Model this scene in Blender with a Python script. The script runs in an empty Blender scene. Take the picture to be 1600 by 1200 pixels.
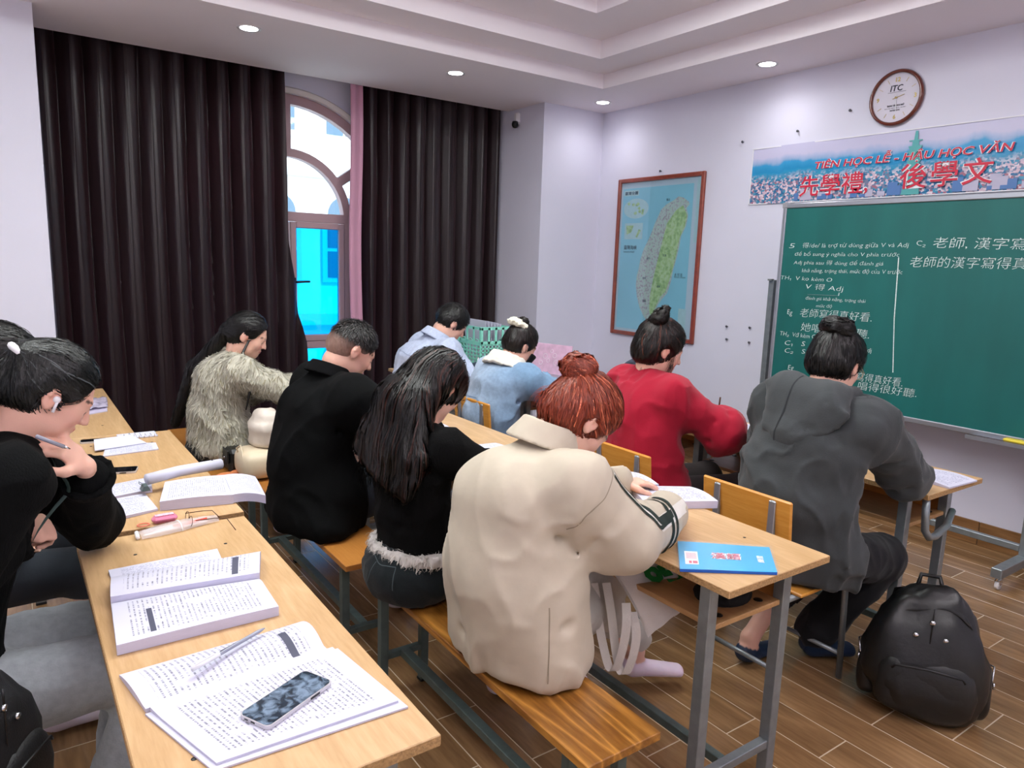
import bpy, bmesh, math, random
import numpy as np
from mathutils import Vector, Matrix, noise as mnoise
S = bpy.context.scene
COL = S.collection
# ---------------------------------------------------------------- camera
cam_d = bpy.data.cameras.new('camera'); cam = bpy.data.objects.new('camera', cam_d); COL.objects.link(cam)
S.camera = cam
_y, _p, _r = 0.61525245, -0.16755383, 0.03333912
_f = Vector((math.sin(_y)*math.cos(_p), math.cos(_y)*math.cos(_p), math.sin(_p)))
_rt = Vector((math.cos(_y), -math.sin(_y), 0)); _up = _rt.cross(_f)
_r2 = _rt*math.cos(_r) + _up*math.sin(_r); _u2 = -_rt*math.sin(_r) + _up*math.cos(_r)
M = Matrix((_r2, _u2, -_f)).transposed().to_4x4(); M.translation = (0, 0, 1.55)
cam.matrix_world = M
cam_d.sensor_width = 36; cam_d.lens = 36*1124.43/1600; cam_d.clip_start = 0.05; cam_d.clip_end = 200
# ---------------------------------------------------------------- sky, sun, exposure
W = bpy.data.worlds.new('world'); S.world = W; W.use_nodes = True
bg = W.node_tree.nodes['Background']; bg.inputs[0].default_value = (0.80, 0.90, 1.0, 1); bg.inputs[1].default_value = 2.6
sun_d = bpy.data.lights.new('sun', 'SUN'); sun_d.energy = 5.0; sun_d.angle = 0.05; sun_d.color = (1, .96, .9)
sun = bpy.data.objects.new('sun', sun_d); COL.objects.link(sun); sun.rotation_euler = (math.radians(48), 0, math.radians(20))
S.view_settings.view_transform = 'Standard'; S.view_settings.look = 'None'
S.view_settings.exposure = 0.52; S.view_settings.gamma = 1.0; S.view_settings.use_curve_mapping = False
FILL_POWER = 7.0       # emission strength of the added panels and pendants out of view
SPOT_POWER = 14.0
# ---------------------------------------------------------------- helpers: objects
def put(o, label=None, cat=None, group=None, kind=None):
    if label: o['label'] = label
    if cat: o['category'] = cat
    if group: o['group'] = group
    if kind: o['kind'] = kind
    return o
ORG = {}
def thing(name, label, cat, loc=(0, 0, 0), rz=0, group=None, kind=None):
    o = bpy.data.objects.new(name, None); COL.objects.link(o); o.empty_display_size = .1
    o.location = loc; o.rotation_euler = (0, 0, rz)
    put(o, label, cat, group, kind)
    return o
def dup(root, loc=None, rz=None, label=None, group=None):
    def rec(o, par):
        c = o.copy(); COL.objects.link(c)
        if par: c.parent = par
        for ch in list(o.children): rec(ch, c)
        return c
    r = rec(root, None)
    if loc is not None: r.location = loc
    if rz is not None: r.rotation_euler = (0, 0, rz)
    if label: r['label'] = label
    if group: r['group'] = group
    return r
class MB:
    """collects geometry; v in the thing's local frame"""
    def __init__(s): s.v = []; s.f = []; s.m = []; s.uv = {}; s.sm = []
    def add(s, vs, fs, mi=0, smooth=False, M=None):
        b = len(s.v)
        if M is not None: vs = [tuple(M @ Vector(p)) for p in vs]
        s.v += [tuple(p) for p in vs]
        for f in fs: s.f.append(tuple(i+b for i in f)); s.m.append(mi); s.sm.append(smooth)
        return s
    def box(s, c, d, bev=0.0, M=None, mi=0):
        x, y, z = d[0]/2, d[1]/2, d[2]/2
        T = Matrix.Translation(c)
        if M is not None: T = T @ M.to_4x4() if len(M) == 3 else T @ M
        if bev <= 0:
            vs = [(-x,-y,-z),(x,-y,-z),(x,y,-z),(-x,y,-z),(-x,-y,z),(x,-y,z),(x,y,z),(-x,y,z)]
            return s.add(vs, [(0,3,2,1),(4,5,6,7),(0,1,5,4),(1,2,6,5),(2,3,7,6),(3,0,4,7)], mi, M=T)
        b = min(bev, x*.98, y*.98, z*.98)
        vs = []; idx = {}
        for sx in (-1, 1):
            for sy in (-1, 1):
                for sz in (-1, 1):
                    for a in range(3):
                        p = [sx*(x-b), sy*(y-b), sz*(z-b)]; p[a] = (sx*x, sy*y, sz*z)[a]
                        idx[(sx, sy, sz, a)] = len(vs); vs.append(p)
        fs = []
        I = lambda sx, sy, sz, a: idx[(sx, sy, sz, a)]
        for q in (-1, 1):
            fs.append([I(q,-1,-1,0), I(q,1,-1,0), I(q,1,1,0), I(q,-1,1,0)][::q])
            fs.append([I(-1,q,-1,1), I(1,q,-1,1), I(1,q,1,1), I(-1,q,1,1)][::-q])
            fs.append([I(-1,-1,q,2), I(1,-1,q,2), I(1,1,q,2), I(-1,1,q,2)][::q])
        for a, bb in ((-1,-1),(-1,1),(1,-1),(1,1)):
            fs.append([I(-1,a,bb,1), I(1,a,bb,1), I(1,a,bb,2), I(-1,a,bb,2)])
            fs.append([I(a,-1,bb,0), I(a,1,bb,0), I(a,1,bb,2), I(a,-1,bb,2)])
            fs.append([I(a,bb,-1,0), I(a,bb,1,0), I(a,bb,1,1), I(a,bb,-1,1)])
        for sx in (-1, 1):
            for sy in (-1, 1):
                for sz in (-1, 1): fs.append([I(sx,sy,sz,0), I(sx,sy,sz,1), I(sx,sy,sz,2)])
        out = []
        for f in fs:   # orient outward
            P = [Vector(vs[i]) for i in f]; n = (P[1]-P[0]).cross(P[2]-P[0]); c0 = sum(P, Vector())/len(P)
            out.append(tuple(f) if n.dot(c0) > 0 else tuple(f[::-1]))
        return s.add(vs, out, mi, M=T)
    def tube(s, pts, r, n=8, mi=0, closed=False, smooth=True, sq=False):
        pts = [Vector(p) for p in pts]; N = len(pts); rs = r if isinstance(r, (list, tuple)) else [r]*N
        rings = []; prev = None
        for i, p in enumerate(pts):
            if closed: t = pts[(i+1) % N]-pts[i-1]
            else: t = (pts[min(i+1, N-1)]-pts[max(i-1, 0)])
            t.normalize()
            if prev is None:
                a = Vector((0, 0, 1)) if abs(t.z) < .9 else Vector((1, 0, 0)); u = a.cross(t).normalized()
            else: u = (prev - t*prev.dot(t)).normalized()
            prev = u; w = t.cross(u)
            off = math.pi/4 if sq else 0
            rings.append([p+(u*math.cos(2*math.pi*k/n+off)+w*math.sin(2*math.pi*k/n+off))*rs[i] for k in range(n)])
        vs = [q for R in rings for q in R]; fs = []
        m = N if closed else N-1
        for i in range(m):
            j = (i+1) % N
            for k in range(n): fs.append((i*n+k, i*n+(k+1) % n, j*n+(k+1) % n, j*n+k))
        if not closed: fs += [tuple(range(n))[::-1], tuple((N-1)*n+k for k in range(n))]
        return s.add(vs, fs, mi, smooth)
    def sqtube(s, a, b, w, d=None, mi=0, up=(0, 0, 1), bev=.003):
        a, b = Vector(a), Vector(b); t = b-a; L = t.length; t.normalize()
        u = Vector(up)
        if abs(u.dot(t)) > .95: u = Vector((1, 0, 0))
        x = u.cross(t).normalized(); y = t.cross(x)
        R = Matrix((x, y, t)).transposed()
        return s.box((a+b)/2, (w, d or w, L), bev, R, mi)
    def lathe(s, prof, n=24, M=None, mi=0, smooth=True, cap=True):
        vs = []; fs = []
        for r, z in prof:
            for k in range(n): a = 2*math.pi*k/n; vs.append((r*math.cos(a), r*math.sin(a), z))
        for i in range(len(prof)-1):
            for k in range(n): fs.append((i*n+k, i*n+(k+1) % n, (i+1)*n+(k+1) % n, (i+1)*n+k))
        if cap and prof[0][0] > 1e-3 and prof[0][1] != prof[1][1]: fs.append(tuple(range(n))[::-1])
        if cap and prof[-1][0] > 1e-3 and prof[-1][1] != prof[-2][1]: fs.append(tuple((len(prof)-1)*n+k for k in range(n)))
        return s.add(vs, fs, mi, smooth, M)
    def prism(s, poly, h0, h1, M=None, mi=0):
        n = len(poly); vs = [(x, y, h0) for x, y in poly]+[(x, y, h1) for x, y in poly]
        fs = [tuple(range(n))[::-1], tuple(range(n, 2*n))]+[(i, (i+1) % n, n+(i+1) % n, n+i) for i in range(n)]
        return s.add(vs, fs, mi, M=M)
    def grid(s, fn, nu, nv, mi=0, smooth=True, uv=True, flip=False):
        b = len(s.v); vs = []; 
        for j in range(nv+1):
            for i in range(nu+1):
                vs.append(fn(i/nu, j/nv))
        fs = []
        for j in range(nv):
            for i in range(nu):
                q = (j*(nu+1)+i, j*(nu+1)+i+1, (j+1)*(nu+1)+i+1, (j+1)*(nu+1)+i)
                fs.append(q[::-1] if flip else q)
        if uv:
            for j in range(nv+1):
                for i in range(nu+1): s.uv[b+j*(nu+1)+i] = (i/nu, j/nv)
        return s.add(vs, fs, mi, smooth)
    def build(s, name, mats, parent=None, label=None, cat=None, group=None, kind=None, solid=0, bevel=0):
        me = bpy.data.meshes.new(name); me.from_pydata(s.v, [], s.f)
        if not isinstance(mats, (list, tuple)): mats = [mats]
        for m in mats: me.materials.append(m)
        me.polygons.foreach_set('material_index', s.m); me.polygons.foreach_set('use_smooth', s.sm)
        if s.uv:
            L = me.uv_layers.new(name='UV'); buf = np.zeros(len(me.loops)*2, 'f')
            li = np.zeros(len(me.loops), 'i'); me.loops.foreach_get('vertex_index', li)
            for k, vi in enumerate(li):
                if vi in s.uv: buf[2*k], buf[2*k+1] = s.uv[vi]
            L.data.foreach_set('uv', buf)
        if solid:
            bm = bmesh.new(); bm.from_mesh(me); bmesh.ops.solidify(bm, geom=bm.faces[:], thickness=solid); bm.to_mesh(me); bm.free()
        me.update()
        o = bpy.data.objects.new(name, me); COL.objects.link(o)
        if parent is not None: o.parent = parent
        return put(o, label, cat, group, kind)
def each(name, m, parent, fns, **k):
    out = []
    for f in fns:
        q = MB(); f(q); out.append(q.build(name, m, parent, **k))
    return out
def text_mb(txt, size=1.0, bold=0.0, shear=0.0, ext=0.0005, space=1.0, res=2):
    """flat lettering as (verts, faces, width, height); x to the right, y up, centred on x/baseline"""
    c = bpy.data.curves.new('t', 'FONT'); c.body = txt; c.size = size; c.offset = bold; c.shear = shear
    c.extrude = ext; c.resolution_u = res; c.space_character = space
    o = bpy.data.objects.new('t', c); COL.objects.link(o)
    dg = bpy.context.evaluated_depsgraph_get(); me = bpy.data.meshes.new_from_object(o.evaluated_get(dg))
    vs = [tuple(v.co) for v in me.vertices]; fs = [tuple(p.vertices) for p in me.polygons]
    bpy.data.objects.remove(o); bpy.data.curves.remove(c); bpy.data.meshes.remove(me)
    if not vs: return [], [], 0, 0
    xs = [v[0] for v in vs]; ys = [v[1] for v in vs]
    x0, x1 = min(xs), max(xs); y0, y1 = min(ys), max(ys)
    vs = [(v[0]-(x0+x1)/2, v[1]-(y0+y1)/2, v[2]) for v in vs]
    return vs, fs, x1-x0, y1-y0
def text_on(mb, txt, P, right, upv, width=None, height=None, bold=0.0, shear=0.0, ext=.0006, mi=0, space=1.0):
    vs, fs, w, h = text_mb(txt, 1.0, bold, shear, ext/ (height or .05), space)
    if not vs: return
    sx = (width/w) if width else height/h; sy = (height/h) if height else sx
    R = Vector(right).normalized(); U = Vector(upv).normalized(); Nn = R.cross(U); P = Vector(P)
    mb.add([tuple(P+R*(v[0]*sx)+U*(v[1]*sy)+Nn*(v[2]*sy)) for v in vs], fs, mi)
# ---------------------------------------------------------------- helpers: materials
MATS = {}
def nt(name):
    m = bpy.data.materials.new(name); m.use_nodes = True; t = m.node_tree
    return m, t, t.nodes['Principled BSDF'], t.nodes, t.links
def lin(c):
    return tuple(((x/255)/12.92 if x/255 <= .04045 else ((x/255+.055)/1.055)**2.4) for x in c)+(1,)
def mat(name, rgb, rough=.6, metal=0, var=.0, vscale=8, bump=0, bscale=60, sheen=0, coat=0, spec=.5, emis=0, alpha=1, stretch=(1, 1, 1), obj_var=0, sub=0, detail=4):
    if name in MATS: return MATS[name]
    m, t, b, N, L = nt(name); MATS[name] = m
    c = lin(rgb); b.inputs['Base Color'].default_value = c; b.inputs['Roughness'].default_value = rough
    b.inputs['Metallic'].default_value = metal; b.inputs['Specular IOR Level'].default_value = spec
    b.inputs['Sheen Weight'].default_value = sheen; b.inputs['Coat Weight'].default_value = coat; b.inputs['Coat Roughness'].default_value = .1
    if sub: b.inputs['Subsurface Weight'].default_value = sub; b.inputs['Subsurface Radius'].default_value = (.02, .008, .004); b.inputs['Subsurface Scale'].default_value = .4
    if emis: b.inputs['Emission Color'].default_value = c; b.inputs['Emission Strength'].default_value = emis
    if alpha < 1: b.inputs['Alpha'].default_value = alpha
    if var or bump or obj_var:
        tc = N.new('ShaderNodeTexCoord'); mp = N.new('ShaderNodeMapping'); mp.inputs['Scale'].default_value = stretch
        L.new(tc.outputs['Object'], mp.inputs[0])
    if var or obj_var:
        n = N.new('ShaderNodeTexNoise'); n.inputs['Scale'].default_value = vscale; n.inputs['Detail'].default_value = detail; L.new(mp.outputs[0], n.inputs[0])
        mr = N.new('ShaderNodeMapRange'); mr.inputs[1].default_value = .25; mr.inputs[2].default_value = .75; mr.inputs[3].default_value = 1-var; mr.inputs[4].default_value = 1+var
        L.new(n.outputs[0], mr.inputs[0]); fac = mr.outputs[0]
        if obj_var:
            oi = N.new('ShaderNodeObjectInfo'); m2 = N.new('ShaderNodeMapRange'); m2.inputs[3].default_value = 1-obj_var; m2.inputs[4].default_value = 1+obj_var
            L.new(oi.outputs['Random'], m2.inputs[0]); mu = N.new('ShaderNodeMath'); mu.operation = 'MULTIPLY'; L.new(fac, mu.inputs[0]); L.new(m2.outputs[0], mu.inputs[1]); fac = mu.outputs[0]
        vm = N.new('ShaderNodeVectorMath'); vm.operation = 'SCALE'; vm.inputs[0].default_value = c[:3]; L.new(fac, vm.inputs['Scale']); L.new(vm.outputs[0], b.inputs['Base Color'])
    if bump:
        n2 = N.new('ShaderNodeTexNoise'); n2.inputs['Scale'].default_value = bscale; n2.inputs['Detail'].default_value = 3; L.new(mp.outputs[0], n2.inputs[0])
        bp = N.new('ShaderNodeBump'); bp.inputs['Strength'].default_value = min(bump, 1); bp.inputs['Distance'].default_value = .01; L.new(n2.outputs[0], bp.inputs['Height']); L.new(bp.outputs[0], b.inputs['Normal'])
    return m
def wood(name, rgb1, rgb2, scale=1.0, rough=.4, axis='y', ring=.5, obj_var=0.0, grain=60, coat=0, world=False):
    """planked wood: fine fibres plus cathedral rings stretched along one axis"""
    m, t, b, N, L = nt(name); MATS[name] = m
    tc = N.new('ShaderNodeTexCoord'); mp = N.new('ShaderNodeMapping')
    if world:
        gm = N.new('ShaderNodeNewGeometry'); L.new(gm.outputs['Position'], mp.inputs[0])
    else: L.new(tc.outputs['Object'], mp.inputs[0])
    s = [1, 1, 1]; s['xyz'.index(axis)] = .11; mp.inputs['Scale'].default_value = s
    src = mp.outputs[0]
    if obj_var:
        oi = N.new('ShaderNodeObjectInfo'); ad = N.new('ShaderNodeVectorMath'); ad.operation = 'ADD'
        sc = N.new('ShaderNodeMath'); sc.operation = 'MULTIPLY'; sc.inputs[1].default_value = 13; L.new(oi.outputs['Random'], sc.inputs[0])
        L.new(src, ad.inputs[0]); L.new(sc.outputs[0], ad.inputs[1]); src = ad.outputs[0]
    n1 = N.new('ShaderNodeTexNoise'); n1.inputs['Scale'].default_value = grain*2; n1.inputs['Detail'].default_value = 5; L.new(src, n1.inputs[0])
    n0 = N.new('ShaderNodeTexNoise'); n0.inputs['Scale'].default_value = 6*scale; n0.inputs['Detail'].default_value = 1; n0.inputs['Distortion'].default_value = .4; L.new(src, n0.inputs[0])
    mm = N.new('ShaderNodeMath'); mm.operation = 'MULTIPLY'; mm.inputs[1].default_value = 17; L.new(n0.outputs[0], mm.inputs[0])
    fr = N.new('ShaderNodeMath'); fr.operation = 'PINGPONG'; fr.inputs[1].default_value = 1.0; L.new(mm.outputs[0], fr.inputs[0])
    pw = N.new('ShaderNodeMath'); pw.operation = 'POWER'; pw.inputs[1].default_value = 2.5; L.new(fr.outputs[0], pw.inputs[0])
    mx = N.new('ShaderNodeMix'); mx.data_type = 'FLOAT'; mx.inputs[0].default_value = ring; L.new(n1.outputs[0], mx.inputs[2]); L.new(pw.outputs[0], mx.inputs[3])
    cr = N.new('ShaderNodeValToRGB'); cr.color_ramp.elements[0].color = lin(rgb1); cr.color_ramp.elements[1].color = lin(rgb2)
    cr.color_ramp.elements[0].position = .2; cr.color_ramp.elements[1].position = .8
    L.new(mx.outputs[0], cr.inputs[0]); col = cr.outputs[0]
    if obj_var:
        m2 = N.new('ShaderNodeMapRange'); m2.inputs[3].default_value = 1-obj_var; m2.inputs[4].default_value = 1+obj_var; L.new(oi.outputs['Random'], m2.inputs[0])
        vm = N.new('ShaderNodeVectorMath'); vm.operation = 'SCALE'; L.new(col, vm.inputs[0]); L.new(m2.outputs[0], vm.inputs['Scale']); col = vm.outputs[0]
    L.new(col, b.inputs['Base Color']); b.inputs['Roughness'].default_value = rough; b.inputs['Coat Weight'].default_value = coat; b.inputs['Coat Roughness'].default_value = .12
    bp = N.new('ShaderNodeBump'); bp.inputs['Strength'].default_value = .2; bp.inputs['Distance'].default_value = .004; L.new(n1.outputs[0], bp.inputs['Height']); L.new(bp.outputs[0], b.inputs['Normal'])
    return m
M_WALL = mat('wall_paint', (226, 226, 242), .75, var=.02, vscale=2, bump=.03, bscale=90)
M_CEIL = mat('ceiling_paint', (242, 235, 242), .8, var=.015, vscale=1.5)
M_DESK = wood('desk_laminate', (188, 150, 104), (212, 176, 132), 1.0, .35, 'y', .25, obj_var=.03)
M_CHIP = mat('chipboard_edge', (168, 132, 88), .8, var=.35, vscale=160, bump=.4, bscale=200)
M_BENCH = wood('varnished_bench_wood', (128, 80, 28), (198, 138, 62), 1.5, .3, 'y', .5, coat=.3)
M_BENCH2 = wood('plain_bench_board', (172, 110, 48), (190, 128, 62), 1.0, .32, 'y', .15, coat=.2)
M_STEEL = mat('grey_painted_steel', (138, 146, 150), .38, .55, var=.12, vscale=30, bump=.05, bscale=80)
M_DSTEEL = mat('dull_green_grey_steel', (92, 108, 106), .45, .4, var=.2, vscale=25)
M_CHAIRW = wood('chair_plywood', (206, 138, 52), (224, 162, 78), 1.0, .35, 'y', .2, coat=.2)
M_BLACK = mat('black_plastic', (14, 14, 16), .4)
M_PAPER = mat('white_paper', (204, 204, 220), .7)
M_WHITE = mat('white_plastic', (235, 235, 240), .35)
M_CHROME = mat('chrome', (210, 212, 216), .15, 1)
M_RUBBER = mat('rubber_foot', (25, 25, 27), .8)
# ================================================================ the room
XW, YP, YW, ZC = 4.594, 5.19, 5.95, 2.914      # board wall, pier faces, window wall, lowest ceiling
X0, Y0 = -2.4, -2.4
def struct(name, mb, m, parent=None, **k):
    return mb.build(name, m, parent, kind=None if parent is not None else 'structure', **k)
mb = MB(); mb.box((XW+.1, (Y0+YW)/2, 1.7), (.2, YW-Y0+.6, 3.6)); wb = struct('wall_right', mb, M_WALL)
mb = MB(); mb.box((X0-.1, (Y0+YW)/2, 1.7), (.2, YW-Y0+.6, 3.6)); struct('wall_left', mb, M_WALL)
mb = MB(); mb.box(((X0+XW)/2, Y0-.1, 1.7), (XW-X0+.4, .2, 3.6)); struct('wall_rear', mb, M_WALL)
mb = MB(); mb.box(((3.913+XW)/2, (YP+YW)/2+.05, 1.5), (XW-3.913, YW-YP+.1, 3.0)); struct('wall_pier_right', mb, M_WALL)
mb = MB(); mb.box(((X0+.24)/2, (YP+YW)/2+.05, 1.5), (.24-X0, YW-YP+.1, 3.0)); struct('wall_pier_left', mb, M_WALL)
# window wall with an arched opening
WCX, WZ, WR, WB = 1.94, 1.86, .95, .12
def arch(cx, cz, r, n=24, a0=math.pi, a1=0): return [(cx+r*math.cos(a0+(a1-a0)*i/n), cz+r*math.sin(a0+(a1-a0)*i/n)) for i in range(n+1)]
mb = MB()
for y, fl in ((YW, False), (YW+.22, True)):
    top = 3.4; pts = arch(WCX, WZ, WR)
    fs = []; vs = []
    for (x, z) in pts: vs.append((x, y, z)); vs.append((x, y, top))
    for i in range(len(pts)-1): fs.append((2*i, 2*i+2, 2*i+3, 2*i+1))
    mb.add(vs, fs)
    mb.add([(.2, y, 0), (WCX-WR, y, 0), (WCX-WR, y, top), (.2, y, top)], [(0, 1, 2, 3)])
    mb.add([(WCX+WR, y, 0), (3.95, y, 0), (3.95, y, top), (WCX+WR, y, top)], [(0, 1, 2, 3)])
    mb.add([(WCX-WR, y, 0), (WCX+WR, y, 0), (WCX+WR, y, WB), (WCX-WR, y, WB)], [(0, 1, 2, 3)])
ring = [(WCX-WR, WB)]+arch(WCX, WZ, WR)+[(WCX+WR, WB)]
vs = []; fs = []
for (x, z) in ring: vs += [(x, YW, z), (x, YW+.22, z)]
n = len(ring)
for i in range(n): j = (i+1) % n; fs.append((2*i, 2*i+1, 2*j+1, 2*j))
mb.add(vs, fs)
wwin = struct('wall_back', mb, M_WALL)
M_REVEAL = mat('plaster_moulding', (232, 226, 222), .7)
mb = MB()
rp = arch(WCX, WZ, WR+.0, 40); 
vs = []; fs = []
for i, (x, z) in enumerate(rp):
    dx, dz = (x-WCX)/WR, (z-WZ)/WR
    for rr, yy in ((WR-.001, YW+.02), (WR-.001, YW-.03), (WR+.035, YW-.03), (WR+.05, YW)): vs.append((WCX+dx*rr, yy, WZ+dz*rr))
for i in range(len(rp)-1):
    for k in range(3): fs.append((4*i+k, 4*i+k+1, 4*i+5+k, 4*i+4+k))
mb.add(vs, fs, smooth=False); struct('trim_1', mb, M_REVEAL, None)
# ceiling: stepped tray
def ringsweep(rect, prof, top):
    x0, x1, y0, y1 = rect; mb = MB(); vs = []; fs = []
    for ins, z in prof: vs += [(x0+ins, y0+ins, z), (x1-ins, y0+ins, z), (x1-ins, y1-ins, z), (x0+ins, y1-ins, z)]
    for i in range(len(prof)-1):
        for k in range(4): fs.append((4*i+k, 4*i+4+k, 4*i+4+(k+1) % 4, 4*i+(k+1) % 4))
    e = 4*(len(prof)-1); fs.append((e, e+3, e+2, e+1))
    return mb.add(vs, fs)
_c = ringsweep((-1.76, 3.96, -1.7, 4.50), [(-1.24, 2.914), (0, 2.914), (0, 3.02), (.31, 3.02), (.31, 3.144), (.72, 3.144), (.72, 3.26)], 0)
_a, _b = -3.0, 5.2
_c.add([(_a, 5.74, 2.914), (_b, 5.74, 2.914), (_b, 5.74, 3.12), (_a, 5.74, 3.12), (_b, 6.3, 3.12), (_a, 6.3, 3.12)], [(0, 1, 2, 3), (3, 2, 4, 5)])      # recess for the curtains
struct('ceiling', _c, M_CEIL)
# floor: concrete bed in pale grout, wood-look tiles laid on it one by one
M_GROUT = mat('pale_grout', (204, 184, 158), .8)
M_TILE = wood('wood_look_tile', (118, 88, 58), (164, 128, 90), .35, .18, 'y', .3, obj_var=.13, grain=35)
mb = MB(); mb.box(((X0+XW)/2, (Y0+YW)/2, -.055), (XW-X0+.3, YW-Y0+.6, .1)); mb.v = [(x, y, z+.0042) for x, y, z in mb.v]; fl = struct('floor', mb, M_GROUT)
pl = MB(); pl.box((0, 0, 0), (.1540, .7960, .008), .0008); first = None; rnd = random.Random(4)
known = {22: 1.275, 25: 1.56, 15: 1.12, 16: .924}
for r in range(-3, 29):
    xc = 3.56+.158*(r-22)
    if xc > XW-.02 or xc < -1.1: continue
    ph = known.get(r, rnd.choice((0, .27, .53))+rnd.random()*.1)
    y = ph-math.floor((ph+.4)/.8)*.8
    while y < 5.85:
        o = None
        if first is None: first = o = pl.build('plank', M_TILE, fl)
        else: o = first.copy(); COL.objects.link(o)
        o.location = (xc, y+.4, -.004); y += .8
M_SKIRT = wood('skirting_tile', (120, 84, 50), (158, 116, 76), .8, .3, 'y', .35, obj_var=.05, grain=35)
sk = None
for i in range(9):
    y = .1+.8*i-.8
    if y+.8 > YP: w = YP-y
    else: w = .797
    if w < .05: continue
    if sk is None: sk = thing('baseboard_right', None, None, (0, 0, 0), kind='structure')
    m_ = MB(); m_.box((XW-.006, y+w/2, .07), (.012, w, .14), .002); m_.build('skirting_tile', M_SKIRT, sk)
m_ = MB(); m_.box(((3.913+XW)/2, YP-.006, .07), (XW-3.913-.02, .012, .14), .002); struct('baseboard_back', m_, M_SKIRT)
# ceiling downlights, then added fill lights out of view
M_LAMP = mat('lamp_diffuser', (255, 250, 255), .5, emis=SPOT_POWER)
M_FILL = mat('fill_diffuser', (250, 255, 252), .5, emis=FILL_POWER)
dl = thing('downlight', 'round white downlight', 'downlight', (1.343, 4.826, ZC))
m_ = MB(); m_.lathe([(.052, -.001), (.07, -.006), (.072, -.001), (.072, .0)], 28); m_.build('trim_ring', M_WHITE, dl)
m_ = MB(); m_.lathe([(0.0001, -.0045), (.052, -.0035)], 28); m_.build('diffuser', M_LAMP, dl)
dl['label'] = 'ceiling downlight above the left curtain, leftmost of the row'
for (x, y, l) in ((2.843, 4.876, 'ceiling downlight above the right curtain'), (4.28, 4.856, 'ceiling downlight nearest the far corner of the room'),
                  (4.292, 3.235, 'ceiling downlight above the blackboard wall, between the corner and the clock')):
    dup(dl, (x, y, ZC), label=l)
for o in list(COL.objects):
    if o.name.startswith('downlight'):
        sp = bpy.data.lights.new('downlight_lamp', 'SPOT'); sp.energy = 4.5; sp.spot_size = 2.7; sp.spot_blend = .9; sp.shadow_soft_size = .05; sp.color = (1, .97, 1)
        so = bpy.data.objects.new('downlight_lamp', sp); COL.objects.link(so); so.parent = o; so.location = (0, 0, -.03)
pn = thing('added_fill_panel', 'flat white fill panel added in the raised ceiling tray', 'fill light', (1.1, 2.6, 3.25), group='added fill panels in the raised ceiling tray')  # panels added out of view to light the room
m_ = MB()
for sx in (-1, 1): m_.box((sx*.6, 0, -.02), (.03, 1.23, .04)); m_.box((0, sx*.6, -.02), (1.2, .03, .04))
m_.build('frame', M_WHITE, pn)
m_ = MB(); m_.add([(-.58, -.58, -.03), (.58, -.58, -.03), (.58, .58, -.03), (-.58, .58, -.03)], [(0, 3, 2, 1)]); m_.build('diffuser', M_FILL, pn)
pn['label'] = 'flat fill panel added in the middle of the ceiling tray'; del pn['group']
for (x, y, l) in ((2.6, 2.6, 'flat fill panel added in the tray on the chalkboard side'), (-.4, 2.6, 'flat fill panel added in the tray at the left wall side')): dup(pn, (x, y, 3.25), label=l)
pd = thing('added_fill_pendant', 'added pendant fill light glowing up and down above the rear centre of the room', 'fill light', (1.1, -.4, 2.66))  # pendants added out of view, their upward glow brightens the ceiling
m_ = MB(); m_.box((0, 0, 0), (1.24, .34, .035), .006); m_.build('housing', M_WHITE, pd)
m_ = MB(); m_.add([(-.6, -.15, -.019), (.6, -.15, -.019), (.6, .15, -.019), (-.6, .15, -.019)], [(0, 3, 2, 1)]); m_.build('lower_diffuser', M_FILL, pd)
m_ = MB(); m_.add([(-.6, -.15, .019), (.6, -.15, .019), (.6, .15, .019), (-.6, .15, .019)], [(0, 1, 2, 3)]); m_.build('upper_diffuser', mat('added_uplight_diffuser', (255, 248, 252), .5, emis=FILL_POWER*2.2), pd)
for s in (-1, 1):
    m_ = MB(); m_.tube([(s*.5, 0, .017), (s*.5, 0, .595)], .003, 6); m_.build('hanging_cable', M_CHROME, pd)
for (x, y, l) in ((2.7, -.4, 'added pendant fill light on the chalkboard side of the rear room'), (-.6, -.4, 'added pendant fill light on the left side of the rear room')): dup(pd, (x, y, 2.66), label=l)
# ================================================================ window, curtains, outside
M_WFRAME = mat('mauve_brown_window_frame', (178, 148, 154), .45)
M_SEAL = mat('grey_seal', (70, 74, 80), .6)
def glass(name, rgb, tint=1.0):
    m = bpy.data.materials.new(name); m.use_nodes = True; t = m.node_tree; N = t.nodes; L = t.links; N.clear()
    o = N.new('ShaderNodeOutputMaterial'); tr = N.new('ShaderNodeBsdfTransparent'); tr.inputs[0].default_value = lin(rgb)
    gl = N.new('ShaderNodeBsdfGlossy'); gl.inputs['Roughness'].default_value = .03; mx = N.new('ShaderNodeMixShader'); mx.inputs[0].default_value = .05; L.new(tr.outputs[0], mx.inputs[1]); L.new(gl.outputs[0], mx.inputs[2]); L.new(mx.outputs[0], o.inputs[0]); return m
M_GLASS = glass('clear_glass', (240, 248, 250)); M_BLUE = glass('cyan_film_glass', (36, 198, 236))
YF = YW+.02
win = thing('window_1', None, None, (0, 0, 0), kind='structure')
def arcbar(mb, r0, r1, y0, y1, a0, a1, n=28):
    vs = []; fs = []
    for i in range(n+1):
        a = a0+(a1-a0)*i/n; c, s_ = math.cos(a), math.sin(a)
        for r, y in ((r0, y0), (r1, y0), (r1, y1), (r0, y1)): vs.append((WCX+r*c, y, WZ+r*s_))
    for i in range(n):
        for k in range(4): fs.append((4*i+k, 4*i+4+k, 4*i+4+(k+1) % 4, 4*i+(k+1) % 4))
    fs += [(0, 1, 2, 3), (4*n+3, 4*n+2, 4*n+1, 4*n)]
    mb.add(vs, fs)
m_ = MB(); arcbar(m_, .875, .948, YF, YF+.08, 0, math.pi); arcbar(m_, .47, .535, YF, YF+.08, 0, math.pi)
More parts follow.
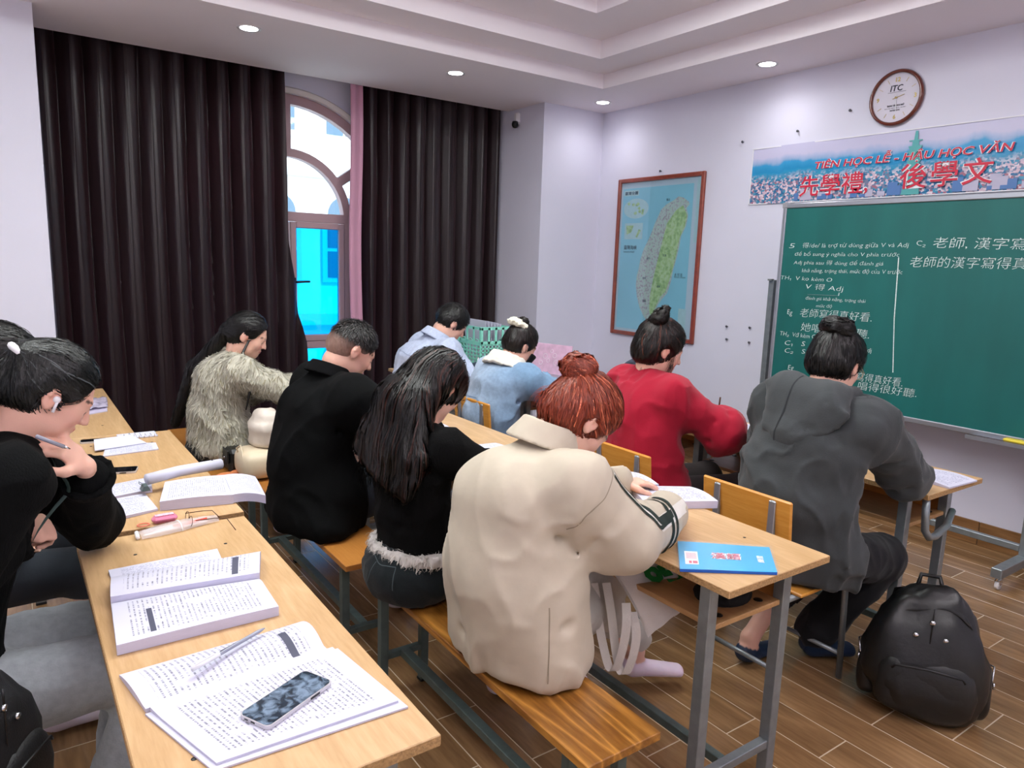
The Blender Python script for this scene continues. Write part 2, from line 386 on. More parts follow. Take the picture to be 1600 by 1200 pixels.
m_.box((WCX, YF+.04, WZ), (1.87, .08, .075), .004)
m_.box((WCX, YF+.04, WZ+.70), (.06, .078, .36), .004)
for a in (35, 145):
    c, s_ = math.cos(math.radians(a)), math.sin(math.radians(a)); m_.sqtube((WCX+.53*c, YF+.04, WZ+.53*s_), (WCX+.88*c, YF+.04, WZ+.88*s_), .06, .076)
m_.build('fanlight_frame', M_WFRAME, win)
m_ = MB()
for x in (WCX-.92, WCX-.5, WCX+.5, WCX+.92): m_.box((x, YF+.04, .95), (.06, .078, 1.76), .004)
m_.box((WCX, YF+.04, .12), (1.87, .08, .06), .004); m_.box((WCX, YF+.035, .80), (1.86, .09, .06), .004)
m_.build('window_frame', M_WFRAME, win)
for k, (xa, xb) in enumerate(((WCX-.47, WCX-.005), (WCX+.005, WCX+.47))):
    m_ = MB(); cx = (xa+xb)/2; w = xb-xa
    m_.box((xa+.025, YF+.01, 1.325), (.05, .05, .985), .006); m_.box((xb-.025, YF+.01, 1.325), (.05, .05, .985), .006)
    m_.box((cx, YF+.01, 1.795), (w-.1, .05, .05), .006); m_.box((cx, YF+.01, .86), (w-.1, .05, .055), .006)
    sash = m_.build('casement_sash', M_WFRAME, win)
    m_ = MB(); m_.box((cx, YF+.012, 1.328), (w-.098, .006, .885)); m_.build('blue_pane', M_BLUE, sash)
    m_ = MB(); m_.box((cx, YF-.004, 1.328), (w-.098, .004, .012)) if False else None
m_ = MB(); m_.tube([(WCX+.03, YF-.02, 1.33), (WCX+.03, YF-.05, 1.33), (WCX+.12, YF-.052, 1.335), (WCX+.15, YF-.05, 1.335)], .009, 8); m_.box((WCX+.03, YF-.016, 1.33), (.03, .012, .07), .003); m_.build('window_handle', M_BLACK, win)
m_ = MB(); m_.box((WCX, YF+.04, .455), (.96, .006, .63)); m_.build('blue_pane', M_BLUE, win)
for s in (-1, 1):
    m_ = MB(); m_.box((WCX+s*.71, YF+.04, .455), (.38, .006, .63)); m_.build('blue_pane', M_BLUE, win)
    m_ = MB(); m_.box((WCX+s*.71, YF+.04, 1.32), (.38, .006, .98)); m_.build('blue_pane', M_BLUE, win)
m_ = MB(); m_.prism(arch(WCX, WZ+.035, .475, 24), 0, .006, Matrix.Translation((0, YF+.045, 0)) @ Matrix.Rotation(math.pi/2, 4, 'X') ); m_.build('arch_pane', M_GLASS, win)
for a0, a1 in ((3, 33), (37, 88), (92, 143), (147, 177)):
    poly = arch(WCX, WZ, .878, 12, math.radians(a0), math.radians(a1))+arch(WCX, WZ, .53, 8, math.radians(a1), math.radians(a0))
    m_ = MB(); m_.prism(poly, 0, .006, Matrix.Translation((0, YF+.045, 0)) @ Matrix.Rotation(math.pi/2, 4, 'X')); m_.build('fanlight_pane', M_GLASS, win)
# curtains
def curtain_mat():
    m, t, b, N, L = nt('dark_satin_curtain'); b.inputs['Base Color'].default_value = lin((34, 20, 23)); b.inputs['Roughness'].default_value = .38
    b.inputs['Sheen Weight'].default_value = .22; b.inputs['Sheen Tint'].default_value = lin((170, 120, 140)); b.inputs['Specular IOR Level'].default_value = .6
    tl = N.new('ShaderNodeBsdfTranslucent'); tl.inputs[0].default_value = lin((196, 120, 140)); mx = N.new('ShaderNodeMixShader'); mx.inputs[0].default_value = .10
    o = N['Material Output']; L.new(b.outputs[0], mx.inputs[1]); L.new(tl.outputs[0], mx.inputs[2]); L.new(mx.outputs[0], o.inputs[0]); return m
M_CURT = curtain_mat()
def curtain(name, label, xa, xb, edge=None, phase=0.0, per=.158):
    n = int((xb-xa)/per*14); H = 3.05
    def fn(u, v):
        z = .02+H*v; ex0 = edge[0](v) if edge and edge[0] else xa; ex1 = edge[1](v) if edge and edge[1] else xb
        x = ex0+(ex1-ex0)*u
        a = 2*math.pi*((x-xa)/per)+phase; k = mnoise.noise(Vector((x*1.7, 3.1, z*.35)))*1.3
        # deep rounded pleats with a small secondary fold
        amp = .052*(.85+.22*math.sin(x*5.3))
        y = 5.838-amp*math.sin(a+k)-.012*math.sin(2*a+1.2+k*2)-.006*math.sin(5*a+2.0)+mnoise.noise(Vector((x*6, 1.0, z*.8)))*.012
        x2 = x+.010*math.sin(2*(a+k)+.4)
        return (x2, y, z)
    mb = MB(); mb.grid(fn, n, 26); mb.grid(lambda u, v: (fn(u, v)[0], fn(u, v)[1]+.004, fn(u, v)[2]), n, 26, flip=True)
    return mb.build(name, M_CURT, None, label, 'curtain')
c1 = curtain('curtain', 'long dark brown pleated curtain left of the window, floor to ceiling',   .27, 1.88, (None, lambda v: 1.865+.13*math.exp(-((v-.22)/.22)**2)+.03*(1-v)))
c2 = curtain('curtain', 'dark brown pleated curtain right of the window, its left edge lit pink', 2.42, 3.885, (lambda v: 2.415+.03*(1-v), None), 1.2)
M_LITEDGE = mat('painted_pink_light', (205, 150, 175), .5, sheen=.4)  # window light on the curtain edge, painted in as pink
m_ = MB(); m_.grid(lambda u, v: (2.385+.11*u+.01*math.sin(v*9), 5.775-.012*math.sin(u*6), .03+3.0*v), 8, 24); m_.build('painted_lit_edge', M_LITEDGE, c2, 'satin curtain edge painted pink as if lit by the window', solid=.003)
M_CORD = mat('pale_cord', (190, 180, 175), .5)
# outside
M_FAC = mat('white_facade', (238, 238, 240), .8, var=.03, vscale=.6); M_FWIN = mat('facade_window_glass', (90, 110, 130), .2); M_FTRIM = mat('facade_trim', (205, 210, 214), .7)
bd = thing('apartment_building', 'white facade with arched windows seen outside through the window', 'building', (2, 16.4, -6))
def bl(n, m, f, p=bd):
    q = MB(); f(q); return q.build(n, m, p)
bl('wall', M_FAC, lambda q: q.box((2, 1.5, 9), (26, 3, 18)))
bl('cornice', M_FTRIM, lambda q: [q.box((2, -.12, z), (26, .3, .25)) for z in (6.1, 9.4, 12.7, 16.0)])
for iz, z in enumerate((4.4, 7.7, 10.9, 14.2)):
    for ix in range(-3, 8):
        x = -1.6+ix*1.55
        w = bl('window', M_FTRIM, lambda q: [q.box((x, -.04, z), (1.06, .1, 1.5)), q.prism([(x+.53*math.cos(a*math.pi/12), z+.75+.53*math.sin(a*math.pi/12)) for a in range(13)], 0, .09, Matrix.Rotation(math.pi/2, 4, 'X'))])
        bl('pane', M_FWIN, lambda q: [q.box((x+sx*.22, -.10, z+sz*.34), (.38, .02, .6)) for sx in (-1, 1) for sz in (-1, 1)]+[q.prism([(x+.4*math.cos(a*math.pi/12), z+.8+.4*math.sin(a*math.pi/12)) for a in range(13)], .1, .11, Matrix.Rotation(math.pi/2, 4, 'X'))], w)
M_YARD = mat('grey_yard', (150, 150, 145), .9, var=.1)
m_ = MB(); m_.box((2, 14, -6.05), (40, 16, .1)); struct('ground_outside', m_, M_YARD)
# roof and outer shell so the sun stays outdoors
m_ = MB(); m_.box(((X0+XW)/2, (Y0+YW)/2+.1, 3.55), (XW-X0+.8, YW-Y0+.6, .2)); struct('roof_slab', m_, mat('concrete', (180, 178, 172), .9))
# ================================================================ on the board wall
PW = XW-.0015
R_, U_ = (0, -1, 0), (0, 0, 1)
M_INK = mat('dark_ink', (40, 40, 60), .6); M_RED = mat('red_print', (214, 40, 70), .5); M_WPR = mat('white_print', (245, 245, 250), .6)
# --- banner
def banner_mat():
    m, t, b, N, L = nt('city_photo_print'); b.inputs['Roughness'].default_value = .35
    tc = N.new('ShaderNodeTexCoord'); sp = N.new('ShaderNodeSeparateXYZ'); L.new(tc.outputs['UV'], sp.inputs[0])
    def ramp(stops, src, interp='LINEAR'):
        r = N.new('ShaderNodeValToRGB'); r.color_ramp.interpolation = interp; e = r.color_ramp.elements
        while len(e) < len(stops): e.new(.5)
        for k, (p, c) in enumerate(stops): e[k].position = p; e[k].color = lin(c)
        L.new(src, r.inputs[0]); return r.outputs[0]
    mp = N.new('ShaderNodeMapping'); mp.inputs['Scale'].default_value = (12, 1.2, 1); L.new(tc.outputs['UV'], mp.inputs[0])
    n1 = N.new('ShaderNodeTexNoise'); n1.inputs['Scale'].default_value = 1.0; n1.inputs['Detail'].default_value = 6; L.new(mp.outputs[0], n1.inputs[0])
    ma = N.new('ShaderNodeMath'); ma.operation = 'MULTIPLY_ADD'; ma.inputs[1].default_value = .35; L.new(n1.outputs[0], ma.inputs[0]); L.new(sp.outputs[1], ma.inputs[2])
    base = ramp([(.30, (150, 160, 190)), (.42, (70, 160, 196)), (.60, (60, 170, 205)), (.74, (36, 146, 200)), (.86, (60, 160, 212)), (.90, (150, 180, 220)), (1.0, (206, 204, 232))], ma.outputs[0])
    mp2 = N.new('ShaderNodeMapping'); mp2.inputs['Scale'].default_value = (70, 15, 1); L.new(tc.outputs['UV'], mp2.inputs[0])
    vo = N.new('ShaderNodeTexVoronoi'); vo.inputs['Scale'].default_value = 2.2; vo.distance = 'CHEBYCHEV'; L.new(mp2.outputs[0], vo.inputs[0])
    sp2 = N.new('ShaderNodeSeparateColor'); L.new(vo.outputs['Color'], sp2.inputs[0])
    city = ramp([(.0, (40, 110, 160)), (.2, (120, 130, 160)), (.4, (216, 190, 206)), (.6, (70, 150, 185)), (.75, (235, 215, 225)), (.9, (170, 110, 130))], sp2.outputs[0], 'CONSTANT')
    cm = N.new('ShaderNodeMath'); cm.operation = 'MULTIPLY_ADD'; cm.inputs[1].default_value = .25; L.new(n1.outputs[0], cm.inputs[0]); L.new(sp.outputs[1], cm.inputs[2])
    mk = N.new('ShaderNodeMapRange'); mk.inputs[1].default_value = .66; mk.inputs[2].default_value = .50; L.new(cm.outputs[0], mk.inputs[0])
    mx = N.new('ShaderNodeMix'); mx.data_type = 'RGBA'; L.new(mk.outputs[0], mx.inputs[0]); L.new(base, mx.inputs[6]); L.new(city, mx.inputs[7]); L.new(mx.outputs[2], b.inputs['Base Color'])
    return m
BY0, BY1, BZ0, BZ1 = 3.515, 1.10, 2.028, 2.428
ban = thing('banner', 'long printed city banner with red lettering above the blackboard', 'banner', (0, 0, 0))
m_ = MB()
def bfn(u, v): return (PW-.004-.003*math.sin(u*9)-.002*math.sin(v*5+u*20), BY0+(BY1-BY0)*u, BZ0+(BZ1-BZ0)*v)
m_.grid(bfn, 40, 4); m_.build('printed_sheet', banner_mat(), ban)
m_ = MB()
for z in (BZ0+.003, BZ1-.003): m_.box((PW-.006, (BY0+BY1)/2, z), (.003, BY0-BY1, .006))
m_.box((PW-.006, BY0-.003, (BZ0+BZ1)/2), (.003, .006, BZ1-BZ0)); m_.build('white_border', M_WPR, ban)
M_TW = mat('teal_print', (92, 176, 178), .5); M_TW2 = mat('pale_building_print', (196, 190, 214), .5); M_TW3 = mat('blue_building_print', (90, 130, 190), .5)
ty = 2.335   # tall pagoda-like tower printed on the sheet
m_ = MB(); xz = PW-.011
FL = [0]
def flat(mb, pts, x=xz):
    FL[0] = (FL[0]+1) % 24; x -= FL[0]*.00002
    mb.add([(x, y, z) for y, z in pts], [tuple(range(len(pts)))])
flat(m_, [(ty+.055, BZ0+.01), (ty+.04, BZ0+.13), (ty-.04, BZ0+.13), (ty-.055, BZ0+.01)])
for k in range(6): z = BZ0+.13+.028*k; flat(m_, [(ty+.030, z), (ty+.042, z+.028), (ty-.042, z+.028), (ty-.030, z)])
flat(m_, [(ty+.02, BZ0+.298), (ty+.02, BZ0+.325), (ty-.02, BZ0+.325), (ty-.02, BZ0+.298)]); flat(m_, [(ty+.04, BZ0+.325), (ty+.04, BZ0+.332), (ty-.04, BZ0+.332), (ty-.04, BZ0+.325)]); flat(m_, [(ty+.012, BZ0+.332), (ty+.008, BZ0+.385), (ty-.008, BZ0+.385), (ty-.012, BZ0+.332)])
m_.build('printed_tower', M_TW, ban)
rnd = random.Random(7)
for mm, cnt in ((M_TW2, 26), (M_TW3, 16)):
    m_ = MB()
    for k in range(cnt):
        y = BY0-.35-rnd.random()*2.0; h = .03+.07*rnd.random(); w = .012+.02*rnd.random()
        flat(m_, [(y+w, BZ0+.012), (y+w, BZ0+h), (y-w, BZ0+h), (y-w, BZ0+.012)], xz+.001 if mm is M_TW2 else xz+.0005)
    m_.build('printed_buildings', mm, ban, kind='stuff')
for mm, bo, dx, nm in ((M_WPR, .045, .0125, 'white_outline'), (M_RED, .012, .0145, 'red_lettering')):
    m_ = MB()
    text_on(m_, 'TIÊN HỌC LỄ - HẬU HỌC VĂN', (PW-dx, 2.395, 2.272), R_, (0, -.0, 1), width=1.20, height=.085, bold=bo, shear=.18, ext=.0004)
    text_on(m_, '先學禮,', (PW-dx, 2.85, 2.130), R_, U_, width=.49, height=.145, bold=bo*.7, ext=.0004)
    text_on(m_, '後學文', (PW-dx, 2.145, 2.148), R_, U_, width=.52, height=.15, bold=bo*.7, ext=.0004, space=1.15)
    m_.build(nm, mm, ban)
# --- clock
M_CLK = mat('clock_rim_mahogany', (104, 42, 26), .15, coat=.8, var=.2, vscale=20); M_GOLD = mat('gold', (206, 184, 110), .3, .7)
ck = thing('wall_clock', 'round clock with a dark red wooden rim above the banner', 'clock', (XW, 2.487, 2.625))
RX = Matrix.Rotation(-math.pi/2, 4, 'Y')   # local z -> -x
m_ = MB(); m_.lathe([(.148, .0), (.166, .004), (.168, .018), (.160, .032), (.150, .034), (.145, .026), (.1455, .0135)], 56, RX, cap=False); m_.build('rim', M_CLK, ck)
m_ = MB(); m_.lathe([(.0001, .012), (.146, .012)], 48, RX); m_.build('dial', mat('clock_dial', (222, 218, 232), .5), ck)
m_ = MB()
for k in range(12):
    a = math.pi/2-k*math.pi/6
    if k in (0, 3, 6, 9): continue
    m_.sqtube((-.0135, -.102*math.cos(a), .102*math.sin(a)), (-.0135, -.128*math.cos(a), .128*math.sin(a)), .0028, .0015, bev=0)
m_.build('hour_marks', M_GOLD, ck)
m_ = MB()
for tx, y, z in (('12', 0, .108), ('3', -.115, 0), ('6', 0, -.112), ('9', .115, 0)): text_on(m_, tx, (-.0135, y, z), R_, U_, height=.026, bold=.02)
m_.build('numerals', M_GOLD, ck)
m_ = MB(); text_on(m_, 'ITC', (-.0138, .004, .058), R_, U_, height=.036, shear=.15, bold=.01); m_.box((-.0135, 0, .034), (.001, .11, .0015))
text_on(m_, 'TRUNG TÂM HOA NGỮ', (-.0138, 0, -.043), R_, U_, width=.105, height=.013, bold=.02)
text_on(m_, 'ĐÀO TẠO TIẾNG TRUNG - DU HỌC', (-.0138, 0, -.059), R_, U_, width=.13, height=.006); text_on(m_, 'HOTLINE ITC', (-.0138, 0, -.073), R_, U_, width=.06, height=.008, bold=.02); m_.build('dial_lettering', M_INK, ck)
m_ = MB(); m_.sqtube((-.018, .02, -.006), (-.018, -.05, .014), .006, .0015, bev=0); m_.build('hour_hand', M_GOLD, ck)
m_ = MB(); m_.sqtube((-.02, -.002, .02), (-.02, -.008, -.085), .004, .0015, bev=0); m_.build('minute_hand', M_WHITE, ck)
m_ = MB(); m_.lathe([(.0001, .024), (.006, .022), (.006, .012)], 16, RX); m_.build('hub', M_GOLD, ck)
# --- framed map
M_FRM = mat('red_brown_frame', (142, 62, 42), .28, coat=.4, var=.2, vscale=25); M_SEA = mat('map_sea_print', (172, 224, 242), .35, var=.05, vscale=4); M_MAPW = mat('map_margin', (226, 228, 240), .35)
mpt = thing('framed_map', 'framed island map with green land on pale blue sea, hung on the wall', 'map', (XW, 4.43, 1.622))
MW, MH = .985, 1.372
m_ = MB()
for s in (-1, 1):
    m_.box((-.014, s*(MW/2-.018), 0), (.028, .036, MH), .006); m_.box((-.014, 0, s*(MH/2-.018)), (.028, MW-.07, .036), .006)
m_.build('frame', M_FRM, mpt)
m_ = MB(); m_.box((-.006, 0, 0), (.006, MW-.06, MH-.06)); m_.build('backing_sheet', M_MAPW, mpt)
m_ = MB(); flat(m_, [(MW/2-.06, -MH/2+.06), (MW/2-.06, MH/2-.085), (-MW/2+.115, MH/2-.085), (-MW/2+.115, -MH/2+.06)][::-1], -.0096); m_.build('printed_sea', M_SEA, mpt)
def land_mat(name, rgbs, sc):
    m, t, b, N, L = nt(name); tc = N.new('ShaderNodeTexCoord'); n = N.new('ShaderNodeTexNoise'); n.inputs['Scale'].default_value = sc; n.inputs['Detail'].default_value = 8; L.new(tc.outputs['Object'], n.inputs[0])
    r = N.new('ShaderNodeValToRGB'); e = r.color_ramp.elements; e[0].position = .38; e[0].color = lin(rgbs[0]); e[1].position = .62; e[1].color = lin(rgbs[2]); q = e.new(.5); q.color = lin(rgbs[1]); L.new(n.outputs[0], r.inputs[0]); L.new(r.outputs[0], b.inputs['Base Color']); b.inputs['Roughness'].default_value = .35; return m
M_LAND = land_mat('map_land_green', ((176, 200, 140), (208, 226, 160), (224, 234, 186)), 34); M_LAND2 = land_mat('map_land_grey', ((200, 176, 184), (226, 226, 220), (212, 222, 206)), 60)
# island outline: (u from left 0..1, v from top 0..1) of the sheet
isl = [(.69,.135),(.74,.115),(.80,.125),(.86,.15),(.875,.165),(.84,.19),(.865,.23),(.85,.30),(.80,.36),(.79,.42),(.765,.50),(.735,.57),(.72,.64),(.68,.72),(.62,.76),(.575,.80),(.53,.87),(.505,.93),(.475,.955),(.455,.92),(.40,.88),(.345,.83),(.30,.76),(.275,.68),(.28,.62),(.30,.57),(.315,.51),(.35,.44),(.40,.385),(.44,.33),(.47,.28),(.51,.23),(.54,.19),(.60,.16)]
def uvp(u, v): return (MW/2-.03-(MW-.06)*u, MH/2-.03-(MH-.06)*v)
m_ = MB(); flat(m_, [uvp(u, v) for u, v in isl][::-1], -.0101); m_.build('printed_island', M_LAND2, mpt)
grn = [(.72,.20),(.80,.17),(.855,.235),(.835,.30),(.785,.37),(.765,.45),(.745,.52),(.70,.63),(.66,.71),(.60,.745),(.55,.81),(.50,.88),(.47,.84),(.47,.74),(.50,.62),(.54,.50),(.585,.38),(.62,.28)]
m_ = MB(); flat(m_, [uvp(u, v) for u, v in grn][::-1], -.0105); m_.build('printed_mountains', M_LAND, mpt)
m_ = MB(); cu, cv = .215, .175
flat(m_, [uvp(cu+.165*math.cos(a*math.pi/16), cv+.065*math.sin(a*math.pi/16)) for a in range(32)][::-1], -.0102)
flat(m_, [uvp(*q) for q in ((.08, .27), (.32, .27), (.32, .375), (.08, .375))][::-1], -.0102); flat(m_, [uvp(*q) for q in ((.045, .055), (.245, .055), (.245, .09), (.045, .09))][::-1], -.0102)
flat(m_, [uvp(*q) for q in ((.83, .81), (.92, .81), (.92, .95), (.83, .95))][::-1], -.0102); flat(m_, [uvp(*q) for q in ((.945, .02), (.99, .02), (.99, .40), (.945, .40))][::-1], -.0102); m_.build('printed_insets', mat('map_inset_print', (214, 232, 236), .35, var=.06, vscale=40), mpt)
m_ = MB(); rnd = random.Random(2)
for k in range(9): u, v = cu+rnd.uniform(-.1, .1), cv+rnd.uniform(-.035, .035); flat(m_, [uvp(u+.022*math.cos(a)*rnd.uniform(.5, 1.2), v+.01*math.sin(a)) for a in np.linspace(0, 6.28, 9)[:-1]][::-1], -.0106)
flat(m_, [uvp(*q) for q in ((.10, .285), (.20, .285), (.17, .33), (.11, .345))][::-1], -.0106); flat(m_, [uvp(*q) for q in ((.27, .31), (.30, .32), (.25, .365), (.23, .36))][::-1], -.0106); m_.build('printed_islets', M_LAND, mpt)
m_ = MB(); p = uvp(.145, .073); text_on(m_, '臺灣全圖', (-.0106, p[0], p[1]), R_, U_, width=.16, height=.03, bold=.015)
for u, v, tt, w in ((.17, .43, '臺灣海峽', .16), (.155, .46, 'TAIWAN STRAIT', .14), (.80, .60, '太平洋', .09), (.82, .615, 'PACIFIC OCEAN', .12), (.62, .13, '臺北', .04), (.38, .63, '臺南', .04), (.42, .5, '臺中', .04), (.62, .48, '花蓮', .04), (.57, .68, '臺東', .04), (.40, .78, '高雄', .04)):
    p = uvp(u, v); text_on(m_, tt, (-.0112, p[0], p[1]), R_, U_, width=w)
m_.build('map_lettering', mat('map_ink', (70, 90, 110), .6), mpt)
m_ = MB(); m_.box((-.013, 0, 0), (.002, MW-.066, MH-.066)); m_.build('glazing', M_GLASS, mpt)
# nails and hooks on the wall
for k, (y, z, l) in enumerate(((2.782, 2.594, 'small metal hook on the wall left of the clock'), (3.155, 2.511, 'small nail in the wall above the left part of the banner'), (3.613, 2.49, 'small nail in the wall above the banner corner, leftmost of the high nails'),
        (3.619, 1.113, 'wall plug right of the map, upper left of four'), (3.406, 1.123, 'wall plug right of the map, upper right of four'), (3.609, 1.014, 'wall plug right of the map, lower left of four'), (3.40, 1.012, 'wall plug right of the map, lower right of four'), (4.43, 2.345, 'nail that holds up the framed map'))):
    m_ = MB(); m_.lathe([(.004, 0), (.004, .012), (.009, .014), (.009, .018), (.0001, .019)], 10, Matrix.Translation((XW, y, z)) @ RX)
    m_.build('wall_nail' if k else 'wall_hook', mat('grey_nail', (90, 90, 98), .4, .6), None, l, 'nail' if k else 'hook')
m_ = thing('security_camera', 'small white dome camera beside the right curtain near the ceiling', 'camera', (3.885, 5.58, 2.80))
q = MB(); q.box((.02, 0, .03), (.05, .06, .10), .015); q.build('housing', M_WHITE, m_)
q = MB(); q.lathe([(.0001, -.03), (.018, -.024), (.028, -.008), (.030, .01), (.024, .03)], 20, Matrix.Translation((-.012, -.012, -.03))); q.build('swivel_head', M_BLACK, m_)
# ================================================================ chalkboard on its wheeled stand
M_BRD = mat('green_board', (14, 98, 94), .55, var=.16, vscale=1.6, stretch=(1, 2.5, .7), detail=6); M_ALU = mat('brushed_aluminium', (176, 180, 190), .35, .7)
XB, BY, BW_, BZa, BZb = 4.245, 2.965, 2.5, .725, 1.975
cb = thing('chalkboard', 'green chalkboard covered in chalk writing on a wheeled steel stand', 'chalkboard', (4.245, 1.7, 0))
ox, oy = 4.245, 1.7
y1, y0_ = BY-oy, BY-BW_-oy
m_ = MB(); m_.box((0, (y1+y0_)/2, (BZa+BZb)/2), (.016, BW_-.02, BZb-BZa-.02)); m_.build('writing_surface', M_BRD, cb)
m_ = MB()
for z in (BZa+.004, BZb-.004):
    m_.box((0, (y1+y0_)/2, z), (.034, BW_, .03), .004); 
for y in (y1-.012, y0_+.012): m_.box((0, y, (BZa+BZb)/2), (.034, .026, BZb-BZa), .004)
m_.build('aluminium_frame', M_ALU, cb)
m_ = MB()
for y in (y1-.012, y0_+.012):
    for z in (BZa, BZb): m_.box((0, y, z), (.04, .038, .038), .006)
m_.build('corner_caps', mat('grey_plastic_cap', (150, 150, 158), .5), cb)
m_ = MB(); m_.box((-.05, 1.30-oy, .705), (.075, .74, .006), .001); m_.box((-.086, 1.30-oy, .713), (.004, .74, .02)); m_.build('chalk_tray', M_ALU, cb)
for y in (3.035-oy, 1.365-oy):
    m_ = MB(); m_.box((.045, y, .80), (.04, .04, 1.38), .003); m_.box((.02, y, 1.49), (.03, .03, .012)); up_ = m_.build('upright', M_STEEL, cb)
    m_ = MB(); m_.box((.02, y, .095), (.60, .05, .05), .003); m_.build('foot_bar', M_STEEL, cb)
    for s, lb in ((-.255, 1), (.295, 0)):
        m_ = MB(); m_.tube([(s, y, .075), (s, y, .055)], .007, 8); m_.box((s+.012, y, .052), (.035, .022, .01), .002); m_.box((s+.02, y-.012, .04), (.03, .003, .03)); m_.box((s+.02, y+.012, .04), (.03, .003, .03)); c_ = m_.build('caster', M_CHROME, cb)
        m_ = MB(); m_.lathe([(.0001, -.009), (.024, -.009), (.0265, -.004), (.0265, .004), (.024, .009), (.0001, .009)], 20, Matrix.Translation((s+.022, y, .0265)) @ Matrix.Rotation(math.pi/2, 4, 'X')); m_.build('wheel', M_WHITE, c_)
m_ = MB(); m_.box((.045, 2.2-oy, .155), (.035, 1.63, .035), .003); m_.build('lower_crossbar', M_STEEL, cb)
L_ = [('5', 2.899, 1.716, 2.857, 1.716, .030), ('得/de/ là trợ từ dùng giữa V và Adj', 2.801, 1.716, 2.128, 1.72, .038), ('để bổ sung ý nghĩa cho V phía trước', 2.851, 1.663, 2.175, 1.666, .036), ('Adj phía sau 得 dùng để đánh giá', 2.854, 1.609, 2.262, 1.613, .036), ('khả năng, trạng thái, mức độ của V trước', 2.788, 1.557, 2.145, 1.565, .033), ('TH₁  V ko kèm O', 2.939, 1.507, 2.573, 1.504, .030), ('V 得 Adj', 2.749, 1.457, 2.491, 1.453, .045), ('đánh giá khả năng, trạng thái', 2.741, 1.383, 2.344, 1.387, .028), ('mức độ', 2.663, 1.339, 2.554, 1.342, .026), ('Eg', 2.866, 1.283, 2.827, 1.278, .042), ('老師寫得真好看.', 2.772, 1.29, 2.294, 1.295, .056), ('她唱得很好聽.', 2.757, 1.2, 2.297, 1.192, .056), ('TH₂  Vđ kèm O', 2.904, 1.139, 2.641, 1.141, .034), ('C₁   S', 2.863, 1.079, 2.712, 1.087, .036), ('得 Adj', 2.379, 1.101, 2.27, 1.098, .04), ('C₂   S', 2.857, 1.028, 2.707, 1.038, .036), ('Adj', 2.352, 1.041, 2.303, 1.036, .038), ('Eg', 2.821, .917, 2.778, .919, .042), ('寫得真好看.', 2.347, .931, 2.068, .935, .052), ('唱得很好聽.', 2.332, .878, 1.982, .885, .05), ('C₂', 2.086, 1.731, 2.037, 1.724, .034), ('老師, 漢字寫得真', 1.997, 1.734, 1.37, 1.72, .062), ('老師的漢字寫得真好看', 2.109, 1.627, 1.38, 1.629, .06)]
M_CHALK = mat('chalk', (205, 222, 220), .95, var=.25, vscale=120)
rnd = random.Random(5)
for tx, ya, za, yb, zb, h in L_:
    m_ = MB(); d = Vector((0, yb-ya, zb-za)); text_on(m_, tx, (-.0093, (ya+yb)/2-oy, (za+zb)/2), d, (0, 0.02, 1), width=d.length, height=h, bold=-.011, ext=.0003, shear=.12)
    m_.v = [(x, y+.0015*mnoise.noise(Vector((y*60, z*60, 1))), z+.002*mnoise.noise(Vector((y*40, z*40, 5)))) for x, y, z in m_.v]
    m_.build('chalk_line', M_CHALK, cb, kind='stuff')
m_ = MB(); m_.sqtube((-.0093, 2.177-oy, 1.651), (-.0093, 2.16-oy, 1.3), .006, .0006, bev=0); m_.sqtube((-.0093, 2.16-oy, 1.3), (-.0093, 2.13-oy, .986), .0055, .0006, bev=0)
m_.sqtube((-.0093, 2.73-oy, 1.408), (-.0093, 2.519-oy, 1.412), .0055, .0006, bev=0); m_.sqtube((-.0093, 2.519-oy, 1.412), (-.0093, 2.517-oy, 1.43), .005, .0006, bev=0); m_.build('chalk_rule', M_CHALK, cb)
er = thing('board_eraser', 'yellow felt eraser lying in the chalkboard tray', 'eraser', (4.19, 1.435, .7085))
m_ = MB(); m_.box((0, 0, .009), (.045, .12, .018), .004); m_.build('felt_pad', mat('dark_felt', (120, 110, 60), .9), er)
m_ = MB(); m_.box((0, 0, .024), (.047, .124, .014), .004); m_.build('grip', mat('yellow_plastic', (236, 214, 70), .4), er)
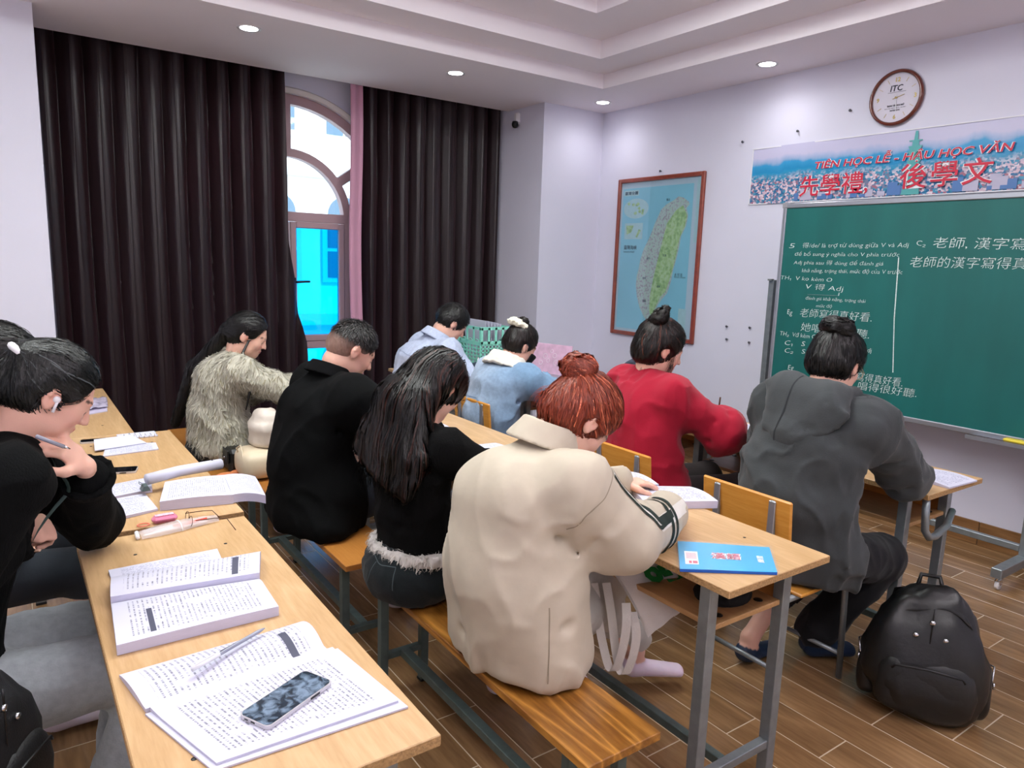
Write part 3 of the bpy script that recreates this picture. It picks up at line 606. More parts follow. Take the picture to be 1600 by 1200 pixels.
# ================================================================ desks, benches, chairs
M_SHELF = wood('pale_shelf_board', (176, 130, 84), (200, 156, 108), .8, .4, 'y', .2)
GD = 'two-seat classroom desks of laminate board on grey steel legs'
def desk_proto(w=.445, l=1.235, name='school_desk'):
    t = thing(name, 'desk', 'desk', (0, 0, 0))
    m_ = MB(); m_.box((0, 0, .7395), (w, l, .021), .0015); top = m_.build('desk_top', M_DESK, t)
    m_ = MB()
    for s in (-1, 1): m_.box((0, s*(l/2+.0004), .739), (w-.003, .0012, .018)); m_.box((s*(w/2+.0004), 0, .739), (.0012, l-.003, .018))
    m_.build('chipboard_edge', M_CHIP, top)
    m_ = MB()
    for sx, sy in ((-.1, .46), (.12, -.40), (.12, .42), (-.14, -.46)): m_.lathe([(.0001, .0006), (.0045, .0006), (.005, 0)], 8, Matrix.Translation((sx, sy, .7502)))
    m_.build('screw_heads', M_BLACK, top, kind='stuff')
    for sy in (-1, 1):
        for sx in (-1, 1):
            m_ = MB(); x = sx*(w/2-.055); y = sy*(l/2-.105); m_.box((x, y, .364), (.036, .036, .728), .002); lg = m_.build('leg', M_STEEL, t)
            m_ = MB(); m_.box((x, y, .006), (.040, .040, .012), .002); m_.build('foot_cap', M_RUBBER, lg)
        each('side_rail', M_STEEL, t, [lambda q, z=z: q.box((0, sy*(l/2-.105), z), (w-.146, .028, .028), .002) for z in (.712, .12)])
    m_ = MB(); m_.box((.0, 0, .585), (w-.15, l-.19, .016), .002); sh = m_.build('book_shelf', M_SHELF, t)
    m_ = MB()
    for sy in (-1, 1):
        for sx in (-.09, .09): m_.lathe([(.0001, .001), (.013, .001), (.014, 0)], 12, Matrix.Translation((sx, sy*(l/2-.13), .5935)))
    m_.build('bolt_holes', M_BLACK, sh, kind='stuff')
    each('long_rail', M_DSTEEL, t, [lambda q: q.box((w/2-.055, 0, .66), (.025, l-.24, .03), .002), lambda q: q.box((-.03, 0, .12), (.028, l-.24, .028), .002)])
    m_ = MB(); m_.box((w/2-.045, 0, .63), (.012, l-.25, .11), .001); m_.build('modesty_panel', M_BENCH2, t)
    return t
dp = desk_proto()
dp.location = (.337, 1.585, 0); dp['label'] = 'nearest pale wooden desk at lower left, with two open books on it'
for (x, y, l) in ((.347, 2.862, 'second pale desk from the left front, under the big open book'), (.206, 4.105, 'farthest pale desk of the left row, in front of the curtain'),
        (1.668, 1.682, 'pale wooden desk with the light blue book on its near end'), (1.668, 2.928, 'middle-row desk used by the person in black sweater, behind the jacket'), (1.66, 4.17, 'middle-row desk farthest back, in front of the fluffy sweater'),
        (2.974, 1.815, 'front desk nearest the chalkboard, with the hooded person leaning on it'), (2.974, 3.058, 'front-row desk that the red sweater writes on'), (2.974, 4.30, 'front-row desk nearest the corner, under the mint crate'), (2.50, 4.19, 'desk with a white leg that the pale denim shirt writes on')):
    dup(dp, (x, y, 0), label=l)
fd = [o for o in COL.objects if o.get('label', '').startswith('front desk nearest the chalkboard')][0]
m_ = MB(); m_.tube([(-.185, -.595, .728), (-.188, -.600, .66), (-.182, -.603, .60), (-.150, -.605, .568), (-.10, -.605, .562), (.0, -.60, .582), (.13, -.56, .61)], .014, 10); m_.build('curved_bracket', M_STEEL, fd)
def bench_proto(mtop):
    t = thing('school_bench', 'bench', 'bench', (0, 0, 0)); w, l = .232, 1.235
    m_ = MB(); m_.box((0, 0, .4385), (w, l, .023), .002); m_.build('seat_board', mtop, t)
    for sy in (-1, 1):
        for sx in (-1, 1):
            m_ = MB(); x = sx*(w/2-.035); y = sy*(l/2-.10); m_.box((x, y, .2135), (.03, .03, .427), .002); lg = m_.build('leg', M_DSTEEL, t)
            m_ = MB(); m_.box((x, y, .005), (.034, .034, .010), .002); m_.build('foot_cap', M_RUBBER, lg)
        each('side_rail', M_DSTEEL, t, [lambda q, z=z: q.box((0, sy*(l/2-.10), z), (w-.1, .024, .024), .002) for z in (.14, .413)])
    m_ = MB(); m_.box((0, 0, .14), (.032, l-.22, .03), .002); m_.build('long_rail', M_DSTEEL, t)
    return t
bp_ = bench_proto(M_BENCH); bp_.location = (1.104, 1.675, 0); bp_['label'] = 'nearest varnished bench with strong wood grain, under the cream jacket'
b2 = bench_proto(M_BENCH2); b2.location = (1.055, 2.945, 0); b2['label'] = 'plain orange bench under the person in the black coat'
dup(b2, (.89, 4.185, 0), label='farthest bench, under the fluffy sweater')
dup(b2, (-.185, 1.30, 0), label='bench at the left picture edge, under the backpack')
dup(b2, (-.185, 2.56, 0), label='bench that the girl with the ponytail sits on')
def chair_proto():
    t = thing('school_chair', 'chair', 'chair', (0, 0, 0))   # origin: seat centre on floor, faces +x
    w = .37
    m_ = MB(); m_.box((.02, 0, .442), (.36, w, .014), .004); m_.build('seat', M_CHAIRW, t)
    m_ = MB()
    m_.box((-.264, 0, .728), (.013, w, .145), .005, Matrix.Rotation(-.10, 3, 'Y')); m_.build('backrest', M_CHAIRW, t)
    for sy in (-1, 1):
        m_ = MB(); m_.box((-.278, sy*.115, .72), (.006, .026, .135), .002); m_.build('backrest_bracket', M_ALU, t)
        m_ = MB(); y = sy*.15
        m_.tube([(-.27, sy*.115, .79), (-.268, sy*.115, .70), (-.235, sy*.12, .50), (-.215, sy*.135, .43), (-.225, y, .36), (-.255, y, .0)], .0115, 10); m_.build('rear_leg', M_STEEL, t)
        m_ = MB(); m_.tube([(-.20, y, .425), (.12, y, .425), (.165, y, .41), (.185, y, .37), (.21, y, 0)], .0115, 10); m_.build('front_leg', M_STEEL, t)
    each('stretcher', M_STEEL, t, [lambda q: q.tube([(.205, -.15, .10), (.205, .15, .10)], .009, 8), lambda q: q.tube([(-.24, -.15, .18), (-.24, .15, .18)], .009, 8)])
    return t
ch = chair_proto(); ch.location = (2.345, 1.50, 0); ch['label'] = 'wooden chair with steel tube frame, under the grey hooded sweatshirt'
for (x, y, l) in ((2.345, 2.14, 'wooden chair with steel tube frame, behind the red sweater'), (2.345, 3.32, 'wooden chair with steel tube frame, behind the denim jacket with white collar')):
    dup(ch, (x, y, 0), label=l)
dup(b2, (2.05, 3.98, 0), label='short bench at the back that the pale denim shirt sits on')
oc = thing('office_chair', 'dark grey rounded chair back beyond the red-haired head, against the wall', 'chair', (4.05, 3.85, 0))
M_GF = mat('grey_chair_fabric', (78, 88, 104), .8, bump=.2, bscale=200)
m_ = MB(); m_.grid(lambda u, v: (-.16+.03*math.cos((u-.5)*3), (u-.5)*(.46*math.sqrt(max(.02, 1-(max(0, v-.35)/.68)**2))), .52+.34*v), 14, 10); m_.build('backrest', M_GF, oc, solid=.05)
m_ = MB(); m_.box((.06, 0, .46), (.42, .44, .07), .03); m_.build('seat', M_GF, oc)
m_ = MB(); m_.tube([(.05, 0, .06), (.05, 0, .43)], .025, 12); m_.box((-.15, 0, .50), (.02, .06, .16), .004); m_.build('column', M_BLACK, oc)
m_ = MB()
for k in range(5): a = 2*math.pi*k/5; m_.tube([(.05, 0, .08), (.05+.26*math.cos(a), .26*math.sin(a), .055)], [.022, .014], 8); m_.lathe([(.0001, -.012), (.024, -.010), (.024, .010), (.0001, .012)], 12, Matrix.Translation((.05+.26*math.cos(a), .26*math.sin(a), .026)) @ Matrix.Rotation(math.pi/2, 4, 'X'))
m_.build('star_base', M_BLACK, oc)
# ================================================================ paper things on the desks
def print_mat(name, page=(202, 202, 220), ink=(70, 72, 92), rows=30, x0=.1, x1=.9, y0=.08, y1=.92, dens=.5, wsc=70, bar=None, rot=False):
    """a printed page: UV rows of broken dark dashes inside the margins, with an optional dark bar"""
    m, t, b, N, L = nt(name); b.inputs['Roughness'].default_value = .65
    tc = N.new('ShaderNodeTexCoord'); sp = N.new('ShaderNodeSeparateXYZ'); L.new(tc.outputs['UV'], sp.inputs[0])
    U, V = (sp.outputs[1], sp.outputs[0]) if rot else (sp.outputs[0], sp.outputs[1])
    def mth(op, a, bb=None, c=None):
        n = N.new('ShaderNodeMath'); n.operation = op
        for k, q in enumerate((a, bb, c)):
            if q is None: continue
            if isinstance(q, (int, float)): n.inputs[k].default_value = q
            else: L.new(q, n.inputs[k])
        return n.outputs[0]
    vr = mth('MULTIPLY', V, rows); fl_ = mth('FLOOR', vr); fr = mth('FRACT', vr)
    line = mth('MULTIPLY', mth('GREATER_THAN', fr, .28), mth('LESS_THAN', fr, .62))
    cx = N.new('ShaderNodeCombineXYZ'); L.new(mth('MULTIPLY', U, wsc), cx.inputs[0]); L.new(mth('MULTIPLY', fl_, 7.31), cx.inputs[1])
    n1 = N.new('ShaderNodeTexNoise'); n1.inputs['Scale'].default_value = 1; n1.inputs['Detail'].default_value = 2; L.new(cx.outputs[0], n1.inputs[0])
    word = mth('GREATER_THAN', n1.outputs[0], .5)
    cb_ = N.new('ShaderNodeCombineXYZ'); L.new(mth('MULTIPLY', U, 3.1), cb_.inputs[0]); L.new(mth('MULTIPLY', V, 5.0), cb_.inputs[1])
    n2 = N.new('ShaderNodeTexNoise'); n2.inputs['Scale'].default_value = 1.3; L.new(cb_.outputs[0], n2.inputs[0])
    para = mth('GREATER_THAN', n2.outputs[0], 1-dens)
    k = mth('MULTIPLY', mth('MULTIPLY', line, word), para)
    for s, lo, hi in ((U, x0, x1), (V, y0, y1)): k = mth('MULTIPLY', k, mth('MULTIPLY', mth('GREATER_THAN', s, lo), mth('LESS_THAN', s, hi)))
    k = mth('MULTIPLY', k, .7)
    if bar:
        q = mth('MULTIPLY', mth('MULTIPLY', mth('GREATER_THAN', sp.outputs[0], bar[0]), mth('LESS_THAN', sp.outputs[0], bar[1])), mth('MULTIPLY', mth('GREATER_THAN', sp.outputs[1], bar[2]), mth('LESS_THAN', sp.outputs[1], bar[3])))
        k = mth('MAXIMUM', k, q)
    mx = N.new('ShaderNodeMix'); mx.data_type = 'RGBA'; L.new(k, mx.inputs[0]); mx.inputs[6].default_value = lin(page); mx.inputs[7].default_value = lin(ink); L.new(mx.outputs[2], b.inputs['Base Color'])
    return m
M_PR1 = print_mat('printed_page', rows=34, dens=.62, rot=True); M_PR2 = print_mat('printed_page_with_bar', rows=32, dens=.6, bar=(.80, .845, .05, .6), rot=True)
M_HAND = print_mat('handwritten_page', ink=(60, 66, 120), rows=20, wsc=46, dens=.62); M_HAND2 = print_mat('handwritten_page_rows', ink=(70, 74, 100), rows=17, wsc=60, dens=.8)
M_PR3 = print_mat('printed_page_bar_left', rows=34, dens=.6, bar=(.20, .235, .1, .62), rot=True)
M_EDGE = mat('page_block', (196, 194, 216), .8, var=.08, vscale=40, stretch=(1, 1, 30))
def quadlerp(q, u, v):
    a = Vector(q[0]).lerp(Vector(q[1]), u); b = Vector(q[3]).lerp(Vector(q[2]), u); return a.lerp(b, v)
def slab(mb, q, z0, prof, nu=16, nv=10, mi_top=0, mi_side=1):
    """a paper block over the ground quad q (4 xy corners); prof(u,v)= top height above z0"""
    def top(u, v):
        p = quadlerp([(*c, 0) for c in q], u, v); return (p.x, p.y, z0+prof(u, v))
    a, b, d = Vector((*q[0], 0)), Vector((*q[1], 0)), Vector((*q[3], 0)); fl_ = (b-a).cross(d-a).z < 0
    mb.grid(top, nu, nv, mi_top, True, flip=fl_)
    for (f0, n) in ((lambda t: (t, 0), nu), (lambda t: (1, t), nv), (lambda t: (1-t, 1), nu), (lambda t: (0, 1-t), nv)):
        vs = []
        for i in range(n+1):
            u, v = f0(i/n); p = top(u, v); vs += [(p[0], p[1], z0), p]
        fs = [(2*i, 2*i+2, 2*i+3, 2*i+1) for i in range(n)]
        mb.add(vs, [f[::-1] for f in fs] if fl_ else fs, mi_side)
    p = [(*c, z0) for c in q]; mb.add(p, [(0, 1, 2, 3) if fl_ else (0, 3, 2, 1)], mi_side)
ZT = .7508
# --- near open book (lower left), pen and phone on it
def L2(a, b, t): return (a[0]+(b[0]-a[0])*t, a[1]+(b[1]-a[1])*t)
def open_book(name, label, pages, cat='book', group=None):
    t = thing(name, label, cat, (0, 0, 0), group=group)
    for (nm, q, z0, prof, mt) in pages:
        m_ = MB(); slab(m_, q, z0, prof); m_.build(nm, [mt, M_EDGE], t)
    return t
# near book: spine runs across; upper page block curls, lower block flat
open_book('open_textbook', 'open printed textbook on the nearest desk, under a pen and a phone', [
    ('bottom_page', [(.215, 1.075), (.545, 1.062), (.512, 1.315), (.150, 1.285)], ZT, lambda u, v: .0035, M_PR1),
    ('right_pages', [(.222, 1.085), (.535, 1.082), (.500, 1.312), (.158, 1.290)], ZT+.0037, lambda u, v: .004+.004*math.exp(-((v-1)/.1)**2), M_PR1),
    ('left_pages', [(.152, 1.292), (.490, 1.318), (.478, 1.455), (.128, 1.437)], ZT, lambda u, v: .005+.020*math.sin(math.pi*min(1, (1-v)*1.15+.0))**.8*(.35+.75*u)+.003*(1-v), M_PR2)])
open_book('open_textbook', 'open thick textbook with dark page bars, second book on the nearest desk', [
    ('lower_pages', [(.134, 1.522), (.455, 1.520), (.462, 1.705), (.148, 1.745)], ZT, lambda u, v: .022+.002*math.sin(3*u)-.010*max(0, v-.85)/.15, M_PR3),
    ('upper_pages', [(.148, 1.748), (.466, 1.708), (.515, 1.868), (.166, 1.885)], ZT, lambda u, v: .014+.026*math.sin(math.pi*min(1, .12+v*.95))**.7, M_PR2),
    ('loose_sheet', [(.166, 1.888), (.420, 1.872), (.425, 1.96), (.165, 1.955)], ZT, lambda u, v: .0012+.006*v, M_HAND)])
# big open book on the second desk with a rolled half
bb = open_book('open_textbook', 'thick open book with a rolled page and binder clip, on the second left desk', [
    ('left_pages', [(.09, 2.30), (.345, 2.375), (.335, 2.555), (.12, 2.50)], ZT, lambda u, v: .006+.003*math.sin(3*u), M_HAND2),
    ('far_pages', [(.13, 2.52), (.36, 2.575), (.375, 2.72), (.14, 2.66)], ZT, lambda u, v: .012+.008*math.sin(math.pi*v), M_HAND2),
    ('right_pages', [(.350, 2.370), (.560, 2.330), (.600, 2.56), (.400, 2.575)], ZT, lambda u, v: .030+.004*math.sin(math.pi*u), M_PR1)])
m_ = MB()
def hang(u, v):   # the block runs over the desk edge and droops
    x = .556+.115*u+.03*v; return (x, 2.33+.23*v+.03*u, ZT+.0305-.030*u*u+.003*math.sin(3*v))
m_.grid(hang, 8, 8, 0); m_.grid(lambda u, v: (hang(u, v)[0], hang(u, v)[1], hang(u, v)[2]-.0285), 8, 8, 1, flip=True)
for f in (lambda t: (t, 0), lambda t: (1, t), lambda t: (1-t, 1), lambda t: (0, 1-t)):
    vs = []
    for i in range(9):
        p = hang(*f(i/8)); vs += [(p[0], p[1], p[2]-.0285), p]
    m_.add(vs, [(2*i, 2*i+2, 2*i+3, 2*i+1) for i in range(8)], 1)
m_.build('drooping_pages', [M_PR1, M_EDGE], bb)
m_ = MB(); m_.tube([(.345, 2.575, ZT+.046), (.45, 2.612, ZT+.050), (.60, 2.66, ZT+.044)], .019, 14); m_.build('rolled_page', M_PAPER, bb)
m_ = MB(); m_.tube([(.565, 2.651, ZT+.045), (.571, 2.653, ZT+.045)], .0196, 14); m_.build('page_bar', M_INK, bb)
m_ = MB(); m_.prism([(-.014, 0), (.014, 0), (.006, .016), (-.006, .016)], -.02, .02, Matrix.Translation((.335, 2.545, ZT+.022)) @ Matrix.Rotation(math.pi/2, 4, 'X')); m_.tube([(.33, 2.54, ZT+.036), (.315, 2.53, ZT+.05), (.318, 2.55, ZT+.05), (.332, 2.56, ZT+.036)], .001, 5); m_.build('binder_clip', M_DSTEEL, bb)
# helpers for placing flat-lying gear
def phone(label, p0, p1, w, zb, mscreen, group=None):
    a = Vector((*p0, 0)); b = Vector((*p1, 0)); d = b-a; L = d.length; ang = math.atan2(d.y, d.x)
    t = thing('smartphone', label, 'phone', ((a.x+b.x)/2, (a.y+b.y)/2, zb), ang)
    def rr(l, w, r, n=6):
        out = []
        for cx, cy, a0 in ((l/2-r, w/2-r, 0), (-l/2+r, w/2-r, 90), (-l/2+r, -w/2+r, 180), (l/2-r, -w/2+r, 270)):
            for k in range(n+1): aa = math.radians(a0+90*k/n); out.append((cx+r*math.cos(aa), cy+r*math.sin(aa)))
        return out
    m_ = MB(); m_.prism(rr(L, w, .011), .0, .0072); m_.build('case', mat('pale_phone_rim', (205, 202, 206), .25, .3), t)
    m_ = MB(); m_.prism(rr(L-.004, w-.004, .010), .0072, .0079); m_.build('screen', mscreen, t)
    m_ = MB(); m_.box((-L/2-.0002, 0, .0036), (.001, .009, .0026)); m_.box((-L/2-.0002, .016, .0036), (.001, .008, .0018)); m_.box((L*.2, -w/2-.0006, .0036), (.022, .0012, .003)); m_.build('port_and_button', M_BLACK, t, kind='stuff')
    return t
def splotch(name, c1, c2, rough=.08):
    m, t, b, N, L = nt(name); tc = N.new('ShaderNodeTexCoord'); n = N.new('ShaderNodeTexNoise'); n.inputs['Scale'].default_value = 55; n.inputs['Detail'].default_value = 5; n.inputs['Distortion'].default_value = .6; L.new(tc.outputs['Object'], n.inputs[0])
    r = N.new('ShaderNodeValToRGB'); e = r.color_ramp.elements; e[0].position = .42; e[0].color = lin(c1); e[1].position = .66; e[1].color = lin(c2); L.new(n.outputs[0], r.inputs[0]); L.new(r.outputs[0], b.inputs['Base Color']); b.inputs['Roughness'].default_value = rough; return m
M_SCR = splotch('mottled_dark_screen', (30, 44, 58), (118, 138, 160)); M_SCRB = mat('dark_screen', (10, 14, 18), .06)  # screen mottled from dark to pale blue-grey
phone('smartphone with a mottled blue-grey screen lying on the nearest open book', (.296, 1.150), (.438, 1.222), .072, ZT+.0085, M_SCR)
phone('dark smartphone lying on the second left desk beside the big book', (.22, 2.905), (.355, 2.868), .07, ZT, M_SCRB)
phone('small dark phone by the white booklet on the farthest left desk', (.215, 3.40), (.34, 3.385), .05, ZT, M_SCRB)
t = thing('ballpoint_pen', 'clear ballpoint pen lying on the nearest open book above the phone', 'pen', (0, 0, 0))
P0, P1 = Vector((.242, 1.343, ZT+.030)), Vector((.395, 1.418, ZT+.034))
m_ = MB(); m_.tube([P0.lerp(P1, .0), P0.lerp(P1, .02), P0.lerp(P1, .9), P0.lerp(P1, .97), P1], [.0035, .0042, .0042, .0022, .0006], 10); m_.build('barrel', mat('clear_plastic_barrel', (150, 154, 170), .1), t)
m_ = MB(); m_.tube([P0-(P1-P0)*.02, P0.lerp(P1, .33)], [.0050, .0052], 10); m_.sqtube(P0.lerp(P1, .02)+Vector((0, 0, .006)), P0.lerp(P1, .28)+Vector((0, 0, .006)), .003, .0015); m_.build('cap', M_WHITE, t)
m_ = MB(); m_.tube([P0.lerp(P1, .35)+Vector((0, 0, .0042)), P0.lerp(P1, .95)+Vector((0, 0, .001))], .0011, 6); m_.build('ink_line', M_INK, t)
# booklets at the far left desks
open_book('open_booklet', 'open white booklet with papers on the second left desk beyond the phone', [
    ('left_pages', [(.27, 3.12), (.47, 3.14), (.475, 3.24), (.30, 3.30)], ZT, lambda u, v: .004+.003*v, M_HAND2),
    ('raised_pages', [(.25, 3.20), (.44, 3.24), (.40, 3.36), (.26, 3.34)], ZT+.0075, lambda u, v: .003+.012*v, M_PAPER)])
M_CLEAR = glass('clear_plastic', (238, 234, 244))
t = thing('plastic_sleeve', 'crumpled clear plastic sleeve with papers on the farthest left desk', 'sleeve', (0, 0, 0))
m_ = MB(); slab(m_, [(.20, 3.92), (.38, 4.02), (.40, 4.25), (.20, 4.12)], ZT, lambda u, v: .004, 14, 8); m_.build('papers', [mat('lilac_paper', (196, 188, 214), .6), M_EDGE], t)
m_ = MB(); m_.grid(lambda u, v: (.19+.20*u+.02*v, 3.99+.10*u+.24*v, ZT+.012+.022*abs(mnoise.noise(Vector((u*5, v*4, 2))))+.02*v*(1-u)), 18, 12); m_.build('sleeve_film', mat('cloudy_film', (205, 196, 220), .12, alpha=.75), t, solid=.0008)
t = thing('pencil_bag', 'lacy wire-bound note pad behind the booklet on the second left desk', 'notepad', (.43, 3.37, ZT))
m_ = MB()
for k in range(7): a = k*.35; m_.tube([(.02*k-.06, 0, .0), (.02*k-.055, .008, .022+.006*math.sin(a*3)), (.02*k-.045, .018, .0)], .0012, 5)
m_.build('wire_loops', M_CHROME, t, kind='stuff')
m_ = MB(); m_.box((0, .05, .003), (.15, .09, .006), .001); m_.build('pad', M_PAPER, t)
# pencil case, pink sharpener, glasses on desk joint
t = thing('pencil_case', 'clear plastic pencil case with pens and a red marker on the nearest desk', 'pencil case', (0, 0, 0))
A_, B_ = Vector((.262, 2.168, ZT)), Vector((.478, 2.205, ZT))
def casefn(u, v):
    p = A_.lerp(B_, u); n = Vector((-.17, .98, 0)); w = .058+.012*math.sin(u*5); 
    return tuple(p+n*(v-.5)*w+Vector((0, 0, .003+.020*math.sin(math.pi*v)**.6*(.6+.4*math.sin(math.pi*u))+.002*mnoise.noise(Vector((u*9, v*5, 3))))))
m_ = MB(); m_.grid(casefn, 20, 10); m_.build('plastic_film', mat('clear_case_film', (236, 222, 220), .08, alpha=.42), t)
m_ = MB()
for k, (dv, c) in enumerate(((-.018, 0), (0, 0), (.016, 0))): m_.tube([tuple(A_.lerp(B_, .06)+Vector((0, dv, .008))), tuple(A_.lerp(B_, .86)+Vector((0, dv*.8, .008)))], .0042, 8)
m_.build('pens', M_WHITE, t, kind='stuff')
m_ = MB(); m_.tube([tuple(A_.lerp(B_, .42)+Vector((.0, -.012, .014))), tuple(A_.lerp(B_, .86)+Vector((0, -.010, .014)))], .0050, 8); m_.build('red_marker', mat('coral_red', (236, 92, 76), .4), t)
m_ = MB(); m_.tube([casefn(.5, v/8) for v in range(9)], .0022, 6); m_.tube([tuple(A_+Vector((-.004, -.02, .006))), tuple(A_+Vector((-.002, .02, .008)))], .006, 8); m_.build('zip_and_seam', M_WHITE, t, kind='stuff')
t = thing('correction_tape', 'small pink translucent correction tape with a ring, beside the pencil case', 'correction tape', (.345, 2.262, ZT))
M_PINK = mat('pink_plastic', (238, 140, 176), .15, alpha=.85)
m_ = MB(); m_.box((0, 0, .012), (.07, .032, .022), .009); m_.build('body', M_PINK, t)
m_ = MB(); m_.box((0, 0, .0236), (.05, .018, .001)); m_.build('sticker', mat('pink_white_label', (250, 190, 215), .4, var=.5, vscale=120), t)
m_ = MB(); m_.tube([(-.058+.016*math.cos(a), .013*math.sin(a)-.004, .0035) for a in np.linspace(0, 2*math.pi, 20)[:-1]], .0018, 6, closed=True); m_.build('ring', mat('coral_ring', (232, 120, 100), .3), t)
t = thing('eyeglasses', 'thin dark-rimmed glasses folded open on the desk joint by the pencil case', 'glasses', (0, 0, ZT))
m_ = MB(); m_.tube([(.405, 2.275, .012), (.455, 2.27, .013), (.480, 2.262, .012), (.490, 2.215, .003)], .0013, 6); m_.build('temple', mat('dark_bronze', (80, 52, 40), .3, .6), t)
m_ = MB(); m_.tube([(.410, 2.150, .028), (.462, 2.145, .028), (.492, 2.13, .026), (.505, 2.085, .003)], .0013, 6); m_.build('temple', MATS['dark_bronze'], t)
for cy in (2.228, 2.180):
    m_ = MB(); m_.tube([(.402+.003*math.sin(a), cy+.021*math.cos(a), .018+.014*math.sin(a)) for a in np.linspace(0, 2*math.pi, 22)[:-1]], .001, 6, closed=True); m_.build('rim', MATS['dark_bronze'], t)
# blue workbook
t = thing('workbook', 'light blue workbook in a clear cover on the near end of the middle desk', 'book', (0, 0, 0))
q = [(1.425, 1.212), (1.637, 1.062), (1.770, 1.182), (1.570, 1.352)]
M_BLUEC = mat('sky_blue_cover', (50, 176, 232), .18, coat=.6, var=.06, vscale=6)
m_ = MB(); slab(m_, q, ZT, lambda u, v: .008+.0006*math.sin(6*u), 10, 8); m_.build('cover', [M_BLUEC, mat('blue_cover_edge', (20, 90, 190), .4)], t)
m_ = MB()
def onq(u, v, z): p = quadlerp([(*c, 0) for c in q], u, v); return (p.x, p.y, ZT+z)
c = lambda u0, v0, u1, v1, z=.0092: [onq(u0, v0, z), onq(u1, v0, z), onq(u1, v1, z), onq(u0, v1, z)]
m_.add(c(.06, .16, .20, .62), [(0, 1, 2, 3)]); m_.build('white_label', M_WPR, t)
m_ = MB()
for k in range(5): m_.add(c(.075, .36+.045*k, .185, .375+.045*k, .0096), [(0, 1, 2, 3)])
m_.add(c(.10, .19, .13, .28, .0096), [(0, 1, 2, 3)]); m_.add(c(.14, .19, .19, .28, .0096), [(0, 1, 2, 3)]); m_.build('label_lines', mat('rose_print', (206, 90, 110), .5), t)
e1 = Vector(onq(.7, .5, 0))-Vector(onq(.3, .5, 0)); e2 = Vector(onq(.5, .8, 0))-Vector(onq(.5, .2, 0))
m_ = MB(); text_on(m_, '漢語', onq(.50, .50, .0094), e1, e2, width=.085, height=.045, bold=.07); m_.build('title_outline', M_WPR, t)
m_ = MB(); text_on(m_, '漢語', onq(.50, .50, .0101), e1, e2, width=.080, height=.042, bold=.0); m_.build('title', MATS['rose_print'], t)
m_ = MB(); text_on(m_, '練習', onq(.86, .45, .0094), e2, -e1, width=.045, height=.018); m_.build('subtitle', M_WPR, t)
m_ = MB(); m_.grid(lambda u, v: onq(-.02+1.04*u, -.03+1.06*v, .0112+.0008*mnoise.noise(Vector((u*6, v*5, 1)))), 12, 8); m_.build('clear_cover', mat('glossy_clear_film', (225, 245, 255), .05, alpha=.12, coat=1), t)
# open book by the red-haired reader
open_book('open_notebook', 'thick open handwritten book that the cream jacket reads', [
    ('near_pages', [(1.70, 1.62), (1.93, 1.50), (1.97, 1.66), (1.76, 1.79)], ZT, lambda u, v: .026+.012*math.sin(math.pi*v)*(1-.3*u), M_HAND),
    ('far_pages', [(1.76, 1.80), (1.885, 1.73), (1.90, 1.93), (1.80, 1.98)], ZT, lambda u, v: .022+.018*math.sin(math.pi*min(1, v*.9+.1)), M_HAND)])
for k, (x, y, r, lab) in enumerate(((1.62, 2.10, .2, 'open notebook under the long dark hair, beside the black sweater arm'), (1.62, 2.42, -.1, 'second open notebook beyond the black sweater'), (2.95, 3.55, .1, 'open papers under the hands of the masked student'),
        (2.52, 3.98, .1, 'open notebook under the hand of the pale denim shirt'), (3.02, 2.20, .15, 'open notebook in front of the red sweater'), (3.10, 2.52, -.2, 'open notebook on the far edge of the red sweater desk'), (3.02, 1.36, -.05, 'handwritten notebook at the free end of the front desk'), (1.62, 4.05, .1, 'open notebook in front of the fluffy sweater'), (1.60, 3.05, 0, 'open notebook hidden before the black coat'))):
    cs, sn = math.cos(r), math.sin(r); P = lambda a, b: (x+a*cs-b*sn, y+a*sn+b*cs)
    open_book('open_notebook', lab, [('right_pages', [P(-.105, -.17), P(.105, -.17), P(.105, 0), P(-.105, 0)], ZT, lambda u, v: .006+.008*math.sin(math.pi*v*.9), M_HAND), ('left_pages', [P(-.105, .001), P(.105, .001), P(.105, .17), P(-.105, .17)], ZT, lambda u, v: .006+.008*math.sin(math.pi*(.1+v*.9)), M_HAND)])
# rolled booklet beside the hooded student's notebook
m_ = MB(); m_.tube([(3.07, 1.545, ZT+.018), (3.17, 1.515, ZT+.018)], .017, 14); m_.build('rolled_paper', M_PAPER, None, 'small rolled white paper beside the hooded student', 'paper roll')
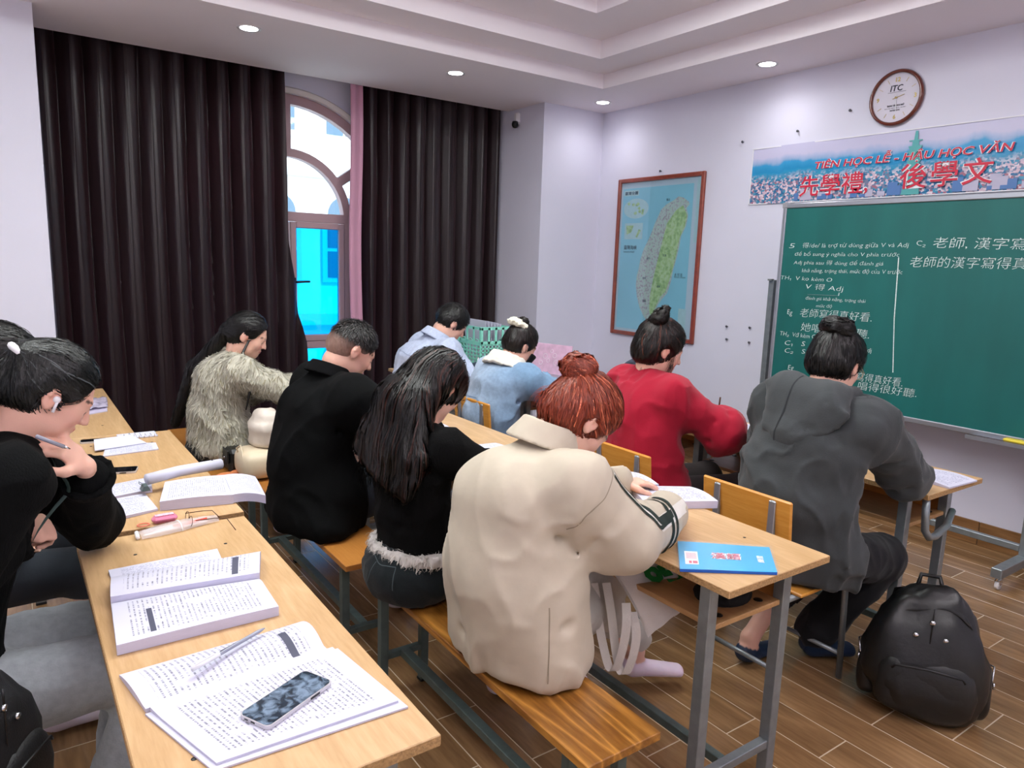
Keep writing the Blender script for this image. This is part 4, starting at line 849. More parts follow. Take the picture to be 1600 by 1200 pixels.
# mint crate with papers, cap, laptop sheet on the corner desk
M_MINT = mat('mint_plastic', (140, 222, 202), .35); cr_ = thing('storage_crate', 'mint green plastic crate with lattice sides, papers sticking out, on the corner desk', 'crate', (2.93, 4.56, ZT))
CW, CD, CH = .26, .38, .33
m_ = MB(); m_.box((0, 0, .004), (CW, CD, .008), .002); m_.build('bottom', M_MINT, cr_)
def lattice(mb, w, h, M):   # local: x across, y up
    T = .006
    mb.box((0, h-.012, 0), (w, .024, T*1.6), .001, None, 0) if False else None
    parts = []
    for x in np.linspace(-w/2+.006, w/2-.006, 9): parts.append(((x, h*.30, 0), (.009, h*.60, T)))
    for y in np.linspace(.008, h*.60, 8): parts.append(((0, y, 0), (w, .009, T)))
    for y in (h*.64, h-.012): parts.append(((0, y, 0), (w, .022, T)))
    for x in np.linspace(-w/2+.008, w/2-.008, 5): parts.append(((x, h*.8, 0), (.018, h*.36, T)))
    for c_, d_ in parts: mb.box(tuple(M @ Vector(c_)), d_, 0, M.to_3x3())
    for x in np.linspace(-w/2+.008, w/2-.008, 5)[:-1]:
        xc = x+(w-.016)/8; r = (w-.016)/8-.006
        mb.tube([tuple(M @ Vector((xc+r*math.cos(a), h*.60+r*math.sin(a), 0))) for a in np.linspace(0, math.pi, 9)], .0035, 4)
for nm, w, M_ in (('side', CW, Matrix.Translation((0, -CD/2, 0)) @ Matrix.Rotation(math.pi/2, 4, 'X')), ('side', CW, Matrix.Translation((0, CD/2, 0)) @ Matrix.Rotation(math.pi/2, 4, 'X')),
        ('side', CD, Matrix.Translation((-CW/2, 0, 0)) @ Matrix.Rotation(math.pi/2, 4, 'Z') @ Matrix.Rotation(math.pi/2, 4, 'X')), ('side', CD, Matrix.Translation((CW/2, 0, 0)) @ Matrix.Rotation(math.pi/2, 4, 'Z') @ Matrix.Rotation(math.pi/2, 4, 'X'))):
    m_ = MB(); lattice(m_, w, CH, M_); m_.build(nm, M_MINT, cr_, kind='stuff')
m_ = MB()
for k in range(6): m_.box((-.05+.02*k, .0, .19), (.004, .30, .34-.01*k), 0, Matrix.Rotation(.05*k-.1, 3, 'Y'))
m_.build('document', M_PAPER, None, 'white papers standing up in the mint crate', 'papers', kind='stuff').location = (2.93, 4.56, ZT+.012)
t = thing('cap', 'dark blue cap lying in front of the mint crate', 'cap', (2.70, 4.22, ZT))
M_NAVY = mat('navy_cloth', (52, 66, 84), .8, bump=.15, bscale=150)
m_ = MB(); m_.lathe([(.095, 0), (.098, .03), (.088, .065), (.06, .09), (.03, .10), (.0001, .102)], 24); m_.build('crown', M_NAVY, t)
m_ = MB(); m_.grid(lambda u, v: ((.085+.085*v)*math.sin((u-.5)*2.0)*1.05-.0, -(.085+.095*v)*math.cos((u-.5)*2.0), .012-.012*v*v+.012*(1-abs(2*u-1))), 14, 5); m_.build('brim', M_NAVY, t, solid=.003)
t = thing('laptop', 'open laptop with a pink decorated lid on the corner desk beyond the masked student', 'laptop', (3.08, 4.02, ZT), math.radians(-72))
m_ = MB(); m_.box((0, 0, .008), (.33, .23, .014), .003); m_.build('base', M_ALU, t)
m_ = MB(); m_.box((0, .135, .115), (.33, .007, .225), .003, Matrix.Rotation(-.25, 3, 'X')); ld = m_.build('lid', mat('pinkish_lid', (206, 170, 196), .3, var=.18, vscale=22, detail=6), t)
m_ = MB()
for (u, v, r) in ((-.05, .02, .018), (-.02, -.01, .014), (.03, .03, .016), (.05, -.02, .02), (-.08, -.03, .015), (.0, .06, .012)):
    for yy in (-.0045, .0045): m_.tube([tuple(Matrix.Rotation(-.25, 3, 'X') @ Vector((u+r*math.cos(a), yy, v+r*math.sin(a)))+Vector((0, .135, .115))) for a in np.linspace(0, 2*math.pi, 14)[:-1]], .0012, 4, closed=True)
m_.build('white_sticker_rings', M_WHITE, ld, kind='stuff')
# tote bag and things under the middle desk
M_TOTE = mat('white_canvas', (214, 206, 200), .85, bump=.2, bscale=260, var=.03, vscale=10); M_GREEN = mat('green_tote_print', (14, 118, 44), .7)
tt = thing('tote_bag', 'white canvas tote bag with green lettering hanging out under the middle desk', 'bag', (0, 0, 0))
def tote(u, v):  # u along towards the viewer side, v down the hanging flap
    a = Vector((1.385, 1.60, .682)); b = Vector((1.78, 1.62, .650)); c_ = Vector((1.525, 1.400, .455)); d_ = Vector((1.70, 1.365, .572))
    p = a.lerp(b, u).lerp(c_.lerp(d_, u), v); p.z += .075*math.sin(math.pi*v)*(1-.6*u)+.010*mnoise.noise(Vector((u*4, v*4, 7))); return tuple(p)
m_ = MB(); m_.grid(tote, 16, 12); m_.grid(lambda u, v: tuple(Vector(tote(u, v))-Vector((0, 0, .012+.006*math.sin(3*u)))), 16, 12, flip=True); m_.build('canvas_body', M_TOTE, tt)
p0 = Vector(tote(.62, .5)); eR = (Vector(tote(.75, .5))-Vector(tote(.35, .5))); eU = Vector(tote(.5, .2))-Vector(tote(.5, .8))
m_ = MB(); text_on(m_, 'Go', tuple(Vector(tote(.58, .74))+Vector((0, -.004, .012))), -eR, -eU, width=.15, height=.085, bold=.05, ext=.001)
text_on(m_, 'xanh', tuple(Vector(tote(.36, .42))+Vector((0, 0, .012))), -eR, -eU, width=.22, height=.06, bold=.05, ext=.001); m_.build('green_lettering', M_GREEN, tt)
for P_ in ([(1.45, 1.545, .575), (1.448, 1.53, .54), (1.446, 1.50, .44), (1.446, 1.462, .355), (1.45, 1.445, .332), (1.455, 1.43, .345), (1.458, 1.41, .42), (1.462, 1.405, .50), (1.48, 1.43, .55)],
           [(1.47, 1.51, .585), (1.465, 1.475, .50), (1.462, 1.445, .40), (1.468, 1.425, .335), (1.478, 1.41, .332), (1.486, 1.392, .40), (1.49, 1.39, .47), (1.50, 1.42, .52)]):
    N_ = len(P_)-1
    def stp(u, v, P_=P_, N_=N_):
        t_ = v*N_; i = min(int(t_), N_-1); f_ = t_-i; g_ = lambda k: Vector(P_[max(0, min(N_, k))])
        p = Vector((-.012, .014, 0))+.5*((2*g_(i))+(g_(i+1)-g_(i-1))*f_+(2*g_(i-1)-5*g_(i)+4*g_(i+1)-g_(i+2))*f_*f_+(3*g_(i)-g_(i-1)-3*g_(i+1)+g_(i+2))*f_**3)
        return tuple(p+Vector((.8, -.6, .1))*(u-.5)*.026)
    m_ = MB(); m_.grid(stp, 2, 28); m_.grid(lambda u, v: tuple(Vector(stp(u, v))+Vector((.0018, .0024, 0))), 2, 28, flip=True); m_.build('strap', M_TOTE, tt)
phone('black phone lying on the white tote bag under the middle desk', (1.575, 1.575), (1.685, 1.50), .072, .669, M_SCRB)
t = thing('slipper', 'black oval pouch on the shelf under the middle desk', 'pouch', (1.69, 1.27, .5935))
m_ = MB(); m_.lathe([(.10, 0), (.105, .012), (.09, .024), (.04, .032), (.0001, .034)], 24, Matrix.Diagonal((.9, .75, 1, 1))); m_.build('pouch_body', mat('black_knit', (12, 12, 14), .9, bump=.3, bscale=300), t)
# backpack on the floor at right
M_LEATH = mat('black_leather', (9, 12, 13), .40, var=.2, vscale=12, bump=.10, bscale=45, spec=.6)
def ellips(mb, c_, r, M_=None, n=20, p=2.0, mi=0, warp=None):
    def fn(u, v):
        a = 2*math.pi*u; b = math.pi*(v-.5); sg = lambda x, e: math.copysign(abs(x)**e, x); e = 2/p
        q = Vector((r[0]*sg(math.cos(b), e)*sg(math.cos(a), e), r[1]*sg(math.cos(b), e)*sg(math.sin(a), e), r[2]*sg(math.sin(b), e)))
        if warp: q = warp(q)
        if M_ is not None: q = M_ @ q
        return tuple(q+Vector(c_))
    mb.grid(fn, n*2, n, mi, uv=False)
def backpack(label, loc, rz, tilt, mm):
    t = thing('backpack', label, 'backpack', loc, rz)
    R = Matrix.Rotation(tilt, 3, 'Y')
    def wp(q):
        h = (q.z+.22)/.44; q = q.copy(); s = 1.0-.5*max(0, h-.25)**1.2; q.x *= s*(1.12-.1*h); q.y *= 1.04-.62*max(0, h-.28)**1.3
        k = mnoise.noise(q*9)*.026+(.5-abs(mnoise.noise(q*16+Vector((4, 0, 0)))))*.020; q += q.normalized()*k
        return q
    m_ = MB(); ellips(m_, (0, 0, .225), (.125, .185, .225), R, 22, 3.6, warp=wp); m_.build('main_body', mm, t)
    m_ = MB(); ellips(m_, (-.095, 0, .13), (.055, .155, .115), R, 14, 3.4, warp=lambda q: q+q.normalized()*mnoise.noise(q*14)*.012); fp = m_.build('front_pocket', mm, t)
    for s in (-1, 1):
        m_ = MB(); ellips(m_, (-.005, s*.175, .125), (.075, .035, .105), R, 12, 3.2, warp=lambda q: q+q.normalized()*mnoise.noise(q*14+Vector((s, 0, 0)))*.01); sp_ = m_.build('side_pocket', mm, t)
        m_ = MB(); m_.tube([(-.05, s*.205, .18), (-.01, s*.213, .215), (.035, s*.205, .20)], .003, 6); m_.tube([(-.052, s*.209, .175), (-.054, s*.212, .155)], .004, 6); m_.build('zip', M_CHROME, sp_)
    sv = [v.co for v in t.children[0].data.vertices]
    def front(y, z): c_ = sorted(sv, key=lambda v: (v.y-y)**2+(v.z-z)**2+(4 if v.x > 0 else 0))[:3]; return min(v.x for v in c_)
    for (y, z) in ((-.045, .315), (.045, .315), (0, .37)):
        m_ = MB(); m_.lathe([(.0001, .007), (.008, .006), (.010, 0)], 14, Matrix.Translation((front(y, z)+.001, y, z)) @ RX); m_.build('stud', M_CHROME, t)
    m_ = MB(); m_.tube([(front(0, z)-.001, 0, z) for z in np.linspace(.25, .42, 8)], .0025, 5); m_.build('centre_seam', MATS['black_plastic'], t)
    m_ = MB(); m_.tube([(-.155, -.11, .20), (-.158, -.10, .215), (-.160, 0, .222), (-.158, .10, .215), (-.155, .11, .20)], .004, 6); m_.build('pocket_zip', MATS['black_plastic'], fp)
    m_ = MB()
    m_.grid(lambda u, v: (-.06+.13*v, (u-.5)*(.24-.04*v), .40+.035*math.sin(v*3)+.012*math.sin(u*7)-.05*abs(2*u-1)**2), 14, 8); m_.build('top_flap', mm, t, solid=.008)
    for s in (-1, 1):
        m_ = MB(); m_.tube([(.08, s*.07, .40), (.15, s*.09, .36), (.175, s*.11, .22), (.15, s*.13, .06), (.10, s*.13, .03)], [.012, .018, .018, .014, .010], 8); m_.build('shoulder_strap', mm, t)
    m_ = MB(); m_.tube([(.06, -.04, .43), (.09, -.03, .465), (.09, .03, .465), (.06, .04, .43)], .008, 8); m_.build('handle', mm, t)
    return t
backpack('black leather backpack with silver studs standing on the floor beside the hooded student', (2.63, 1.09, .004), math.radians(30), .10, M_LEATH)
b_ = backpack('black backpack leaning on the bench at the left picture edge', (-.135, 1.53, .452), math.radians(150), 0, mat('black_nylon', (13, 15, 18), .5, var=.2, vscale=14, bump=.15, bscale=200))
m_ = MB(); m_.tube([(.10, .12, .06), (.16, .10, -.05), (.19, .03, -.16), (.17, -.05, -.22), (.12, -.10, -.20)], .014, 8); m_.build('dangling_strap', MATS['black_nylon'], b_); b_.scale = (.8, .8, .74)
# bags on the far bench
t = thing('handbag', 'small black handbag with a snap between the fluffy sweater and the white bag', 'handbag', (.91, 3.74, .4515))
m_ = MB(); m_.box((0, 0, .06), (.09, .16, .12), .018); m_.box((-.047, 0, .085), (.008, .15, .07), .003); m_.build('body', M_LEATH, t)
m_ = MB(); m_.lathe([(.0001, .006), (.006, .005), (.007, 0)], 12, Matrix.Translation((-.051, -.02, .075)) @ RX); m_.build('snap', M_CHROME, t)
t = thing('shoulder_bag', 'cream padded shoulder bag behind the person in the black coat', 'bag', (.97, 3.57, .4515)); M_CREAM = mat('cream_leather', (226, 210, 182), .45, bump=.08, bscale=60)
m_ = MB(); ellips(m_, (0, 0, .075), (.09, .12, .075), None, 16, 3.2); m_.build('body', M_CREAM, t)
m_ = MB(); m_.tube([(-.07, .02, .10), (-.085, .02, .15), (-.07, .0, .165), (-.075, -.05, .14), (-.08, -.07, .09)], .004, 6); m_.build('strap', M_CREAM, t)
t = thing('puffer_jacket', 'folded off-white puffer jacket on the bench beside the cream bag', 'jacket', (1.03, 3.60, .60)); M_PUFF = mat('pale_puffer_nylon', (224, 212, 200), .4, bump=.25, bscale=22)
m_ = MB(); ellips(m_, (0, 0, .08), (.075, .10, .10), None, 16, 2.6, warp=lambda q: q+q.normalized()*(.008*math.sin(q.z*80)+.01*mnoise.noise(q*20))); m_.build('folded_body', M_PUFF, t)
t = thing('orange_pouch', 'orange ribbon tied on the handle by the black handbag', 'ribbon', (.86, 3.62, .452))
m_ = MB(); ellips(m_, (-.02, 0, .012), (.05, .022, .012), None, 8); ellips(m_, (.035, .01, .014), (.035, .02, .013), None, 8); m_.tube([(0, 0, .012), (.01, -.05, .004), (-.03, -.08, .004)], .002, 5); m_.build('ribbon_bow', mat('orange_cloth', (226, 140, 88), .6), t)
# ================================================================ smooth-union surfaces for people, clothes and hair
V3 = lambda *a: np.array(a if len(a) > 1 else a[0], float)
def nrm(v): v = np.asarray(v, float); return v/max(np.linalg.norm(v), 1e-9)
class Prim:
    def __init__(s, fn, lo, hi, k=.02, mode='u'): s.fn, s.lo, s.hi, s.k, s.mode = fn, np.array(lo, float), np.array(hi, float), k, mode
def cone(a, b, ra, rb, k=.02, mode='u'):
    a, b = V3(a), V3(b); ab = b-a; L2_ = max(ab @ ab, 1e-9)
    def fn(P):
        q = P-a; h = np.clip(q @ ab/L2_, 0, 1); return np.sqrt(((q-h[:, None]*ab)**2).sum(1))-(ra+(rb-ra)*h)
    r = max(ra, rb); return Prim(fn, np.minimum(a, b)-r, np.maximum(a, b)+r, k, mode)
def econe(a, b, side, wa, wb, da, db, k=.03, mode='u'):
    a, b = V3(a), V3(b); ab = b-a; L = max(np.linalg.norm(ab), 1e-6); t = ab/L
    sd = nrm(V3(side)-t*(V3(side) @ t)); dp = np.cross(t, sd)
    def fn(P):
        q = P-a; h = (q @ t)/L; hc = np.clip(h, 0, 1); ax = (h-hc)*L; w = wa+(wb-wa)*hc; d = da+(db-da)*hc; m = np.minimum(w, d)
        k0 = np.sqrt(((q @ sd)/w)**2+((q @ dp)/d)**2+(ax/m)**2); return (k0-1)*m
    r = max(wa, wb, da, db); return Prim(fn, np.minimum(a, b)-r, np.maximum(a, b)+r, k, mode)
def ell(c, r, R=None, k=.02, mode='u'):
    c, r = V3(c), V3(r); R = np.eye(3) if R is None else np.asarray(R)   # rows: local axes
    def fn(P):
        q = (P-c) @ R.T; k0 = np.sqrt(((q/r)**2).sum(1)); k1 = np.sqrt(((q/r**2)**2).sum(1))+1e-9; return k0*(k0-1)/k1
    m = r.max(); return Prim(fn, c-m, c+m, k, mode)
def band(c, axis, rad, h, t, slope=0, ratio=1, fwd=(1, 0, 0), k=.006, mode='u'):
    c, axis = V3(c), nrm(axis); f = nrm(V3(fwd)-axis*(V3(fwd) @ axis)); l = np.cross(axis, f)
    def fn(P):
        q = P-c; z = q @ axis; x = (q @ f)/ratio; y = q @ l; rr = np.sqrt(x*x+y*y)-(rad+slope*z)
        a_ = np.abs(rr)-t; b_ = np.abs(z)-h; return np.minimum(np.maximum(a_, b_), 0)+np.sqrt(np.maximum(a_, 0)**2+np.maximum(b_, 0)**2)-.003
    m = (rad+abs(slope)*h+t)*max(1, ratio)+h; return Prim(fn, c-m, c+m, k, mode)
def above(z, k=.012):   # keep only what is above z
    return Prim(lambda P: z-P[:, 2], (9, 9, 9), (-9, -9, -9), k, 'i')
def halfspace(p, n, k=.012):   # keep the side n points away from
    p, n = V3(p), nrm(n); return Prim(lambda P: (P-p) @ n, (9, 9, 9), (-9, -9, -9), k, 'i')
def smin(a, b, k): h = np.maximum(k-np.abs(a-b), 0)/k; return np.minimum(a, b)-h*h*k*.25
def smax(a, b, k): return -smin(-a, -b, k)
def combine(ds, prims):
    t = None
    for d, p in zip(ds, prims):
        if p.mode == 'u': t = d if t is None else smin(t, d, p.k)
        elif t is None: continue
        elif p.mode == 's': t = smax(t, -d, p.k)
        else: t = smax(t, d, p.k)
    return t
class SDF:
    def __init__(s, prims, fold=None): s.p = prims; s.fold = fold
    def __call__(s, P):
        d = combine([p.fn(P) for p in s.p], s.p)
        return d+s.fold(P) if s.fold else d
    def grad(s, P, e=.003):
        g = np.stack([s(P+np.eye(3)[i]*e)-s(P-np.eye(3)[i]*e) for i in range(3)], 1)
        return g/(np.linalg.norm(g, axis=1, keepdims=True)+1e-9)
    def project(s, P, off=0, it=6):
        P = np.array(P, float)
        for _ in range(it): P = P-np.clip(s(P)-off, -.03, .03)[:, None]*s.grad(P)*.9
        return P
def hsh(ix, iy, iz, s):
    h = (ix*374761393+iy*668265263+iz*2147483647+s*974711).astype(np.int64); h = (h ^ (h >> 13))*1274126177; h = h ^ (h >> 16); return (h & 0xffff)/65535.0
def vnoise(P, s=0):
    f = np.floor(P); q = P-f; q = q*q*(3-2*q); i = f.astype(np.int64); out = 0
    for dx in (0, 1):
        for dy in (0, 1):
            for dz in (0, 1):
                w = (q[:, 0] if dx else 1-q[:, 0])*(q[:, 1] if dy else 1-q[:, 1])*(q[:, 2] if dz else 1-q[:, 2]); out = out+w*hsh(i[:, 0]+dx, i[:, 1]+dy, i[:, 2]+dz, s)
    return out*2-1
def mkfold(amp=.006, sc=(9, 9, 6), seed=0, creases=()):
    sc = V3(sc)
    def f(P):
        Q = P*sc; w = vnoise(Q*.6, seed+5)[:, None]*.8
        n = (1-np.abs(vnoise(Q+w, seed))*2); n = np.sign(n)*np.abs(n)**1.5; n2 = 1-np.abs(vnoise(Q*2.1+w*2, seed+1))*2; d = -amp*n*1.3-amp*.55*n2*np.abs(n2)
        for a, b, wd, dp in creases:
            a, b = V3(a), V3(b); ab = b-a; q = P-a; h = np.clip(q @ ab/(ab @ ab), 0, 1); r2 = ((q-h[:, None]*ab)**2).sum(1); sel = r2 < (3.5*wd)**2
            e = np.zeros(len(P)); e[sel] = np.exp(-r2[sel]/wd**2)-.55*np.exp(-r2[sel]/(2.2*wd)**2); d = d+dp*e*1.6
        return d
    return f
def mesh_sdf(sdf, vox, pad=.045):
    pr = sdf.p; us = [p for p in pr if p.mode == 'u']
    lo = np.min([p.lo for p in us], 0)-pad; hi = np.max([p.hi for p in us], 0)+pad
    B = 12; nb = np.ceil((hi-lo)/(vox*B)).astype(int)+0; n = nb*B+1
    G = np.full(n, 1.0, np.float32)
    bi = np.stack(np.meshgrid(*[np.arange(k) for k in nb], indexing='ij'), -1).reshape(-1, 3)
    C = lo+(bi+.5)*B*vox; h = B*vox*.5*1.74
    ds = [p.fn(C) for p in pr]; t = combine(ds, pr)
    act = np.abs(t) < h*1.35+.02
    o = np.arange(B+1); og = np.stack(np.meshgrid(o, o, o, indexing='ij'), -1).reshape(-1, 3)*vox
    for j in np.nonzero(~act & (t < 0))[0]:
        a = bi[j]*B; G[a[0]:a[0]+B+1, a[1]:a[1]+B+1, a[2]:a[2]+B+1] = -1
    for j in np.nonzero(act)[0]:
        a = bi[j]*B; P = lo+a*vox+og
        rel = [i for i, p in enumerate(pr) if (p.mode == 'u' and ds[i][j] < t[j]+2.4*h+p.k) or (p.mode == 's' and ds[i][j] < 2*h+p.k) or p.mode == 'i']
        d = combine([pr[i].fn(P) for i in rel], [pr[i] for i in rel])
        if d is None: continue
        if sdf.fold: d = d+sdf.fold(P)
        G[a[0]:a[0]+B+1, a[1]:a[1]+B+1, a[2]:a[2]+B+1] = d.reshape(B+1, B+1, B+1)
    S_ = G < 0; c = np.zeros(n-1, np.uint8)
    for dx in (0, 1):
        for dy in (0, 1):
            for dz in (0, 1): c += S_[dx:n[0]-1+dx, dy:n[1]-1+dy, dz:n[2]-1+dz]
    I = np.stack(np.nonzero((c > 0) & (c < 8)), 1); idm = np.full(n-1, -1, np.int32); idm[I[:, 0], I[:, 1], I[:, 2]] = np.arange(len(I))
    cor = [(x, y, z) for x in (0, 1) for y in (0, 1) for z in (0, 1)]; vals = np.stack([G[I[:, 0]+x, I[:, 1]+y, I[:, 2]+z] for x, y, z in cor], 1)
    acc = np.zeros((len(I), 3)); cnt = np.zeros(len(I))
    for i in range(8):
        for j in range(i+1, 8):
            di = np.array(cor[j])-np.array(cor[i])
            if np.abs(di).sum() != 1: continue
            a, b = vals[:, i], vals[:, j]; m = (a < 0) != (b < 0); tt = np.where(m, a/(np.where(m, a-b, 1)), 0)
            acc += m[:, None]*(np.array(cor[i])+tt[:, None]*di); cnt += m
    Vt = lo+(I+acc/cnt[:, None])*vox; F = []
    for ax in range(3):
        sl0 = [slice(None)]*3; sl1 = [slice(None)]*3; sl0[ax] = slice(0, n[ax]-1); sl1[ax] = slice(1, n[ax])
        A = S_[tuple(sl0)]; Bm = S_[tuple(sl1)]; u, v = (ax+1) % 3, (ax+2) % 3
        E = np.stack(np.nonzero(A != Bm), 1); ok = (E[:, u] > 0) & (E[:, v] > 0) & (E[:, u] < n[u]-1) & (E[:, v] < n[v]-1); E = E[ok]
        def g(du, dv): q = E.copy(); q[:, u] -= du; q[:, v] -= dv; return idm[q[:, 0], q[:, 1], q[:, 2]]
        q = np.stack([g(0, 0), g(1, 0), g(1, 1), g(0, 1)], 1); fl_ = ~A[E[:, 0], E[:, 1], E[:, 2]]; q[fl_] = q[fl_][:, ::-1]; F.append(q)
    F = np.concatenate(F); F = F[(F >= 0).all(1)]
    return Vt, F
def np_mesh(name, Vt, F, m, parent=None, col=None, smooth=True, label=None, cat=None, kind=None, nv=4):
    me = bpy.data.meshes.new(name); me.vertices.add(len(Vt)); me.vertices.foreach_set('co', np.asarray(Vt, 'f').ravel())
    me.loops.add(F.size); me.loops.foreach_set('vertex_index', F.astype('i').ravel()); me.polygons.add(len(F)); me.polygons.foreach_set('loop_start', np.arange(0, F.size, nv, dtype='i'))
    me.polygons.foreach_set('loop_total', np.full(len(F), nv, 'i')); me.polygons.foreach_set('use_smooth', np.full(len(F), smooth)); me.materials.append(m)
    if col is not None:
        a = me.attributes.new('Col', 'FLOAT_COLOR', 'POINT'); a.data.foreach_set('color', np.concatenate([col, np.ones((len(col), 1))], 1).astype('f').ravel())
    me.update(calc_edges=True); o = bpy.data.objects.new(name, me); COL.objects.link(o)
    if parent is not None: o.parent = parent
    return put(o, label, cat, None, kind)
def l3(c): return np.array(lin(c)[:3])
def vmat(name, rough=.8, sheen=0, bump=0, bscale=80, var=.06, vscale=30, spec=.4, sub=0, stretch=(1, 1, 1), coat=0, aniso=0, metal=0):
    if name in MATS: return MATS[name]
    m, t, b, N, L = nt(name); MATS[name] = m; at = N.new('ShaderNodeAttribute'); at.attribute_name = 'Col'
    tc = N.new('ShaderNodeTexCoord'); mp = N.new('ShaderNodeMapping'); mp.inputs['Scale'].default_value = stretch; L.new(tc.outputs['Object'], mp.inputs[0])
    n = N.new('ShaderNodeTexNoise'); n.inputs['Scale'].default_value = vscale; n.inputs['Detail'].default_value = 4; L.new(mp.outputs[0], n.inputs[0])
    mr = N.new('ShaderNodeMapRange'); mr.inputs[1].default_value = .25; mr.inputs[2].default_value = .75; mr.inputs[3].default_value = 1-var; mr.inputs[4].default_value = 1+var; L.new(n.outputs[0], mr.inputs[0])
    vm = N.new('ShaderNodeVectorMath'); vm.operation = 'SCALE'; L.new(at.outputs['Color'], vm.inputs[0]); L.new(mr.outputs[0], vm.inputs['Scale']); L.new(vm.outputs[0], b.inputs['Base Color'])
    b.inputs['Roughness'].default_value = rough; b.inputs['Sheen Weight'].default_value = sheen; b.inputs['Specular IOR Level'].default_value = spec; b.inputs['Coat Weight'].default_value = coat; b.inputs['Metallic'].default_value = metal
    if sub: b.inputs['Subsurface Weight'].default_value = sub; b.inputs['Subsurface Radius'].default_value = (.02, .008, .004); b.inputs['Subsurface Scale'].default_value = .3
    if bump:
        n2 = N.new('ShaderNodeTexNoise'); n2.inputs['Scale'].default_value = bscale; n2.inputs['Detail'].default_value = 3; L.new(mp.outputs[0], n2.inputs[0])
        bp = N.new('ShaderNodeBump'); bp.inputs['Strength'].default_value = bump; bp.inputs['Distance'].default_value = .004; L.new(n2.outputs[0], bp.inputs['Height']); L.new(bp.outputs[0], b.inputs['Normal'])
    return m
RNG = np.random.default_rng(11)
def strands(sdf, roots, flow, steps=12, ds=.012, off=.002, w=.0022, jit=.35, colr=None, name='hair_strands', parent=None, mat_=None, lift=0, stop=None, curl=0):
    """thin ribbons that start at the roots and follow flow(p) along the surface"""
    P = sdf.project(roots, off); n = len(P); J = RNG.normal(size=(n, 3))*jit; offs = off+RNG.random(n)*.004
    pts = [P]; alive = np.ones(n, bool); prev = None; nrms = [sdf.grad(P)]
    for k in range(steps):
        g = sdf.grad(P); v = flow(P)+J*(.4+.6*np.sin(k*.6)); v = v-g*(v*g).sum(1, keepdims=True); v /= np.linalg.norm(v, axis=1, keepdims=True)+1e-9
        if prev is not None: v = v*.5+prev*.5; v /= np.linalg.norm(v, axis=1, keepdims=True)+1e-9
        prev = v; Q = P+v*ds; d = sdf(Q)-(offs+lift*k); Q = Q-np.clip(d, -.02, .02)[:, None]*sdf.grad(Q)
        if stop is not None: alive &= ~stop(P)
        P = np.where(alive[:, None], Q, P); pts.append(P); nrms.append(g)
    A = np.stack(pts, 1); Nn = np.stack(nrms, 1); T = np.gradient(A, axis=1); T /= np.linalg.norm(T, axis=2, keepdims=True)+1e-9
    Sd = np.cross(T, Nn); Sd /= np.linalg.norm(Sd, axis=2, keepdims=True)+1e-9; s = steps+1
    ww = w*(RNG.random((n, 1, 1))*.8+.6)*np.clip(1.15-np.linspace(0, 1, s)**3, .15, 1)[None, :, None]
    Vt = np.stack([A-Sd*ww/2, A+Sd*ww/2], 2).reshape(-1, 3); i0 = (np.arange(n)[:, None]*s+np.arange(s-1)[None])*2; i0 = i0.ravel()
    F = np.stack([i0, i0+1, i0+3, i0+2], 1); c = colr(n)[:, None, :].repeat(s*2, 1).reshape(-1, 3)
    return np_mesh(name, Vt, F, mat_, parent, c, kind='stuff')
def tape(sdf, pts, width, off, name, m, parent, label=None, side=None):
    """a band laid on the surface along projected points"""
    pts = np.array(pts, float); t = np.linspace(0, len(pts)-1, max(8, len(pts)*6)); P = np.stack([np.interp(t, range(len(pts)), pts[:, k]) for k in range(3)], 1)
    for _ in range(3): P[1:-1] = (P[:-2]+2*P[1:-1]+P[2:])/4
    P = sdf.project(P, off); P[1:-1] = (P[:-2]+2*P[1:-1]+P[2:])/4; T = np.gradient(P, axis=0); g = sdf.grad(P); Sd = np.cross(T, g); Sd /= np.linalg.norm(Sd, axis=1, keepdims=True)+1e-9
    L_ = sdf.project(P-Sd*width/2, off); R2 = sdf.project(P+Sd*width/2, off); n = len(P)
    for _ in range(4):
        for A_ in (L_, R2, P): A_[1:-1] = (A_[:-2]+2*A_[1:-1]+A_[2:])/4
    for A_ in (L_, R2, P): A_ += np.clip(off-sdf(A_), 0, .01)[:, None]*g; Vt = np.stack([L_, P if width > .008 else (L_+R2)/2, R2], 1).reshape(-1, 3); i = np.arange(n-1)*3
    F = np.concatenate([np.stack([i, i+3, i+4, i+1], 1), np.stack([i+1, i+4, i+5, i+2], 1)]); return np_mesh(name, Vt, F, m, parent, None, label=label)
